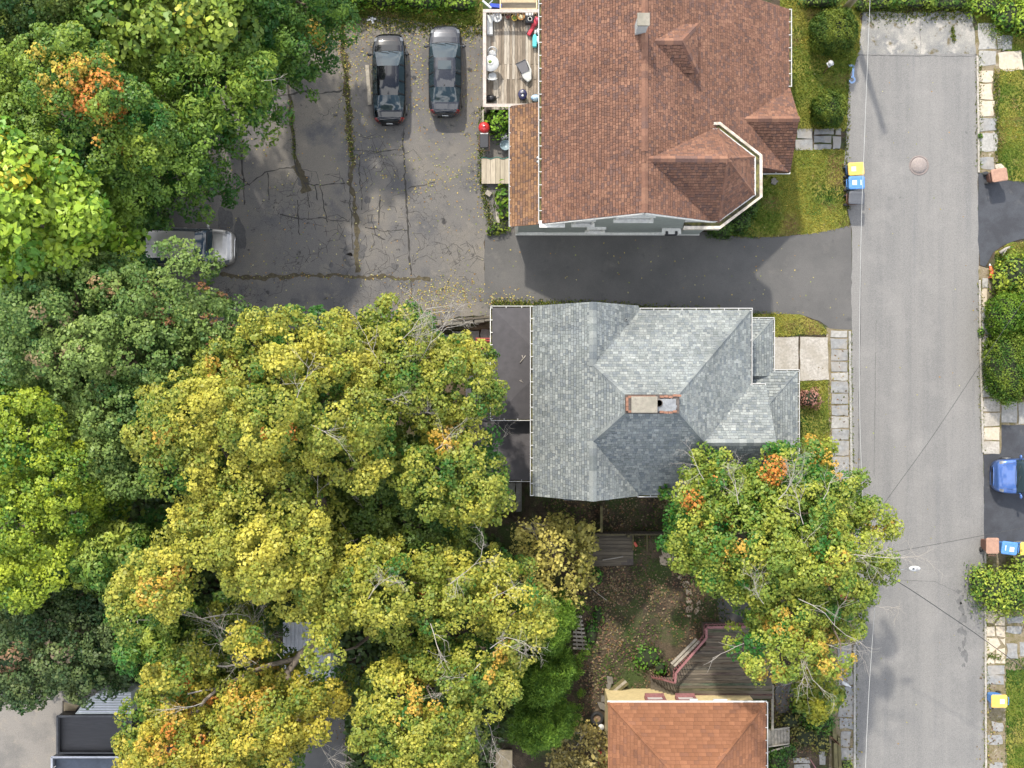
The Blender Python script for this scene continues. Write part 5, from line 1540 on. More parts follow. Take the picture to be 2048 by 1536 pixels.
# wooden landing made of wide boards
ld_ = thing('wooden_landing', 'low landing of pale wide boards at the side of the brown house', 'landing', P(991, 341, 0))
for i in range(6):
    x0 = 963 + i * 9.4
    a = P(x0 + 4.5, 342, .32)
    MB().box((a.x, a.y, .3), (.235, 1.36, .05)).build('board', mat('pale plank', (0.36 + .04 * (i % 3), 0.31 + .035 * (i % 3), 0.23 + .03 * (i % 3)), .85, .3, 5, stretch=(5, .4, 1), bump=.2), ld_)
lf = MB()
a = P(991, 342, .15); lf.box((a.x, a.y, .14), (1.4, 1.3, .26)); lf.build('frame', M['darkwood'], ld_)
tg2 = P(977, 387, .12)
tag(MB().box((tg2.x, tg2.y, .1), (.32, .26, .2), -.6).build('storage_box', M['greywood'], bevel=.02), 'small grey box on the ground below the wooden landing', 'box')
tag(MB().box((*P(995, 425, .1)[:2], .12), (.2, 1.15, .22), .05).build('garden_timber', M['greywood']), 'pale timber edging along the bed beside the brown house', 'timber')
pq = P(1011, 293, .0)
pt = thing('planter_pot', 'round blue-grey pot under the gutter of the brown house', 'pot', pq)
MB().lathe((pq.x, pq.y, 0), [(.18, 0), (.27, .38), (.3, .4), (.24, .4), (.22, .34)], 18).build('pot', mat('blue-grey glaze', (.2, .27, .3), .4, .2, 6), pt)
MB().lathe((pq.x, pq.y, .3), [(.23, 0), (.001, .02)], 18).build('soil', M['crack'], pt)
sg_ = P(1008, 275, 0)
tag(MB().box((sg_.x, sg_.y, .3), (.34, .05, .4), .3, tilt=Matrix.Rotation(.9, 3, 'X')).box((sg_.x + .1, sg_.y - .06, .25), (.1, .2, .25), .3).build('white_garden_sign', M['whitepl']), 'white leaning panel in the bed beside the brown house', 'panel')
tag(MB().bar(P(966, 222, .3), P(966, 246, .3), .1, .5).bar(P(966, 222, .3), P(990, 216, .3), .08, .4).build('raised_bed', M['greywood']), 'grey timber edge of the plant bed below the deck', 'timber edge')
hz_ = [P(962 + 12 * t, 316 - 2 * math.sin(t * 3), .34) for t in np.linspace(0, 4.6, 12)]
tag(MB().tube(hz_, .025, 6).build('garden_hose', mat('green hose', (.03, .14, .11), .5, .1, 5)), 'green garden hose draped along the wooden landing', 'hose')

# ------------------------------------------------------------------ the furnished deck
DZ = 1.0
dk = thing('back_deck', 'weathered wooden deck with grey-pink rail beside the brown house', 'deck', (0.2, 17.0, 0))
dx0, dx1, dy0, dy1 = -1.42, 1.72, 14.6, 19.55
nb = 22; bw_ = (dx1 - dx0) / nb
tones = [(.235, .19, .14), (.29, .245, .19), (.19, .15, .11), (.33, .29, .235), (.25, .2, .15)]
dmats = [mat('deck plank %d' % i, t, .85, .5, 4, stretch=(5, .5, 1), bump=.25, col2=tuple(c * (1.35 if i % 2 else .5) for c in t), scale2=1.0) for i, t in enumerate(tones)]
rd = random.Random(9)
for i in range(nb):
    x = dx0 + (i + .5) * bw_
    for (ya, yb) in ((dy0, 17.0 if i % 2 else 16.2), (17.01 if i % 2 else 16.21, dy1)):
        MB().box((x, (ya + yb) / 2, DZ - .02 + rd.uniform(-.004, .004)), (bw_ - .014, yb - ya - .01, .04)).build('plank', dmats[rd.randrange(5)], dk)
df = MB(); wall_box(df, dx0 + .05, dx1, dy0 + .05, dy0 + .15, .02, DZ - .05); wall_box(df, dx0 + .05, dx0 + .15, dy0, dy1, .02, DZ - .05); wall_box(df, dx0 + .15, dx1, dy0 + .15, dy1 - .05, DZ - .2, DZ - .06)
df.build('joist_frame', M['darkwood'], dk)
RT = DZ + .92
for a, b in (((dx0 - .02, dy0 - .06, RT), (dx0 - .02, dy1 + .05, RT)), ((dx0 - .1, dy0, RT + .012), (dx1 + .02, dy0, RT + .012)), ((dx0 - .1, dy1, RT + .012), (dx1, dy1, RT + .012))):
    MB().bar(a, b, .17, .05).build('rail', M['railwood'], dk)
for x, y in [(dx0, dy0), (dx0, (dy0 + dy1) / 2), (dx0, dy1), (0.2, dy0), (dx1 - .05, dy0), (0.2, dy1)]:
    MB().bar((x, y, 0.02), (x, y, RT - .02), .1, .1).build('post', M['railwood'], dk)
for k in range(34):
    y = dy0 + (k + .5) * (dy1 - dy0) / 34
    MB().bar((dx0, y, DZ - .1), (dx0, y, RT - .03), .04, .04).build('baluster', M['railwood'], dk)
for k in range(20):
    x = dx0 + (k + .5) * (dx1 - dx0) / 20
    MB().bar((x, dy1, DZ - .1), (x, dy1, RT - .03), .04, .04).build('baluster', M['railwood'], dk)
# steps leaving the deck to the north
stp = thing('back_steps', 'wooden steps leading up from the far end of the back deck', 'steps', (0.2, 20.4, 0))
for i in range(5):
    MB().box((.35, 19.9 + i * .34, .85 - i * .17), (1.9, .3, .05)).build('tread', M['ply'] if i % 2 == 0 else M['darkwood'], stp)
for x in (-.62, 1.32):
    MB().bar((x, 19.7, .9), (x, 21.6, -.02), .07, .24).build('stringer', M['ply'], stp)


def D(px, py, h=0.0):
    p = P(px, py, DZ + h); return Vector((p.x, p.y, DZ))


def patio_chair(px, rz, label):
    c = thing('patio_chair', label, 'chair', D(*px), rz)
    # local: back towards +Y
    MB().lathe((0, 0, .4), [(.01, .0), (.19, .0), (.22, .03), (.2, .045), (.001, .03)], 16).build('seat', M['whitepl'], c, True)
    bk = MB()
    pts = [(.24 * math.cos(a), .12 + .16 * math.sin(a), .5 + .3 * math.sin(a)) for a in np.linspace(-.1, math.pi + .1, 13)]
    bk.tube(pts, .03, 7)
    for a in np.linspace(.5, 2.6, 6):
        bk.tube([(.2 * math.cos(a), .14, .44), (.23 * math.cos(a), .13 + .15 * math.sin(a), .5 + .3 * math.sin(a))], .014, 5)
    bk.build('backrest', M['whitepl'], c, True)
    for sx in (-1, 1):
        for sy in (-1, 1):
            MB().tube([(sx * .15, sy * .15, .4), (sx * .2, sy * .2, 0)], .018, 6).build('leg', M['whitepl'], c, True)
    return c


patio_chair((985, 113), 0, 'white patio chair on the deck above the round table')
patio_chair((985, 157), math.pi, 'white patio chair on the deck below the round table')
rt = thing('round_table', 'small round white table against the deck rail', 'table', D(982, 134))
rto = MB().lathe((0, 0, .68), [(.001, 0), (.4, 0), (.43, .02), (.42, .04), (.001, .045)], 28).build('table_top', M['whitepl'], rt, True)
MB().lathe((0, 0, .0), [(.22, 0), (.2, .03), (.04, .06), (.035, .66), (.1, .68)], 12).build('pedestal', M['whitepl'], rt, True)
pl_ = D(981, 131); tag(MB().lathe((pl_.x, pl_.y, DZ + .735), [(.001, .0), (.1, .0), (.16, .03), (.15, .035), (.1, .012), (.001, .012)], 18).build('plate', M['sticker']), 'white plate with greens on the round deck table', 'plate')
tag(MB().lathe((pl_.x - .01, pl_.y, DZ + .75), [(.08, 0), (.07, .04), (.001, .05)], 8, sx=1.2).build('salad', mat('salad greens', (.2, .3, .06), .7, .4, 30)), 'small heap of greens on the plate', 'food')
lc_ = thing('lounge_chair', 'pale grey lounge chair with dark woven sling on the deck', 'chair', D(1050, 146), 0.3)
MB().prism([(-.26, .42), (.3, .5), (.36, .0), (.2, -.5), (-.02, -.58), (-.2, -.3)], .12, .3).build('base', M['wicker'], lc_, True, bevel=.04)
MB().add([(-.36, .42, .62), (.16, .5, .62), (.22, .0, .36), (-.22, -.08, .34)], [(3, 2, 1, 0)]).add([(-.36, .42, .6), (.16, .5, .6), (.22, .0, .34), (-.22, -.08, .32)], [(0, 1, 2, 3)]).build('sling', M['greyfab'], lc_, True)
MB().tube([(-.37, .44, .63), (.17, .52, .63)], .022, 6).tube([(-.37, .44, .63), (-.23, -.08, .35)], .02, 6).tube([(.17, .52, .63), (.24, 0, .37)], .02, 6).build('frame', M['greypl'], lc_, True)
for x, y in ((-.3, .4), (.2, .48), (-.1, -.4), (.2, -.4)):
    MB().tube([(x, y, .45 if y > 0 else .15), (x, y, 0)], .02, 6).build('leg', M['greypl'], lc_, True)
pb = D(980, 53)
po = thing('planter_box', 'long white planter box on the deck along the rail', 'planter', pb)
MB().prism([(-.15, -.52), (.15, -.52), (.15, .52), (-.15, .52)], 0, .34).build('trough', M['whitepl'], po, True, bevel=.02)
MB().box((0, .02, .345), (.22, .9, .02)).build('lid', M['sticker'], po, True)
fb = D(994, 38)
fo = thing('white_basin', 'white scalloped basin on the deck by the planter box', 'basin', fb)
MB().lathe((0, 0, 0), [(.16, 0), (.12, .1), (.26, .28), (.28, .3), (.2, .29), (.13, .22), (.12, .22)], 18).build('bowl', M['whitepl'], fo, True)
MB().lathe((.03, .0, .2), [(.09, 0), (.08, .1), (.001, .13)], 12).build('spout', M['whitepl'], fo, True)


def flower_pot(px, r, m, label, planted):
    p = D(*px)
    o = thing('flower_pot', label, 'pot', p)
    MB().lathe((0, 0, 0), [(r * .65, 0), (r * .95, .28), (r, .3), (r * .82, .3), (r * .8, .24)], 18).build('pot', m, o, True)
    MB().lathe((0, 0, .22), [(r * .8, 0), (r * .4, .05), (.001, .07)], 14).build('planting', planted, o, True)


moss = mat('moss green', (.1, .15, .03), .9, .4, 20)
flower_pot((1029, 39), .17, M['pot'], 'mustard pot with green moss on the deck', moss)
flower_pot((1042, 36), .21, M['terracotta'], 'orange terracotta pot with pale flowers on the deck', mat('pale blossom', (.6, .55, .35), .8, .5, 25))
flower_pot((1016, 37), .12, M['darkbrown'], 'small dark maroon pot on the deck', mat('wine foliage', (.14, .04, .04), .8, .4, 25))
sh_ = thing('pot_shelf', 'low shelf of small jars along the far deck rail', 'shelf', D(1012, 27))
MB().box((0, 0, .3), (2.0, .16, .04)).box((-.95, 0, .15), (.05, .14, .3)).box((.95, 0, .15), (.05, .14, .3)).build('shelf_board', M['darkwood'], sh_, True)
for i in range(16):
    p = D(977 + i * 5, 27)
    j = MB().lathe((p.x, p.y, DZ + .32), [(.045, 0), (.05, .1), (.035, .13), (.001, .14)], 8).build('glass_jar', [M['sticker'], M['pot'], M['terracotta'], M['redpl'], M['whitepl']][(i * 7) % 5])
    tag(j, 'small jar in the row along the far deck rail', 'jar', 'jars along the deck rail')
bx = D(1059, 43)
bo = thing('black_tub', 'black tub with a pale ring on the deck by the gutter', 'tub', bx)
MB().prism([(-.21, -.2), (.21, -.2), (.23, .2), (-.23, .2)], 0, .42).build('tub_body', M['blackpl'], bo, True, bevel=.04)
MB().lathe((.02, 0, .425), [(.12, 0), (.12, .012), (.085, .012), (.085, 0)], 18).build('ring', M['sticker'], bo, True)
p = D(1058, 31); tag(MB().box((p.x, p.y, DZ + .22), (.42, .27, .44)).build('white_carton', M['sticker'], bevel=.015), 'white carton at the far end of the deck', 'carton')
rc = thing('red_toy_car', 'red plastic ride-on toy lying on the deck by the gutter', 'toy', D(1068, 52), -.5)
MB().box((0, -.32, .16), (.2, .62, .2)).box((.0, .18, .2), (.26, .5, .26)).build('toy_body', M['redpl'], rc, True, bevel=.05)
MB().lathe((.02, .28, .33), [(.1, 0), (.1, .06), (.001, .1)], 12).build('toy_seat', mat('pink plastic', (.6, .12, .18), .4, .1, 5), rc, True)
for x, y in ((-.16, .3), (.16, .3), (-.12, -.5), (.12, -.5)):
    MB().tube([(x - .03, y, .09), (x + .03, y, .09)], .09, 12).build('wheel', M['blackpl'], rc, True)
tb_ = thing('turquoise_water_gun', 'turquoise plastic toy standing on the deck by the gutter', 'toy', D(1069, 82))
MB().prism([(-.11, -.38), (.11, -.38), (.12, .15), (.07, .28), (-.05, .28), (-.11, .1)], .02, .3).build('toy_body', M['teal'], tb_, True, bevel=.04)
MB().tube([(.02, .25, .2), (.05, .52, .2)], .045, 8).build('nozzle', M['whitepl'], tb_, True)
p = D(1076, 66); tag(MB().lathe((p.x, p.y, DZ), [(.08, 0), (.1, .3), (.06, .36), (.001, .38)], 12, sy=1.6).build('white_jug', M['whitepl']), 'white jug on the deck beside the turquoise toy', 'jug')
p = D(1077, 82); tag(MB().lathe((p.x, p.y, DZ), [(.14, 0), (.17, .2), (.1, .27), (.001, .28)], 12, sy=1.3).build('crumpled_bag', mat('pale blue bag', (.6, .68, .7), .6, .3, 9, bump=.5)), 'pale crumpled bag against the gutter by the turquoise toy', 'bag')
p = D(1045, 193)
kb = thing('navy_cooler', 'navy blue drum cooler at the near deck rail', 'cooler', p)
MB().lathe((0, 0, 0), [(.19, 0), (.22, .45), (.23, .47), (.2, .5), (.001, .52)], 20, sx=1.05, sy=1.2).build('drum', M['navy'], kb, True)
MB().lathe((0, -.08, .51), [(.06, 0), (.06, .03), (.001, .035)], 10).lathe((0, .16, .49), [(.04, 0), (.04, .03), (.001, .035)], 10).build('cap', M['sticker'], kb, True)
MB().tube([(-.2, .02, .44), (-.1, .04, .54), (.1, .04, .54), (.2, .02, .44)], .014, 6).build('handle', M['greypl'], kb, True)
p = D(1071, 197); tag(MB().lathe((p.x, p.y, DZ), [(.2, 0), (.24, .12), (.16, .24), (.05, .3), (.001, .29)], 9, sx=1.1, sy=.8).build('folded_towel', mat('blue white cloth', (.45, .58, .68), .9, .45, 7, bump=.6, col2=(.1, .25, .45), scale2=4)), 'crumpled blue and white cloth in the near deck corner', 'cloth')
p = D(982, 198); tag(MB().lathe((p.x, p.y, DZ), [(.24, 0), (.27, .12), (.18, .26), (.08, .32), (.001, .3)], 11, sx=1.15, sy=.75).build('black_bag', mat('black bag', (.015, .015, .017), .35, .4, 8, bump=.6)), 'shiny black bag in the outer corner of the deck', 'bag')
p = P(992, 14, .5); tag(MB().box((p.x, p.y, .5), (.62, .2, .5), -.1).build('blue_tarp_bundle', mat('royal blue tarp', (.01, .05, .4), .4, .3, 6)), 'bright blue folded tarp beyond the far deck rail', 'tarp')
tag(MB().tube([P(966, 2, 1.6), P(982, 16, 1.9)], .06, 8).tube([P(974, 12, 1.2), P(985, 1, 1.6)], .03, 6).build('leaning_pipe', mat('pale grey pipe', (.55, .58, .6), .5, .15, 5)), 'pale grey pipe leaning on the far deck corner', 'pipe')


# ------------------------------------------------------------------ back yard
# stone retaining wall where the lot drops to the lower yard
rw = thing('retaining_wall', 'dark stone retaining wall dropping from the lot to the lower yard', 'wall', P(850, 640, 0))
wl = [P(690, 655, 0), P(760, 648, 0), P(815, 644, 0), P(900, 638, 0), P(984, 630, 0)]
rr = random.Random(3)
for a, b in zip(wl[:-1], wl[1:]):
    L_ = (b - a).length; k = max(1, int(L_ / .55)); d = (b - a).normalized(); ang = math.atan2(d.y, d.x)
    for lv in range(4):
        for j in range(k):
            c = a + d * ((j + .5 + (.25 if lv % 2 else -.1)) * L_ / k)
            MB().box((c.x + rr.uniform(-.03, .03), c.y - .16 + rr.uniform(-.03, .03), -1.15 + lv * .33), (L_ / k - .03, .34, .31), ang + rr.uniform(-.03, .03)).build('stone', M['stone'], rw, bevel=.03)
tag(MB().bar(P(905, 641, .02), P(984, 633, .02), .1, .06).build('wall_timber', M['darkwood']), 'dark timber along the top of the retaining wall', 'timber')
# flat stones on the lower yard
for i, q in enumerate([rect(902, 660, 925, 682), rect(936, 660, 958, 684), rect(960, 655, 978, 676), rect(870, 668, 898, 690)]):
    tag(slab(None, q, M['greyslab'], z0=-1.32, z1=-1.24, seed=300 + i, jit=.05, name='yard_stone'), ['flat grey stone under the maple edge below the retaining wall', 'flat grey stone, second of those right of the maple edge', 'flat grey stone right against the black flat roof gutter', 'flat grey stone farthest from the black flat roof'][i], 'stone', 'flat stones in the lower yard')
# red bench and crate
rb_ = thing('red_bench', 'red painted wooden bench tucked against the rear wing', 'bench', P(972, 688, -1.3))
b0 = P(972, 688, -.6)
for i in range(3):
    MB().box((b0.x, b0.y - .2 + i * .18, -.75), (1.1, .15, .05)).build('slat', M['redpaint'], rb_)
for i in range(2):
    MB().box((b0.x, b0.y + .3, -.5 + i * .2), (1.1, .04, .15)).build('back_slat', M['redpaint'], rb_)
for sx in (-.5, .5):
    MB().box((b0.x + sx, b0.y + .3, -.85), (.08, .08, 1.0)).build('post', M['redpaint'], rb_)
    MB().box((b0.x + sx, b0.y - .22, -1.02), (.08, .08, .55)).build('leg', M['redpaint'], rb_)
    MB().box((b0.x + sx, b0.y + .02, -.5), (.1, .6, .05)).build('armrest', M['redpaint'], rb_)
mc = P(886, 718, -.9)
mo = thing('maroon_crate', 'maroon wooden frame crate seen between the branches', 'crate', P(886, 718, -1.3))
for dx, dy, sx, sy in ((-.2, 0, .09, .62), (.2, 0, .09, .62), (0, .28, .31, .08), (0, -.28, .31, .08)):
    MB().box((mc.x + dx, mc.y + dy, -.9), (sx, sy, .8)).build('frame_board', M['pinkrail'], mo)
# fence south of the grey house
fn = thing('wooden_fence', 'dark wooden fence crossing the yard behind the grey house', 'fence', P(1290, 1062, 0))
f0, f1 = P(1182, 1063, 0), P(1392, 1063, 0)
nfb = 38
for i in range(nfb):
    x = f0.x + (i + .5) * (f1.x - f0.x) / nfb
    MB().box((x, f0.y + rr.uniform(-.01, .01), .55), ((f1.x - f0.x) / nfb - .02, .03, 1.1 + rr.uniform(-.04, .04))).build('fence_board', M['darkwood'], fn)
for z in (.3, .9):
    MB().bar((f0.x, f0.y - .06, z), (f1.x, f0.y - .06, z), .05, .1).build('rail', M['olivewood'], fn)
for i in range(4):
    x = f0.x + .05 + i * (f1.x - f0.x - .1) / 3
    MB().box((x, f0.y - .1, .6), (.12, .12, 1.25)).build('post', M['olivewood'], fn)
fn2 = thing('wooden_fence', 'short mossy fence running from the grey house to the dark fence', 'fence', P(1200, 1025, 0))
g0, g1 = P(1200, 1008, 0), P(1200, 1060, 0)
for i in range(8):
    y = g0.y + (i + .5) * (g1.y - g0.y) / 8
    MB().box((g0.x, y, .5), (.03, abs(g1.y - g0.y) / 8 - .02, 1.0)).build('fence_board', M['olivewood'], fn2)
MB().bar((g0.x, g0.y, 1.02), (g1.x, g1.y, 1.02), .14, .05).build('rail', M['olivewood'], fn2)
# plank platform
pp = thing('plank_platform', 'dark old plank platform below the yard fence', 'platform', P(1220, 1100, 0))
for i in range(9):
    y = 1070 + i * 7.4
    a, b = P(1166 + (i % 3) * 4, y, .16), P(1266 - (i > 6) * (i - 6) * 12, y - (1.0 if i > 6 else 0), .16)
    MB().bar(a, b, .18, .04).build('plank', M['darkwood'], pp)
MB().box((*P(1222, 1100, .08)[:2], .07), (2.4, 1.6, .12)).build('bearers', M['soot'], pp)
bx0 = thing('dark_planter_frame', 'dark square timber frame holding a red brick in the yard', 'frame', P(1280, 1085, 0))
for a, b in (((1266, 1066), (1266, 1100)), ((1294, 1066), (1294, 1104)), ((1266, 1067), (1294, 1067))):
    MB().bar(P(*a, .15), P(*b, .15), .07, .2).build('side_board', M['olivewood'], bx0)
rbk = P(1271, 1089, .2)
tag(MB().box((rbk.x, rbk.y, .12), (.14, .28, .2), .6).build('red_brick', mat('bright red clay', (.55, .1, .06), .7, .15, 8), bevel=.01), 'bright orange-red brick in the dark timber frame', 'brick')
tag(MB().tube([P(1205, 1120, .25), P(1230, 1116, .3), P(1246, 1113, .28)], .03, 6).build('pale_stick', M['deadwood']), 'pale stick lying on the dark plank platform', 'stick')
tag(MB().tube([P(1176, 1170, .1), P(1195, 1187, .12), P(1213, 1200, .08)], .018, 5).build('thin_stick', M['deadwood']), 'thin stick lying on the leaf-covered yard', 'stick')
# fallen trellis
tr0 = thing('fallen_trellis', 'grey weathered slatted panel lying beside the green conifers', 'trellis', P(1160, 1262, 0))
for i in range(9):
    MB().bar(P(1146, 1232 + i * 8, .25), P(1164 + i * 1.6, 1234 + i * 8, .3), .12, .03).build('slat', M['greywood'], tr0)
for x in (1149, 1160):
    MB().bar(P(x, 1230, .2), P(x + 6, 1298, .22), .06, .06).build('batten', M['greywood'], tr0)
# leaning planks by the orange house
lpk = thing('stacked_boards', 'three mossy boards leaning by the corner of the orange house', 'boards', P(1235, 1376, 0))
for i in range(3):
    MB().bar(P(1212 + i * 4, 1388 + i * 3, .3), P(1248 + i * 4, 1358 + i * 4, .5), .16, .04).build('board', M['olivewood'] if i != 1 else M['greywood'], lpk)
for i, (x, y, s_) in enumerate([(1219, 1360, 8), (1216, 1374, 6), (1204, 1412, 8), (1209, 1396, 7)]):
    tag(slab(None, [(x - s_, y - s_), (x + s_, y - s_ * .8), (x + s_ * .8, y + s_), (x - s_ * .7, y + s_ * .7)], M['stone'], z1=.12, seed=330 + i, jit=.06, name='garden_stone'), ['rough grey stone above the leaning mossy boards', 'rough grey stone left of the leaning mossy boards', 'rough grey stone right above the spare tyre', 'rough grey stone between the mossy boards and the spare tyre'][i], 'stone', 'rough stones by the orange house')
# tyre with rim, white bucket, red cans
ty = thing('spare_tyre', 'spare tyre with rusty rim lying beside the orange house', 'tyre', P(1194, 1436, 0))
c = P(1194, 1436, .1)
prof = [(.2, .02), (.32, .0), (.36, .06), (.36, .16), (.32, .22), (.2, .2), (.2, .02)]
MB().lathe((c.x, c.y, 0.02), prof, 26).build('tread', M['rubber'], ty)
MB().lathe((c.x, c.y, 0.06), [(.2, 0), (.2, .12), (.16, .1), (.1, .05), (.06, .1), (.001, .1)], 20).build('rim', mat('rusty steel', (.2, .13, .08), .8, .3, 9), ty)
c = P(1202, 1453, .2)
wb2 = thing('white_bucket', 'white bucket beside the spare tyre', 'bucket', P(1202, 1453, 0))
MB().lathe((c.x, c.y, 0), [(.11, 0), (.15, .3), (.165, .31), (.165, .34), (.001, .35)], 18).build('pail', M['whitepl'], wb2)
MB().lathe((c.x, c.y, .345), [(.06, 0), (.06, .015), (.001, .02)], 10).build('lid_boss', M['sticker'], wb2)
for i, (x, y, lab) in enumerate([(1196, 1500, 'red fuel can half under the yellow shrub by the orange house'), (1205, 1522, 'larger red fuel can at the bottom edge by the orange house')]):
    c = P(x, y, .25)
    o = thing('fuel_can', lab, 'fuel can', P(x, y, 0), .3 + i)
    MB().prism([(-.16, -.22), (.16, -.22), (.16, .22), (-.16, .22)], 0, .34).build('can', M['redpl'], o, True, bevel=.03)
    MB().tube([(0, -.14, .34), (0, -.14, .42), (0, .1, .42), (0, .1, .34)], .025, 6).build('handle', M['redpl'], o, True)
    MB().lathe((0, .17, .34), [(.05, 0), (.05, .05), (.001, .06)], 10).build('cap', M['blackpl'], o, True)
# raised deck north of the orange house
od = thing('yard_deck', 'dark old wooden deck with maroon rail above the orange house', 'deck', P(1440, 1330, 0))
OD = 1.4
poly = [(1412, 1255), (1545, 1255), (1545, 1398), (1352, 1394), (1346, 1345), (1412, 1290)]
pw = [tuple(P(x, y, OD))[:2] for x, y in poly]
ymin, ymax = min(p[1] for p in pw), max(p[1] for p in pw)
nb2 = 27
for i in range(nb2):
    y = ymin + (i + .5) * (ymax - ymin) / nb2
    xs = []
    for j in range(len(pw)):
        a, b = pw[j], pw[(j + 1) % len(pw)]
        if (a[1] > y) != (b[1] > y): xs.append(a[0] + (y - a[1]) / (b[1] - a[1]) * (b[0] - a[0]))
    xs.sort()
    if len(xs) >= 2:
        MB().box(((xs[0] + xs[-1]) / 2, y, OD - .02), (xs[-1] - xs[0], (ymax - ymin) / nb2 - .012, .04)).build('plank', [M['darkwood'], mat('dark plank %d' % i, (.05 + .04 * rr.random(), .042 + .03 * rr.random(), .03 + .02 * rr.random()), .85, .6, 5, stretch=(.5, 3, 1), bump=.35, col2=(.16, .135, .1), scale2=2.0)][i % 2], od)
dfm = MB().prism(pw, .0, OD - .06); dfm.build('skirt', M['darkwood'], od)
rail = [(1530, 1253), (1413, 1255), (1413, 1276), (1352, 1346), (1350, 1366)]
rp = [P(x, y, OD + .9) for x, y in rail]
for a, b in zip(rp[:-1], rp[1:]):
    MB().bar(a, b, .12, .05).build('rail', M['pinkrail'], od)
    a2, b2 = a - Vector((0, 0, .75)), b - Vector((0, 0, .75))
    MB().bar(a2, b2, .05, .08).build('lower_rail', M['pinkrail'], od)
    k = max(2, int((b - a).length / .16))
    for j in range(k + 1):
        p = a.lerp(b, j / k)
        MB().bar((p.x, p.y, OD - .05), (p.x, p.y, OD + .88), .04, .04).build('baluster', M['pinkrail'], od)
seatb = [(P(1402, 1286, OD + .3), P(1352, 1336, OD + .3))]
for a, b in seatb:
    for k in range(2):
        o_ = Vector((-.14 * k - .1, .12 * k + .1, 0))
        MB().bar(a + o_, b + o_, .13, .04).build('bench_board', M['greywood'], od)
sr = [P(1350, 1366, OD + .9), P(1328, 1360, OD + .3), P(1304, 1355, .4)]
for a, b in zip(sr[:-1], sr[1:]): MB().bar(a, b, .08, .06).build('stair_rail', M['pinkrail'], od)
for k in range(9):
    t = k / 8; p = sr[0].lerp(sr[2], t)
    MB().bar((p.x, p.y - .0, max(.0, p.z - .8)), (p.x, p.y, p.z), .04, .04).build('baluster', M['pinkrail'], od)
for k in range(6):
    p = P(1346 - k * 8, 1372, OD - .1 - k * .22)
    MB().box((p.x, p.y, p.z), (.26, .9, .04)).build('stair_tread', M['darkwood'], od)
# post-and-rail, steps and timbers right of the orange house
pr = thing('side_fence', 'grey post and rail fence beside the orange house gutter', 'fence', P(1543, 1430, 0))
MB().bar(P(1545, 1370, 1.2), P(1545, 1462, 1.2), .12, .06).build('rail', M['greywood'], pr)
for y in (1372, 1415, 1460): MB().bar(P(1545, y, 0), P(1545, y, 1.2), .1, .1).build('post', M['greywood'], pr)
stg = thing('side_stairs', 'grey wooden side steps at the right wall of the orange house', 'steps', P(1556, 1475, 0))
for i in range(7):
    MB().box((*P(1539 + i * 6.2, 1474, .9 - i * .1)[:2], .9 - i * .1), (.15, .86, .04)).build('tread', M['greywood'], stg)
MB().bar(P(1540, 1460, 1.0), P(1578, 1455, .5), .07, .1).build('stringer', M['greywood'], stg)
MB().bar(P(1536, 1493, 1.0), P(1578, 1487, .4), .07, .1).build('stringer', M['greywood'], stg)
tag(MB().bar(P(1536, 1504, .8), P(1584, 1490, .3), .09, .06).build('leaning_timber', M['greywood']), 'grey timber leaning out from the side steps', 'timber')
tw = thing('timber_edging', 'mossy stacked timbers edging the lower left sidewalk', 'timber edging', P(1670, 1490, 0))
MB().bar(P(1666, 1445, .2), P(1668, 1480, .2), .2, .4).build('timber', M['olivewood'], tw)
MB().bar(P(1669, 1484, .22), P(1672, 1620, .22), .2, .44).build('timber', M['olivewood'], tw)
MB().bar(P(1677, 1474, .15), P(1681, 1620, .15), .16, .3).build('timber', M['olivewood'], tw)
for k in range(4): MB().bar(P(1661 + k * 3, 1474 + k * 3, .42), P(1672 + k * 3, 1482 + k * 3, .42), .07, .05).build('tie_board', mat('reddish tie', (.14, .075, .04), .85, .3, 6), tw)
ct = thing('patio_slabs', 'pale paving slabs beside steps at the bottom edge', 'slabs', P(1605, 1525, 0))
for q in ([(1586, 1515), (1618, 1515), (1620, 1525), (1588, 1526)], [(1588, 1528), (1620, 1527), (1622, 1560), (1588, 1560)], [(1636, 1505), (1650, 1500), (1652, 1530), (1640, 1528)]):
    slab(ct, q, M['greyslab'], seed=int(q[0][0]), jit=.03)
tag(MB().bar(P(1620, 1518, .5), P(1634, 1540, .5), .05, .05).build('pink_pipe', M['pinkrail']), 'thin maroon pipe at the bottom edge by the slabs', 'pipe')
# sheds and skips at the bottom left
sk = thing('black_skip', 'black open-topped waste container at the bottom left', 'container', P(180, 1470, 0))
x0, y0 = P(115, 1432, 1.5)[:2]; x1, y1 = P(262, 1508, 1.5)[:2]
def tub(o, x0, x1, y0, y1, h, t, m, fm, rim=None):
    b = MB()
    wall_box(b, x0, x1, y0 - t, y0, 0.02, h); wall_box(b, x0, x1, y1, y1 + t, 0.02, h); wall_box(b, x0, x0 + t, y1 + t, y0 - t, 0.02, h); wall_box(b, x1 - t, x1, y1 + t, y0 - t, 0.02, h)
    b.build('side', m, o)
    f = MB(); wall_box(f, x0 + t, x1 - t, y1 + t, y0 - t, 0.02, h - .25); f.build('cover', fm, o)
    if rim:
        r = MB()
        for a, c_ in (((x0 - .02, y0), (x1, y0)), ((x0, y0), (x0, y1)), ((x1, y0), (x1, y1))): r.bar((*a, h + .02), (*c_, h + .02), .1, .06)
        r.build('rim', rim, o)
tub(sk, x0, x1, y0, y1, 1.5, .1, mat('black painted steel', (.03, .03, .032), .5, .3, 4), mat('black sheet cover', (.035, .034, .036), .6, .35, 2.5, stretch=(.5, 4, 1)), mat('dull black rim', (.06, .06, .062), .5, .3, 4))
sk2 = thing('blue_black_skip', 'dark blue waste container with pale rim at the bottom edge', 'container', P(180, 1540, 0))
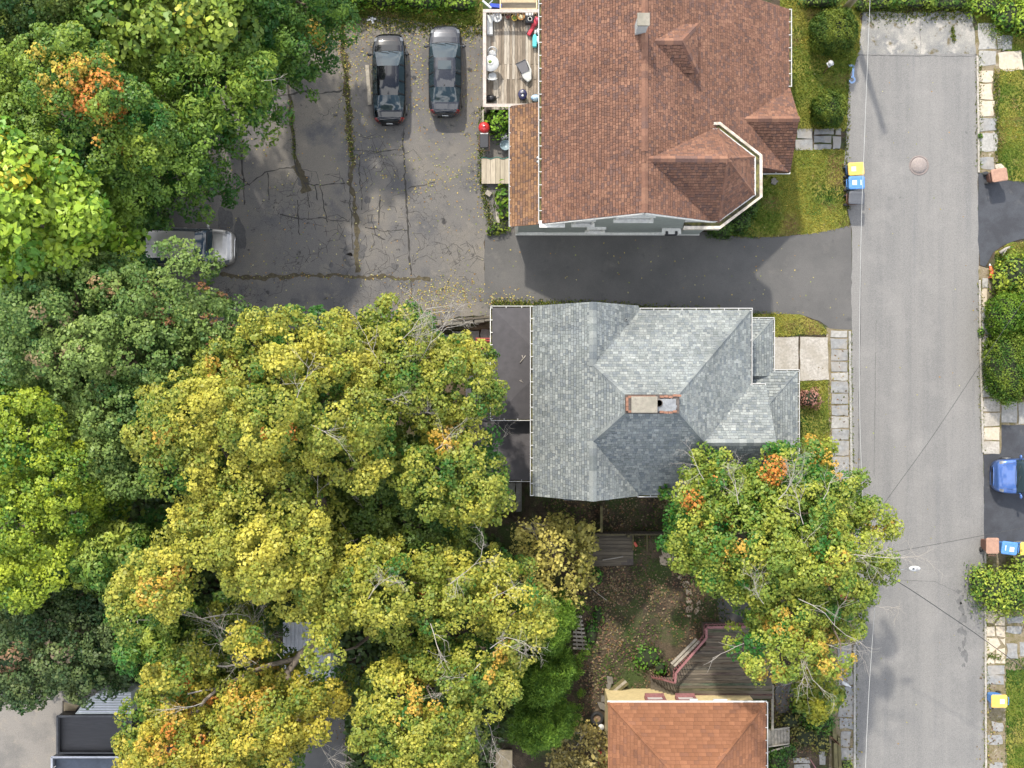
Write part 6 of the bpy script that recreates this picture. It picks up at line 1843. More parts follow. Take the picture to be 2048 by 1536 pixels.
x0, y0 = P(104, 1514, 1.5)[:2]; x1, y1 = P(300, 1630, 1.5)[:2]
tub(sk2, x0, x1, y0, y1, 1.5, .12, mat('navy steel', (.05, .055, .065), .5, .3, 4), mat('blue-grey cover sheet', (.06, .075, .1), .45, .4, 1.6), mat('pale steel rim', (.42, .43, .46), .5, .2, 4))
MB().box((x0 + .16, y0 - .5, 1.52), (.14, .03, .02), .5).box((x0 + .16, y0 - .6, 1.52), (.14, .03, .02), -.5).box((x0 + .16, y0 - .72, 1.52), (.14, .03, .02), .5).box((x0 + .16, y0 - .8, 1.52), (.14, .03, .02), -.5).build('painted_mark', M['sticker'], sk2)
gs = thing('grey_metal_cover', 'pale grey ribbed metal roof behind the black container', 'shed', P(195, 1405, 0))
outl = [(150, 1428), (166, 1408), (182, 1394), (205, 1384), (232, 1381), (262, 1384), (262, 1428)]
ow_ = [tuple(P(x, y, 2.0))[:2] for x, y in outl]
MB().prism(ow_, 0, 1.95).build('wall', M['greymetal'], gs)
MB().prism(ow_, 1.96, 2.0).build('roof', M['greymetal'], gs)
for k in range(8):
    y = 1388 + k * 5
    xl = 150 + max(0, (1428 - y)) * .75 + (8 if y < 1400 else 0)
    MB().bar(P(xl + 4, y, 2.02), P(262, y, 2.02), .05, .03).build('rib', M['palemetal'], gs)
pw_ = thing('plywood_sheet', 'plywood sheet standing upright beside the grey metal roof', 'sheet', P(138, 1415, 0))
MB().add([P(127, 1404, 1.1), P(158, 1411, 1.0), P(146, 1428, .3), P(127, 1428, .3)], [(3, 2, 1, 0)]).add([P(127, 1404, 1.07), P(158, 1411, .97), P(146, 1428, .27), P(127, 1428, .27)], [(0, 1, 2, 3)]).build('panel', M['ply'], pw_)
MB().bar(P(126, 1403, 0), P(126, 1403, 1.2), .06, .06).bar(P(126, 1403, 1.1), P(126, 1428, 1.1), .06, .06).build('support', M['darkwood'], pw_)
ms = thing('metal_shed', 'shed with pale corrugated metal roof under the big yellow tree', 'shed', P(620, 1310, 0))
so_ = [tuple(P(x, y, 2.4))[:2] for x, y in [(566, 1268), (662, 1240), (662, 1366), (588, 1366), (566, 1340)]]
MB().prism([(x * .985, y) for x, y in so_], 0, 2.35).build('wall', M['greymetal'], ms)
for k in range(12):
    xa = 566 + k * 8
    MB().add([P(xa, 1244, 2.46), P(xa + 5, 1244, 2.47), P(xa + 8, 1244, 2.43), P(xa + 8, 1366, 2.40), P(xa + 5, 1366, 2.44), P(xa, 1366, 2.43)], [(0, 5, 4, 1), (1, 4, 3, 2)]).build('roof_panel', M['palemetal'], ms)
wn_ = thing('yard_table', 'pale grey low wall of boards beside the metal shed', 'boards', P(705, 1308, 0))
MB().bar(P(672, 1313, .3), P(720, 1313, .3), .1, .5).bar(P(720, 1305, .3), P(720, 1314, .3), .1, .5).build('edge_board', M['greywood'], wn_)
tag(MB().tube([P(667, 1342, .3), P(672, 1334, .5), P(676, 1333, .45), P(670, 1344, .2)], .03, 6).build('bent_chair_frame', M['greypl']), 'bent grey metal frame lying beside the metal shed', 'frame')
tag(MB().box((*P(1008, 1522, .2)[:2], .2), (.9, 1.2, .1)).box((*P(1008, 1500, .1)[:2], .1), (.9, .05, .2)).build('wood_pallet', M['ply'], bevel=.01), 'brown wooden pallet at the bottom edge left of the red cans', 'pallet')
# fallen twigs lying on the black roofs
for (x, y, z, a, lab) in [(1046, 718, 3.42, .9, 'forked pale twig lying on the black flat roof'), (1043, 763, 3.4, -.5, 'thin broken twig lower on the black flat roof')]:
    p = P(x, y, z); d = Vector((math.cos(a), math.sin(a), 0))
    s_ = 1.0 if y < 740 else .5
    tag(MB().tube([p - d * .25 * s_, p, p + d * .22 * s_], .02 * s_ + .006, 5).tube([p, p + Vector((-.05, .2, .01)) * s_], .014 * s_ + .004, 5).build('twig', M['deadwood']), lab, 'twig')


# ------------------------------------------------------------------ trees and plants
def unit(v):
    return v / np.maximum(np.linalg.norm(v, axis=-1, keepdims=True), 1e-9)


def leaf_mesh(pos, nrm, size, ratio, cols, rng, shape='diamond', droop=0.18):
    """one small folded leaf per position"""
    n = len(pos)
    ref = unit(rng.normal(0, 1, (n, 3)))
    t = unit(np.cross(nrm, ref)); b = np.cross(nrm, t)
    s = size[:, None]
    if shape == 'diamond':
        loc = [(-.5, 0, 0), (0.0, .5, .5), (.5, 0, -1), (0.0, -.5, .5)]
    elif shape == 'heart':
        loc = [(-.36, 0, 0), (-.34, .36, .3), (.02, .46, .3), (.68, 0, -1.4), (.02, -.46, .3), (-.34, -.36, .3)]
    else:                                  # narrow
        loc = [(-.5, 0, 0), (-.1, .5, .4), (.55, 0, -.6), (-.1, -.5, .4)]
    k = len(loc)
    v = np.zeros((n, k, 3), np.float32)
    for i, (u, w, d) in enumerate(loc):
        v[:, i] = pos + t * (u * s) + b * (w * ratio * s) + nrm * (d * droop * s)
    f = np.arange(n * k, dtype=np.int32).reshape(n, k)
    return v.reshape(-1, 3), f, np.repeat(cols, k, axis=0)


def lobes_from(polys, zt, zb, lr, rng, dens=0.64):
    """round lobes filling the outlines (photo pixels) of a crown"""
    out = []
    for poly in polys:
        w = [tuple(P(x, y, zt * 0.82))[:2] for x, y in poly]
        xs = [p[0] for p in w]; ys = [p[1] for p in w]
        n = 2500
        x = rng.uniform(min(xs), max(xs), n); y = rng.uniform(min(ys), max(ys), n)
        d = np.where(in_poly(x, y, w), poly_dist(x, y, w), -1)
        D_ = max(d.max(), .1)
        order = rng.permutation(n)
        kept = []
        for i in order:
            r = lr * rng.uniform(.75, 1.25)
            r = min(r, max(.45 * lr, d[i] * 1.05))
            if d[i] < r * .78: continue
            if any((x[i] - q[0]) ** 2 + (y[i] - q[1]) ** 2 < (dens * (r + q[3])) ** 2 for q in kept): continue
            h = (min(1, d[i] / D_)) ** .55
            z = zb + (zt - zb) * h - r * .75 + rng.normal(0, .3)
            kept.append((x[i], y[i], z, r))
        out += kept
    return out


def crown(lobes, rng, cr=.34, per=46, leaf=.13, ratio=.8, pal=((.05, .1, .02), (.2, .2, .03)), mix=.5, spread=.25, patches=(), shape='diamond', up=.55, cover=1.25, low=-.25, scat=.42, hue=None):
    """clumps of leaves over the surface of every lobe"""
    L = np.array(lobes)
    cp, cn, cl = [], [], []
    for i, (x, y, z, r) in enumerate(lobes):
        n = max(5, int(2.6 * math.pi * r * r / (math.pi * cr * cr) * cover))
        d = unit(rng.normal(0, 1, (n * 2, 3)))
        d = d[d[:, 2] > low][:n]
        p = np.array([x, y, z]) + d * np.array([r, r, r * .85]) * (1 + rng.normal(0, .13, (len(d), 1)))
        near = L[(np.hypot(L[:, 0] - x, L[:, 1] - y) < L[:, 3] + r)]
        ok = np.ones(len(p), bool)
        for q in near:
            if q[0] == x and q[1] == y: continue
            ok &= (((p - q[:3]) / np.array([q[3], q[3], q[3] * .85])) ** 2).sum(1) > .62
        cp.append(p[ok]); cn.append(d[ok]); cl.append(np.full(ok.sum(), i))
    cp = np.concatenate(cp); cn = np.concatenate(cn); cl = np.concatenate(cl)
    nc = len(cp)
    rad = cr * np.clip(np.exp(rng.normal(-.03, .3, nc)), .5, 1.9)
    cnt = np.maximum(6, (per * (rad / cr) ** 2 * rng.uniform(.75, 1.2, nc)).astype(int))
    idx = np.repeat(np.arange(nc), cnt); n = len(idx)
    ax = unit(cn * .7 + np.array([0, 0, 1.0]) * up)
    d = unit(rng.normal(0, 1, (n, 3)))
    dot = (d * ax[idx]).sum(1, keepdims=True)
    d = np.where(dot < -.15, d - 2 * dot * ax[idx], d)
    pos = cp[idx] + d * rad[idx][:, None] * (1 - scat * rng.uniform(0, 1, (n, 1)) ** 1.5)
    nrm = unit(d * .75 + np.array([0, 0, 1.0]) * .45 + rng.normal(0, .33, (n, 3)))
    A, B = np.array(pal[0]), np.array(pal[1])
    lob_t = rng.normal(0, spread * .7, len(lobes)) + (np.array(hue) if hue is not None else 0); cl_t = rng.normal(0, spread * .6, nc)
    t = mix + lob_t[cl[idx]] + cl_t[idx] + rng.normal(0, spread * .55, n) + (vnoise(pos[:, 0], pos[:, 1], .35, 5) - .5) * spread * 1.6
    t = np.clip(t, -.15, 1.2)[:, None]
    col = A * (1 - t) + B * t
    for (px, py, z, rp, c, pr) in patches:
        q = P(px, py, z)
        dd = np.hypot(cp[:, 0] - q.x, cp[:, 1] - q.y)
        hit = (dd < rp / S * rng.uniform(.6, 1.2, nc)) & (rng.uniform(0, 1, nc) < pr)
        m_ = hit[idx] & (rng.uniform(0, 1, n) < .85)
        col[m_] = np.array(c) * rng.uniform(.7, 1.2, (m_.sum(), 1))
    col = np.clip(col * rng.uniform(.8, 1.2, (n, 1)), .004, .8)
    sz = leaf * np.clip(np.exp(rng.normal(-.04, .3, n)), .5, 1.9)
    return leaf_mesh(pos, nrm, sz, ratio, col, rng, shape)


def limb_path(a, b, rng, bend=.12, n=6):
    a, b = Vector(a), Vector(b)
    L = (b - a).length
    out = []
    o = Vector((0, 0, 0))
    for i in range(n + 1):
        t = i / n
        if 0 < i < n: o = o * .6 + Vector(rng.normal(0, bend * L / n * 1.2, 3))
        else: o = o * .2
        out.append(a.lerp(b, t) + o)
    return out


def twigs(mb, p, d, L, r, depth, rng, m=0):
    """bare forking branchlet"""
    p = Vector(p); d = Vector(d).normalized()
    n = 4; pts = [p]
    for i in range(n):
        d = (d + Vector(rng.normal(0, .16, 3))).normalized()
        pts.append(pts[-1] + d * (L / n))
    mb.tube(pts, [r * (1 - .6 * i / n) for i in range(n + 1)], 4, m, False)
    if depth > 0:
        for i in range(1, n + 1):
            for _ in range(1 if rng.uniform() < .75 else 2):
                dd = (d + Vector((rng.normal(0, .75), rng.normal(0, .75), rng.normal(0, .4)))).normalized()
                twigs(mb, pts[i], dd, L * rng.uniform(.4, .65), r * .55, depth - 1, rng, m)


def tree(name, label, base, polys, zt, zb, lr, seed, group=None, trunk_r=.28, dead=(), cat='tree', zg=0.0, limbs=9, extra_lobes=(), extra_bark=None, cmat='leaf', **kw):
    rng = np.random.default_rng(seed)
    bp = P(*base, 0); bp.z = zg
    t = thing(name, label, cat, bp, 0, group)
    lob = lobes_from(polys, zt, zb, lr, rng) + list(extra_lobes)
    base_n = len(lob)
    big = list(lob)
    hue = [0.0] * base_n
    for (x, y, z, r) in big:                       # smaller knots of foliage riding on each lobe
        for _ in range(5 if r > .8 else 2):
            a_ = rng.uniform(0, 2 * math.pi); e_ = rng.uniform(-.1, 1.2); rs = r * rng.uniform(.28, .55)
            lob.append((x + r * 1.02 * math.cos(a_) * math.cos(e_), y + r * 1.02 * math.sin(a_) * math.cos(e_), z + r * .9 * math.sin(e_), rs)); hue.append(rng.normal(0, .12))
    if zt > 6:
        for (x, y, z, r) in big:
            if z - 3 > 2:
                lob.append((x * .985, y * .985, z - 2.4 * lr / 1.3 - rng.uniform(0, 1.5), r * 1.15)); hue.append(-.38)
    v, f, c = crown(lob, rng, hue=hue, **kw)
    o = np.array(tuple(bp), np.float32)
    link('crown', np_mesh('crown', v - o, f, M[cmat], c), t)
    cx = sum(l[0] for l in lob) / len(lob); cy = sum(l[1] for l in lob) / len(lob)
    fork = Vector((bp.x * .75 + cx * .25, bp.y * .75 + cy * .25, zg + (zb - zg) * .5 + .4))
    tk = MB().tube(limb_path((bp.x, bp.y, zg - .1), fork, rng, .04), [trunk_r * k for k in (1.35, 1.05, 1, .97, .93, .9, .88)], 10)
    to = tk.build('trunk', M['bark'], t)
    lb = sorted(big, key=lambda l: -l[3])
    step = max(1, len(lb) // max(1, limbs))
    for i, l in enumerate(lb[::step][:limbs]):
        path = limb_path(fork, (l[0], l[1], l[2] + l[3] * .2), rng, .14)
        MB().tube(path, [trunk_r * k for k in (.55, .45, .36, .28, .2, .13, .07)], 7).build('limb', M['bark'], to)
    for di, (px, py, z, ang, L, dep) in enumerate(dead):
        if di % 5 in (1, 3): continue
        p = P(px, py, z)
        mb = MB()
        twigs(mb, p - Vector((0, 0, .3)), (math.cos(ang), math.sin(ang), .16), L * .9, .009 + .007 * L, min(dep, 3), rng)
        mb.build('dead_branch', M['deadwood'], t)
    return t


G1, Y1 = (.085, .16, .02), (.43, .4, .055)
OR = (.55, .22, .04)
YO = (.52, .33, .05)
tree('maple_tree', 'huge yellow-green maple filling the middle left of the picture', (640, 1010), [
    [(250, 880), (285, 800), (360, 752), (430, 690), (520, 642), (630, 616), (700, 655), (740, 740), (785, 850), (770, 940), (690, 990), (610, 930), (520, 960), (400, 1010), (280, 960)],
    [(340, 1040), (370, 985), (500, 940), (610, 960), (650, 1060), (650, 1180), (560, 1250), (480, 1180), (420, 1130), (360, 1090)],
    [(236, 1200), (290, 1100), (350, 1090), (360, 1180), (330, 1255), (250, 1250)]], 15, 10.5, 1.55, 101, pal=(G1, Y1), mix=.62, spread=.27, trunk_r=.42, limbs=16,
    patches=[(425, 730, 13, 20, YO, .6), (325, 1165, 13, 22, YO, .8), (560, 890, 14, 30, OR, .12), (300, 900, 13, 40, YO, .2), (315, 1075, 13, 8, (.5, .08, .04), .5)],
    dead=[(630, 1010, 12, 1.0, 2.2, 2), (690, 960, 10, -.9, 2.2, 2), (590, 800, 15.2, 1.2, 1.6, 2), (575, 760, 15.2, 1.5, 1.4, 2), (620, 850, 15, -.3, 1.5, 2), (395, 1120, 12, .1, 2.2, 1), (400, 960, 13.5, .5, 1.2, 2), (680, 1045, 9, -.8, 2.2, 2), (660, 930, 14, .6, 1.2, 2), (760, 800, 13, .2, 1.2, 2)])
tree('maple_tree', 'green maple leaning over the rear wing of the grey house', (860, 900), [
    [(700, 640), (780, 608), (840, 640), (870, 690), (930, 680), (970, 700), (990, 760), (1000, 810), (960, 845), (900, 860), (820, 850), (770, 770), (720, 730)],
    [(800, 860), (880, 850), (960, 850), (980, 900), (1010, 960), (1005, 1040), (950, 1065), (870, 1010), (800, 960)]], 12.5, 8, 1.35, 102, pal=(G1, Y1), mix=.5, spread=.24, trunk_r=.3, zg=-1.3, limbs=12,
    patches=[(900, 880, 11, 30, YO, .4), (740, 680, 11, 25, YO, .12)],
    dead=[(790, 700, 12.2, 1.3, 2.6, 3), (770, 720, 12.4, .7, 2.4, 3), (810, 740, 12, 1.0, 2.4, 3), (770, 690, 12, .2, 2.4, 3), (760, 740, 12.3, 1.9, 1.9, 2), (840, 720, 11.8, .9, 2.2, 3), (960, 905, 6, .1, 1.8, 3), (970, 895, 6, .5, 1.5, 3), (880, 890, 12, -1.2, 1.6, 3), (870, 900, 12, .6, 1.4, 3), (790, 825, 11.5, -.2, 2.2, 3), (830, 1040, 10, 1.3, 1.5, 2)])
tree('maple_tree', 'shaded dark green maple between the two yellow crowns', (760, 1040), [
    [(640, 930), (760, 900), (860, 900), (930, 980), (960, 1080), (860, 1130), (760, 1120), (680, 1090)]], 9.5, 6, 1.3, 103, pal=((.05, .11, .018), (.17, .22, .032)), mix=.45, spread=.25, trunk_r=.25, limbs=8,
    dead=[(740, 1060, 9, 1.4, 2.0, 2), (800, 1080, 9.2, 1.8, 1.6, 2), (810, 1060, 9, .8, 1.6, 2)])
tree('maple_tree', 'spreading yellow-green maple above the green conifers', (880, 1250), [
    [(560, 1120), (680, 1085), (800, 1090), (900, 1110), (1000, 1130), (1060, 1170), (1098, 1240), (1080, 1310), (1020, 1320), (980, 1270), (900, 1250), (820, 1280), (740, 1260), (640, 1230)],
    [(720, 1380), (790, 1310), (880, 1300), (960, 1310), (1040, 1340), (1030, 1400), (960, 1420), (930, 1470), (960, 1515), (900, 1580), (740, 1580), (735, 1480), (700, 1440)],
    [(620, 1235), (680, 1215), (690, 1290), (655, 1345), (635, 1300)]], 13, 8.5, 1.25, 104, pal=(G1, Y1), mix=.52, spread=.27, trunk_r=.34, limbs=16,
    patches=[(860, 1210, 12, 30, OR, .15), (980, 1220, 12, 30, OR, .18), (1000, 1330, 11, 40, YO, .3), (830, 1400, 12, 40, YO, .2)],
    dead=[(735, 1200, 13, 1.0, 1.8, 3), (725, 1205, 13, 2.4, 1.6, 3), (900, 1170, 13, .8, 2.0, 3), (880, 1190, 13, -2.2, 1.6, 3), (860, 1250, 12.5, -1.2, 2.2, 2), (980, 1300, 12, 1.0, 2.4, 3), (965, 1320, 12, .3, 2.4, 3), (960, 1330, 12, -2.4, 2.0, 3), (960, 1420, 9, -1.2, 2.2, 3), (970, 1440, 9, -1.0, 2.2, 3), (950, 1430, 9, -1.5, 1.8, 3), (830, 1480, 11, -1.5, 1.8, 2), (880, 1440, 11, -.6, 2.2, 1), (780, 1500, 11, 1.2, 1.2, 2), (985, 1200, 12.6, .9, 1.2, 2)])
tree('maple_tree', 'golden orange-tinged maple over the bottom left containers', (480, 1440), [
    [(228, 1420), (290, 1375), (380, 1362), (440, 1400), (510, 1345), (590, 1360), (640, 1385), (682, 1400), (670, 1450), (600, 1470), (570, 1500), (590, 1580), (240, 1580), (230, 1480)],
    [(470, 1270), (500, 1245), (550, 1250), (558, 1290), (510, 1315), (475, 1300)],
    [(300, 1320), (380, 1290), (440, 1300), (420, 1350), (320, 1370)]], 12.5, 8.5, 1.1, 105, pal=((.11, .18, .022), (.48, .4, .05)), mix=.62, spread=.28, trunk_r=.3, limbs=10,
    patches=[(320, 1390, 12, 18, OR, .35), (390, 1430, 12, 20, OR, .35), (300, 1450, 12, 50, YO, .3), (350, 1510, 12, 40, OR, .22), (480, 1420, 12, 40, YO, .3)],
    dead=[(510, 1330, 9.6, 2.4, 2.4, 3), (500, 1340, 9.6, 1.7, 2.0, 3), (490, 1310, 9.8, 1.3, 2.2, 3), (540, 1300, 9.6, 1.0, 2.2, 3), (560, 1320, 9.6, 2.1, 2.0, 3), (400, 1240, 10.5, .4, 2.4, 3), (380, 1250, 10.5, -2.6, 2.2, 3), (460, 1270, 10.2, 2.6, 2.2, 3), (600, 1440, 9.5, -1.4, 3.0, 3), (595, 1400, 9.5, -2.2, 2.4, 3), (620, 1470, 9, -.9, 2.2, 3), (630, 1500, 9, -1.6, 2.2, 3), (400, 1410, 12.2, 3.4, 1.6, 2), (380, 1440, 12.2, .8, 1.8, 1)])
# big bare limbs that cross the gap above the metal shed
lt_ = [o for o in bpy.data.objects if o.name.startswith('maple_tree') and o.get('label', '').startswith('golden')][0]
for pts, r0 in [([(690, 1225, 9), (640, 1275, 8.6), (600, 1310, 8.3), (575, 1345, 8.2), (583, 1385, 8.3), (595, 1420, 8.8), (598, 1450, 9.2)], .22), ([(590, 1318, 8.2), (540, 1330, 8.8), (500, 1345, 9.4), (440, 1375, 10), (410, 1400, 10.6), (393, 1425, 11)], .13), ([(500, 1325, 9.4), (450, 1333, 9.6), (400, 1328, 9.8)], .06), ([(440, 1375, 10), (400, 1382, 10.3), (375, 1388, 10.6)], .05)]:
    q = [P(*p) for p in pts]
    MB().tube(q, [r0 * (1 - .6 * i / len(q)) for i in range(len(q))], 8).build('bare_limb', mat('grey bark', (.24, .2, .155), .95, .3, 7, bump=.5) if r0 > .1 else M['deadwood'], lt_)
tree('maple_tree', 'dull green maple crown below the silver van', (250, 700), [
    [(-80, 600), (60, 530), (200, 500), (255, 525), (320, 562), (395, 600), (480, 612), (505, 640), (430, 695), (345, 760), (275, 830), (240, 900), (290, 960), (240, 1030), (160, 950), (120, 860), (90, 780), (-80, 770)],
    [(330, 500), (400, 480), (415, 540), (360, 570)], [(500, 625), (545, 618), (548, 655), (510, 662)]], 14, 8, 1.35, 106, pal=((.048, .12, .024), (.22, .3, .068)), mix=.45, spread=.27, trunk_r=.38, limbs=14,
    patches=[(200, 560, 14, 60, (.3, .2, .09), .08), (330, 640, 14, 80, (.34, .17, .08), .05), (120, 700, 14, 80, (.26, .2, .1), .1)])
tree('broadleaf_tree', 'bright lime-yellow tree at the left edge below the dull green maple', (60, 990), [
    [(-90, 780), (20, 775), (90, 795), (160, 880), (192, 985), (145, 1075), (112, 1165), (60, 1212), (-90, 1210)]], 14, 8.5, 1.5, 107, pal=((.075, .17, .015), (.31, .38, .028)), mix=.55, spread=.34, trunk_r=.32, limbs=9)
tree('catalpa_tree', 'lime green large-leaved tree at the left edge, upper half', (50, 400), [
    [(-90, 240), (0, 245), (60, 262), (112, 305), (165, 350), (190, 430), (197, 505), (120, 525), (40, 550), (-90, 560)]], 15, 9, 1.5, 108, pal=((.12, .25, .02), (.33, .45, .04)), mix=.58, spread=.28, trunk_r=.32, limbs=8, leaf=.24, ratio=.8, per=30, cr=.55, shape='heart', cmat='leafwax', cover=1.5,
    patches=[(20, 320, 15, 40, (.5, .42, .03), .3)])
tree('maple_tree', 'maple with orange patches in the upper left corner', (180, 240), [
    [(-80, 170), (0, 110), (60, 75), (140, 62), (215, 105), (260, 165), (330, 235), (342, 300), (300, 330), (235, 310), (165, 335), (110, 300), (60, 262), (-80, 250)]], 14.5, 9, 1.4, 109, pal=((.055, .14, .018), (.24, .32, .035)), mix=.45, spread=.26, trunk_r=.34, limbs=10,
    patches=[(150, 165, 14, 45, (.5, .34, .05), .75), (165, 190, 14, 24, (.62, .24, .05), .85), (205, 155, 14, 16, (.6, .25, .05), .7), (128, 128, 14, 18, (.6, .27, .05), .7), (198, 270, 13, 14, (.55, .3, .05), .8), (90, 140, 14, 40, (.45, .36, .05), .4)])
tree('maple_tree', 'dark green maple reaching over the lot above the silver van', (290, 400), [
    [(185, 330), (260, 300), (330, 300), (405, 325), (440, 320), (430, 340), (380, 375), (335, 405), (270, 425), (225, 460), (195, 450)],
    [(120, 0), (200, 20), (240, 80), (260, 130), (300, 160), (330, 230), (420, 270), (405, 320), (340, 300), (270, 180), (180, 90)]], 11, 6, 1.25, 110, pal=((.055, .135, .02), (.2, .31, .04)), mix=.46, spread=.28, trunk_r=.3, limbs=10)
tree('ash_tree', 'fresh green ash spreading over the upper end of the lot', (400, 150), [
    [(250, 135), (330, 105), (420, 115), (480, 100), (525, 75), (540, 110), (538, 165), (515, 205), (475, 245), (430, 262), (340, 245), (280, 200)]], 11, 6.5, 1.2, 111, pal=((.06, .15, .018), (.24, .33, .035)), mix=.5, spread=.28, trunk_r=.26, limbs=9, leaf=.22, ratio=.42, shape='narrow', cr=.45, per=40,
    dead=[(330, 100, 10.5, .2, 1.8, 1), (385, 180, 11, -.6, 1.2, 1), (520, 158, 10, .1, 1.0, 1)])
tree('broadleaf_tree', 'mid green tree in the very top left corner', (60, -20), [
    [(-90, -120), (165, -120), (190, 10), (175, 60), (120, 62), (50, 85), (-90, 130)]], 13, 8, 1.3, 121, pal=((.05, .11, .02), (.21, .26, .045)), mix=.45, spread=.28, trunk_r=.28, limbs=7)
tree('catalpa_tree', 'large-leaved green tree at the top edge left of the lot', (330, 20), [
    [(175, -90), (460, -90), (458, 30), (450, 65), (400, 92), (330, 102), (285, 70), (240, 85), (190, 60)]], 13, 8, 1.4, 112, pal=((.075, .16, .02), (.29, .37, .045)), mix=.45, spread=.3, trunk_r=.3, limbs=8, leaf=.24, ratio=.8, per=28, cr=.55, shape='heart', cmat='leafwax',
    patches=[(350, 40, 13, 35, (.42, .42, .05), .4)])
tree('broadleaf_tree', 'dark leafy tree at the top edge of the lot', (540, 20), [
    [(455, -120), (680, -120), (690, 15), (640, 30), (600, 60), (585, 110), (545, 130), (520, 110), (460, 75)]], 9.5, 4.5, 1.2, 113, pal=((.045, .125, .018), (.17, .28, .035)), mix=.42, spread=.3, trunk_r=.24, limbs=8, patches=[(605, 30, 9, 12, YO, .6)])
tree('broadleaf_tree', 'greyish dark green tree in the bottom left corner', (110, 1280), [
    [(-80, 1230), (60, 1170), (180, 1150), (250, 1200), (258, 1300), (225, 1375), (165, 1420), (110, 1385), (30, 1420), (-80, 1430)]], 10.5, 5.5, 1.25, 114, pal=((.035, .08, .022), (.14, .18, .055)), mix=.42, spread=.3, trunk_r=.27, limbs=9,
    patches=[(30, 1330, 10, 50, (.3, .18, .1), .25), (90, 1260, 10, 80, (.2, .15, .1), .12)])
tree('locust_tree', 'light green feathery tree left of the huge maple', (210, 1120), [
    [(110, 1080), (200, 1040), (290, 1080), (300, 1180), (270, 1230), (230, 1190), (170, 1180), (125, 1130)], [(240, 1230), (330, 1240), (350, 1320), (280, 1370), (240, 1330)]], 11, 6.5, 1.05, 115, pal=((.08, .18, .025), (.34, .4, .055)), mix=.5, spread=.3, trunk_r=.2, limbs=7, leaf=.2, ratio=.45, shape='narrow', cover=1.1,
    dead=[(250, 1200, 10, -.8, 1.6, 1), (160, 1165, 10, .9, 1.4, 2)])
tree('ash_tree', 'olive green tree low between the maples at the bottom left', (440, 1300), [
    [(350, 1230), (450, 1210), (520, 1230), (535, 1290), (500, 1350), (450, 1390), (380, 1370), (350, 1300)]], 8.6, 5, 1.1, 116, pal=((.07, .13, .02), (.28, .3, .04)), mix=.45, spread=.28, trunk_r=.2, limbs=6)
tree('street_tree', 'green and orange street tree beside the road, right of the yard', (1600, 1140), [
    [(1362, 985), (1385, 940), (1395, 890), (1440, 880), (1458, 930), (1500, 940), (1520, 915), (1560, 905), (1620, 892), (1672, 905), (1720, 960), (1742, 1010), (1785, 1030), (1832, 1048), (1828, 1082), (1785, 1112), (1808, 1140), (1765, 1180), (1755, 1245), (1700, 1300), (1600, 1290), (1500, 1250), (1480, 1200), (1405, 1172), (1352, 1122), (1362, 1060)],
    [(1490, 1260), (1560, 1250), (1700, 1290), (1690, 1330), (1640, 1330), (1560, 1340), (1500, 1360)]], 11, 6.8, 1.12, 117, pal=((.07, .165, .02), (.36, .38, .05)), mix=.46, spread=.27, trunk_r=.3, limbs=18,
    patches=[(1560, 945, 10.5, 20, OR, .6), (1430, 965, 10, 10, OR, .3), (1385, 1010, 9.5, 10, OR, .25), (1690, 925, 10, 25, YO, .3), (1660, 1120, 10.5, 36, YO, .2), (1570, 1250, 9.5, 22, YO, .4), (1650, 1290, 9, 40, (.46, .32, .05), .45), (1520, 1340, 8, 36, (.46, .33, .05), .5), (1690, 1180, 9, 16, (.45, .12, .06), .5), (1775, 1055, 9.5, 25, YO, .4), (1440, 1080, 10, 50, YO, .15)],
    dead=[(1560, 1000, 11.2, .8, 2.2, 3), (1540, 1020, 11.2, 1.5, 1.8, 3), (1410, 960, 10.3, 2.0, 1.6, 3), (1395, 985, 10.3, .2, 1.8, 2), (1480, 1010, 10.8, 1.6, 1.6, 3), (1650, 1000, 11, 1.1, 1.8, 2), (1690, 1010, 11, .6, 1.6, 3), (1610, 1050, 11.2, 2.2, 1.8, 2), (1680, 1090, 11, .25, 2.6, 2), (1690, 1110, 11, .05, 2.6, 3), (1680, 1130, 11, .2, 2.2, 3), (1600, 1145, 10.5, -.2, 2.6, 1), (1590, 1120, 10.8, 1.2, 1.4, 2), (1560, 1200, 10.2, 3.0, 2.0, 3), (1530, 1210, 10, 2.3, 1.8, 3), (1600, 1200, 10.3, -.5, 3.0, 2), (1585, 1250, 9.8, -1.1, 3.2, 3), (1580, 1260, 9.8, -.9, 2.8, 3), (1570, 1250, 9.8, -1.5, 3.0, 3), (1640, 1290, 9, -.3, 2.2, 2), (1755, 1215, 9, -.1, 1.2, 3), (1500, 1250, 9, -1.7, 3.2, 2), (1490, 1290, 8.5, -2.6, 1.8, 1), (1660, 1290, 9.2, -.7, 2.2, 3)])
tree('small_tree', 'small yellow-topped tree between the road and the orange house', (1635, 1400), [
    [(1592, 1345), (1630, 1335), (1672, 1345), (1678, 1410), (1640, 1440), (1600, 1425)]], 4.6, 2.4, .7, 118, pal=((.07, .14, .018), (.36, .35, .03)), mix=.6, spread=.3, trunk_r=.1, limbs=5, cr=.32, per=34, leaf=.15)
tree('yellow_shrub', 'loose yellow-leaved shrub beside the leaf-covered yard', (1110, 1120), [
    [(1030, 1070), (1090, 1045), (1150, 1045), (1185, 1070), (1192, 1140), (1160, 1200), (1090, 1210), (1045, 1150)]], 4.6, 2.0, .8, 119, cat='shrub', pal=((.16, .16, .03), (.55, .48, .12)), mix=.55, spread=.32, trunk_r=.07, limbs=14, cr=.4, per=12, leaf=.17, cover=.9, scat=.9,
    dead=[(1080, 1090, 3.5, 2.2, 1.6, 2), (1110, 1130, 3.5, -2.2, 1.6, 2)])
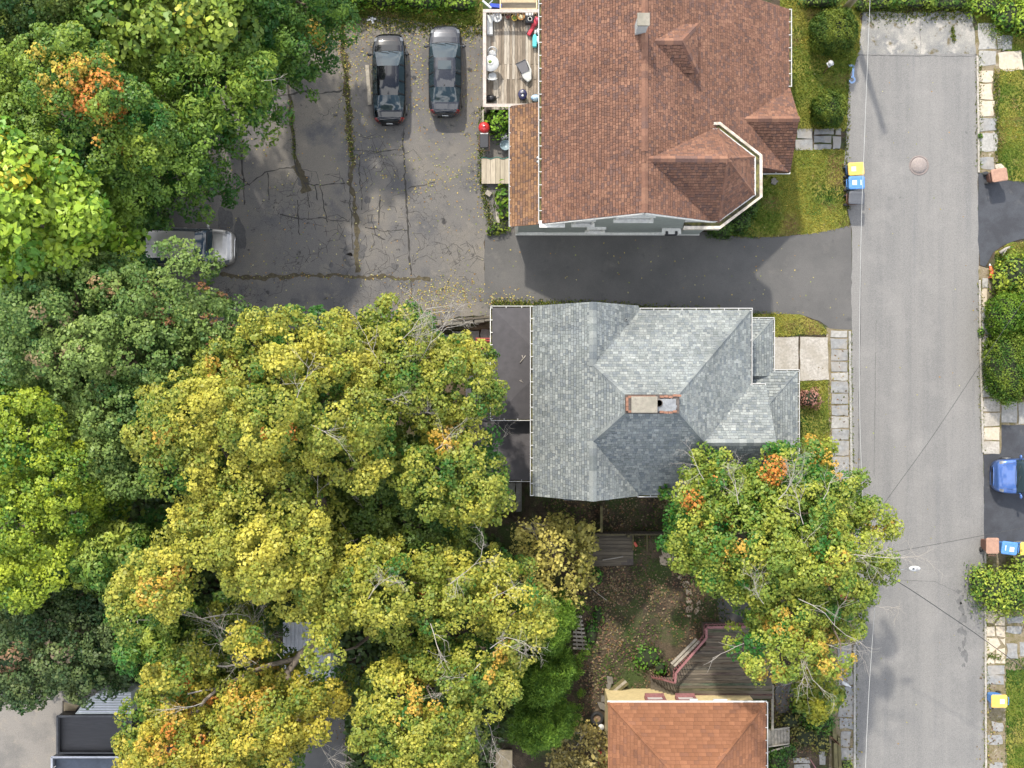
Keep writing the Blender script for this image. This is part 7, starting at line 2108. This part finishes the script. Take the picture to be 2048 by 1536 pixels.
tree('yellow_shrub', 'twiggy yellow shrub over the red fuel cans', (1175, 1505), [
    [(1110, 1480), (1150, 1455), (1200, 1470), (1225, 1500), (1210, 1580), (1110, 1580)]], 3.2, 1.4, .6, 120, cat='shrub', pal=((.14, .12, .04), (.5, .4, .12)), mix=.5, spread=.3, trunk_r=.05, limbs=10, cr=.36, per=9, leaf=.15, cover=.8, scat=.9,
    dead=[(1150, 1500, 2.6, .9, 1.2, 2)])


def conifer(base, r, h, seed, label):
    rng = np.random.default_rng(seed)
    bp = P(*base, 0)
    t = thing('conifer', label, 'conifer', bp, 0, None)
    n = 900
    u = rng.uniform(0, 1, n) ** .75                # 0 base .. 1 top
    a = rng.uniform(0, 2 * np.pi, n)
    lump = 1 + .24 * np.sin(a * 3 + seed) + .2 * np.sin(a * 5 + u * 9) + .12 * np.sin(a * 9 - u * 14)
    rad = r / S * (1 - u) ** .6 * lump * (.82 + .24 * rng.uniform(0, 1, n))
    z = .3 + u * h
    cp = np.stack([bp.x + rad * np.cos(a), bp.y + rad * np.sin(a), z], -1)
    k = 40
    idx = np.repeat(np.arange(n), k)
    out = np.stack([np.cos(a), np.sin(a), np.full(n, .75)], -1)[idx]
    d = unit(out * .9 + rng.normal(0, .55, (n * k, 3)))
    pos = cp[idx] + d * rng.uniform(.05, .38, (n * k, 1))
    nrm = unit(np.cross(d, rng.normal(0, 1, (n * k, 3))) + np.array([0, 0, .6]))
    ct = rng.uniform(0, 1, n)[idx][:, None] * .7 + rng.uniform(0, .45, (n * k, 1))
    col = np.array([.025, .09, .012]) * (1 - ct) + np.array([.19, .31, .035]) * ct
    v, f, c = leaf_mesh(pos, nrm, .14 * rng.uniform(.7, 1.4, n * k), .3, col, rng, 'narrow')
    link('crown', np_mesh('crown', v - np.array(tuple(bp), np.float32), f, M['needle'], c), t)
    MB().tube([(bp.x, bp.y, 0), (bp.x, bp.y, h * .8)], [.12, .04], 8).build('trunk', M['bark'], t)


conifer((1092, 1228), 54, 6.2, 201, 'dark green conifer nearest the yellow shrub')
conifer((1084, 1318), 58, 6.6, 202, 'dark green conifer, middle of the row of three')
conifer((1080, 1402), 62, 6.4, 203, 'dark green conifer, lowest of the row of three')


def clipped(name, label, blobs, leaf, pal, seed, dens=1.7, rough=.045, cat='shrub', lump=.05, mix=.45, spread=.3, shape='diamond', cmat='needle'):
    """dense shrub: small leaves all over rounded masses; blobs (px, py, rx, ry, height)"""
    rng = np.random.default_rng(seed)
    b0 = blobs[0]
    bp = P(b0[0], b0[1], 0)
    t = thing(name, label, cat, bp)
    P_, N_ = [], []
    core = MB()
    for (px, py, rx, ry, h) in blobs:
        c = P(px, py, h * .5); a, b, cz = rx / S, ry / S, h * .55
        n = int(2.4 * math.pi * a * b * 2 / (leaf * leaf * .35) * dens * .5) + int(2 * math.pi * (a + b) / 2 * h / (leaf * leaf * .35) * dens * .35)
        d = unit(rng.normal(0, 1, (n, 3)))
        k = 1 + lump * (np.sin(d[:, 0] * 5 + seed) + np.sin(d[:, 1] * 6 + d[:, 2] * 4)) + rng.normal(0, rough, n) + .05 * np.sin(d[:, 0] * 13 + d[:, 1] * 11) + (rng.uniform(0, 1, n) < .07) * rng.uniform(0, .16, n)
        sh = np.sign(d) * np.abs(d) ** .8
        p = np.array([c.x, c.y, h * .5]) + sh * np.array([a, b, cz]) * k[:, None]
        ok = p[:, 2] > .05
        P_.append(p[ok]); N_.append(unit(d[ok] / np.array([a, b, cz]) + rng.normal(0, .45, (ok.sum(), 3))))
        pr = [(.01, .02)] + [(.86 * math.cos(t_) , h * .5 + .43 * h * math.sin(t_)) for t_ in np.linspace(-1.2, 1.5, 9)] + [(.01, h * .94)]
        core.lathe((c.x, c.y, 0), pr, 14, sx=a, sy=b)
    p = np.concatenate(P_); nn = np.concatenate(N_); n = len(p)
    tt = np.clip(mix + (vnoise(p[:, 0], p[:, 1] + p[:, 2], 2.2, seed) - .5) * 1.1 + rng.normal(0, spread, n), 0, 1.1)[:, None]
    col = np.array(pal[0]) * (1 - tt) + np.array(pal[1]) * tt
    v, f, c = leaf_mesh(p, nn, leaf * rng.uniform(.6, 1.4, n), .6, np.clip(col, .004, 1), rng, shape)
    link('crown', np_mesh('crown', v - np.array(tuple(bp), np.float32), f, M[cmat], c), t)
    core.build('stem_mass', mat('inner twigs', (.02, .028, .01), .95, .3, 9), t)
    return t


YG = ((.035, .08, .01), (.15, .185, .02))
clipped('round_shrub', 'larger clipped round shrub near the top of the front lawn', [(1667, 66, 42, 41, 2.2)], .085, YG, 301, dens=3.2, rough=.03)
clipped('round_shrub', 'smaller clipped round shrub above the front path', [(1657, 220, 31, 32, 1.8)], .085, YG, 302, dens=3.2, rough=.03)
HG = ((.03, .1, .008), (.15, .24, .018))
clipped('hedge', 'big clipped hedge at the right edge above the paved walk', [(2014, 730, 42, 70, 1.8), (2060, 700, 50, 80, 1.8)], .1, ((.03, .09, .008), (.14, .19, .018)), 303, cat='hedge')
clipped('round_shrub', 'bright green clipped shrub rising above the right hedge', [(2010, 630, 34, 40, 2.1), (2050, 630, 34, 42, 2.2)], .1, HG, 304)
LG = ((.06, .13, .015), (.28, .33, .03))
clipped('leafy_shrub', 'loose leafy shrub at the corner of the upper right driveway', [(2005, 560, 22, 28, 1.0), (2030, 545, 30, 34, 1.2), (2050, 580, 30, 30, 1.2)], .17, LG, 305, rough=.16, lump=.14, dens=1.3)
clipped("leafy_shrub", "feathery green shrub spilling over the lower right sidewalk", [(1962, 1165, 22, 30, .9), (1988, 1180, 30, 36, 1.2), (2022, 1182, 30, 40, 1.3), (2050, 1160, 30, 40, 1.3)], .15, ((.06, .14, .018), (.34, .4, .05)), 306, rough=.26, lump=.2, dens=1.5, shape="narrow")
clipped('pink_shrub', 'dusty pink shrub in front of the grey porch roof', [(1617, 796, 21, 17, .8)], .13, ((.2, .09, .06), (.42, .22, .17)), 307, rough=.16, lump=.2, dens=1.2)
clipped('leafy_shrub', 'dark green shrub tucked below the turret bay', [(1440, 458, 22, 18, 1.6), (1475, 440, 24, 26, 1.6), (1500, 405, 16, 26, 1.2)], .13, ((.025, .065, .012), (.08, .14, .02)), 308, rough=.12, lump=.12)
clipped('leafy_plant', 'bright green leafy plant between the grill and the deck', [(995, 246, 22, 26, .9), (1008, 236, 14, 20, 1.0)], .17, ((.05, .15, .012), (.24, .4, .035)), 309, rough=.16, lump=.14, cat='plant', shape='heart', dens=1.1)
clipped('grassy_plant', 'long-bladed green plant beside the wooden landing', [(1005, 395, 16, 24, .7), (1010, 420, 12, 24, .6)], .26, ((.06, .15, .012), (.3, .4, .04)), 310, rough=.22, lump=.16, cat='plant', shape='narrow', dens=1.0)
clipped('leafy_plant', 'creeping weeds at the lower corner of the brown house', [(1000, 456, 16, 10, .4), (984, 462, 12, 8, .3)], .14, ((.06, .12, .012), (.27, .32, .04)), 311, rough=.2, lump=.2, cat='plant', dens=1.0)
clipped('leafy_shrub', 'tangled green vines at the top right corner', [(2020, 30, 34, 30, 1.0), (1980, 14, 40, 16, .8), (2050, 40, 24, 30, 1.2)], .17, ((.045, .12, .012), (.26, .36, .03)), 312, rough=.2, lump=.18, dens=1.2)
clipped('leafy_shrub', 'row of green brush along the top of the street end', [(1760, 6, 30, 10, .7), (1830, 4, 40, 10, .7), (1900, 6, 40, 12, .8)], .16, ((.04, .1, .012), (.2, .26, .03)), 313, rough=.2, lump=.18, dens=1.2)
clipped('leafy_shrub', 'dark brush beside the utility pole at the top edge', [(1640, 4, 40, 12, .8), (1720, 10, 10, 12, .6)], .15, ((.03, .08, .012), (.14, .19, .03)), 314, rough=.2, lump=.18, dens=1.2)
clipped('leafy_shrub', 'green brush along the top edge of the parking lot', [(690, -4, 50, 18, 1.2), (770, -8, 50, 22, 1.3), (850, -2, 50, 22, 1.2), (920, 8, 34, 14, .8)], .17, ((.04, .12, .012), (.2, .3, .03)), 315, rough=.2, lump=.2, dens=1.3)
clipped('fern', 'bright green fern patch beside the yellow shrub', [(1193, 1152, 10, 13, .5)], .2, ((.05, .18, .02), (.12, .36, .05)), 316, rough=.22, lump=.2, cat='plant', shape='narrow', dens=1.0)
clipped('fern', 'green weeds left of the maroon deck rail', [(1320, 1335, 12, 12, .5), (1296, 1316, 26, 22, .4)], .17, ((.04, .13, .015), (.14, .26, .03)), 317, rough=.22, lump=.2, cat='plant', shape='narrow', dens=.7)
clipped('fern', 'green weeds along the conifers beside the yard', [(1182, 1268, 12, 24, .4), (1196, 1230, 9, 16, .3)], .16, ((.03, .11, .015), (.11, .22, .03)), 318, rough=.22, lump=.2, cat='plant', dens=.7)
clipped('leafy_shrub', 'dark green shrub right of the orange house side steps', [(1552, 1520, 20, 22, .9), (1575, 1500, 14, 14, .5)], .14, ((.025, .08, .014), (.09, .17, .025)), 319, rough=.2, lump=.16)
clipped('leafy_shrub', 'green and russet bed plants between the side steps and timbers', [(1580, 1440, 22, 16, .5), (1612, 1470, 26, 22, .5), (1640, 1480, 16, 26, .5)], .14, ((.06, .08, .02), (.22, .2, .05)), 320, rough=.25, lump=.25, dens=.8)
clipped('leafy_shrub', 'leafy green brush below the small yellow-topped tree', [(1640, 1440, 28, 20, 1.0), (1600, 1410, 16, 16, .6)], .15, ((.03, .1, .015), (.12, .22, .03)), 321, rough=.2, lump=.2)
clipped('leafy_plant', 'weeds at the lowest part of the left sidewalk', [(1694, 1530, 12, 12, .4)], .14, ((.06, .11, .015), (.25, .27, .05)), 322, rough=.22, lump=.2, cat='plant', dens=.9)
clipped('leafy_plant', 'small green clump against the right kerb by the hedge', [(1962, 664, 6, 8, .35)], .13, ((.05, .15, .015), (.2, .33, .04)), 323, rough=.22, lump=.2, cat='plant', dens=.9)
clipped('leafy_plant', 'small round green tuft on the upper right sidewalk', [(1960, 272, 4.5, 4.5, .25)], .1, ((.05, .13, .015), (.16, .27, .04)), 324, rough=.1, cat='plant', dens=.9)

# undergrowth over the wooded side
rngu = np.random.default_rng(55)
und = [tuple(q)[:2] for q in PL([(-120, -120), (640, -120), (560, 100), (440, 150), (380, 300), (330, 470), (320, 640), (540, 668), (640, 700), (1000, 1080), (1130, 1220), (1130, 1400), (1000, 1480), (960, 1700), (700, 1700), (690, 1300), (560, 1240), (250, 1360), (-120, 1380)])]
x, y = scatter(und, 52000, rngu)
pos = np.stack([x, y, hole_z(x, y) + .1 + rngu.uniform(0, 1, len(x)) ** 1.5 * (.4 + 2.2 * vnoise(x, y, .35, 61))], -1)
nrm = unit(np.array([0, 0, 1.0]) + rngu.normal(0, .45, (len(x), 3)))
tt = rngu.uniform(0, 1, (len(x), 1))
col = np.array([.025, .06, .012]) * (1 - tt) + np.array([.085, .13, .022]) * tt
v, f, c = leaf_mesh(pos, nrm, .3 * rngu.uniform(.6, 1.4, len(x)), .75, col, rngu)
tag(link('undergrowth', np_mesh('undergrowth', v, f, M['leaf'], c)), 'dark leafy undergrowth covering the ground below the trees', 'undergrowth', kind='stuff')
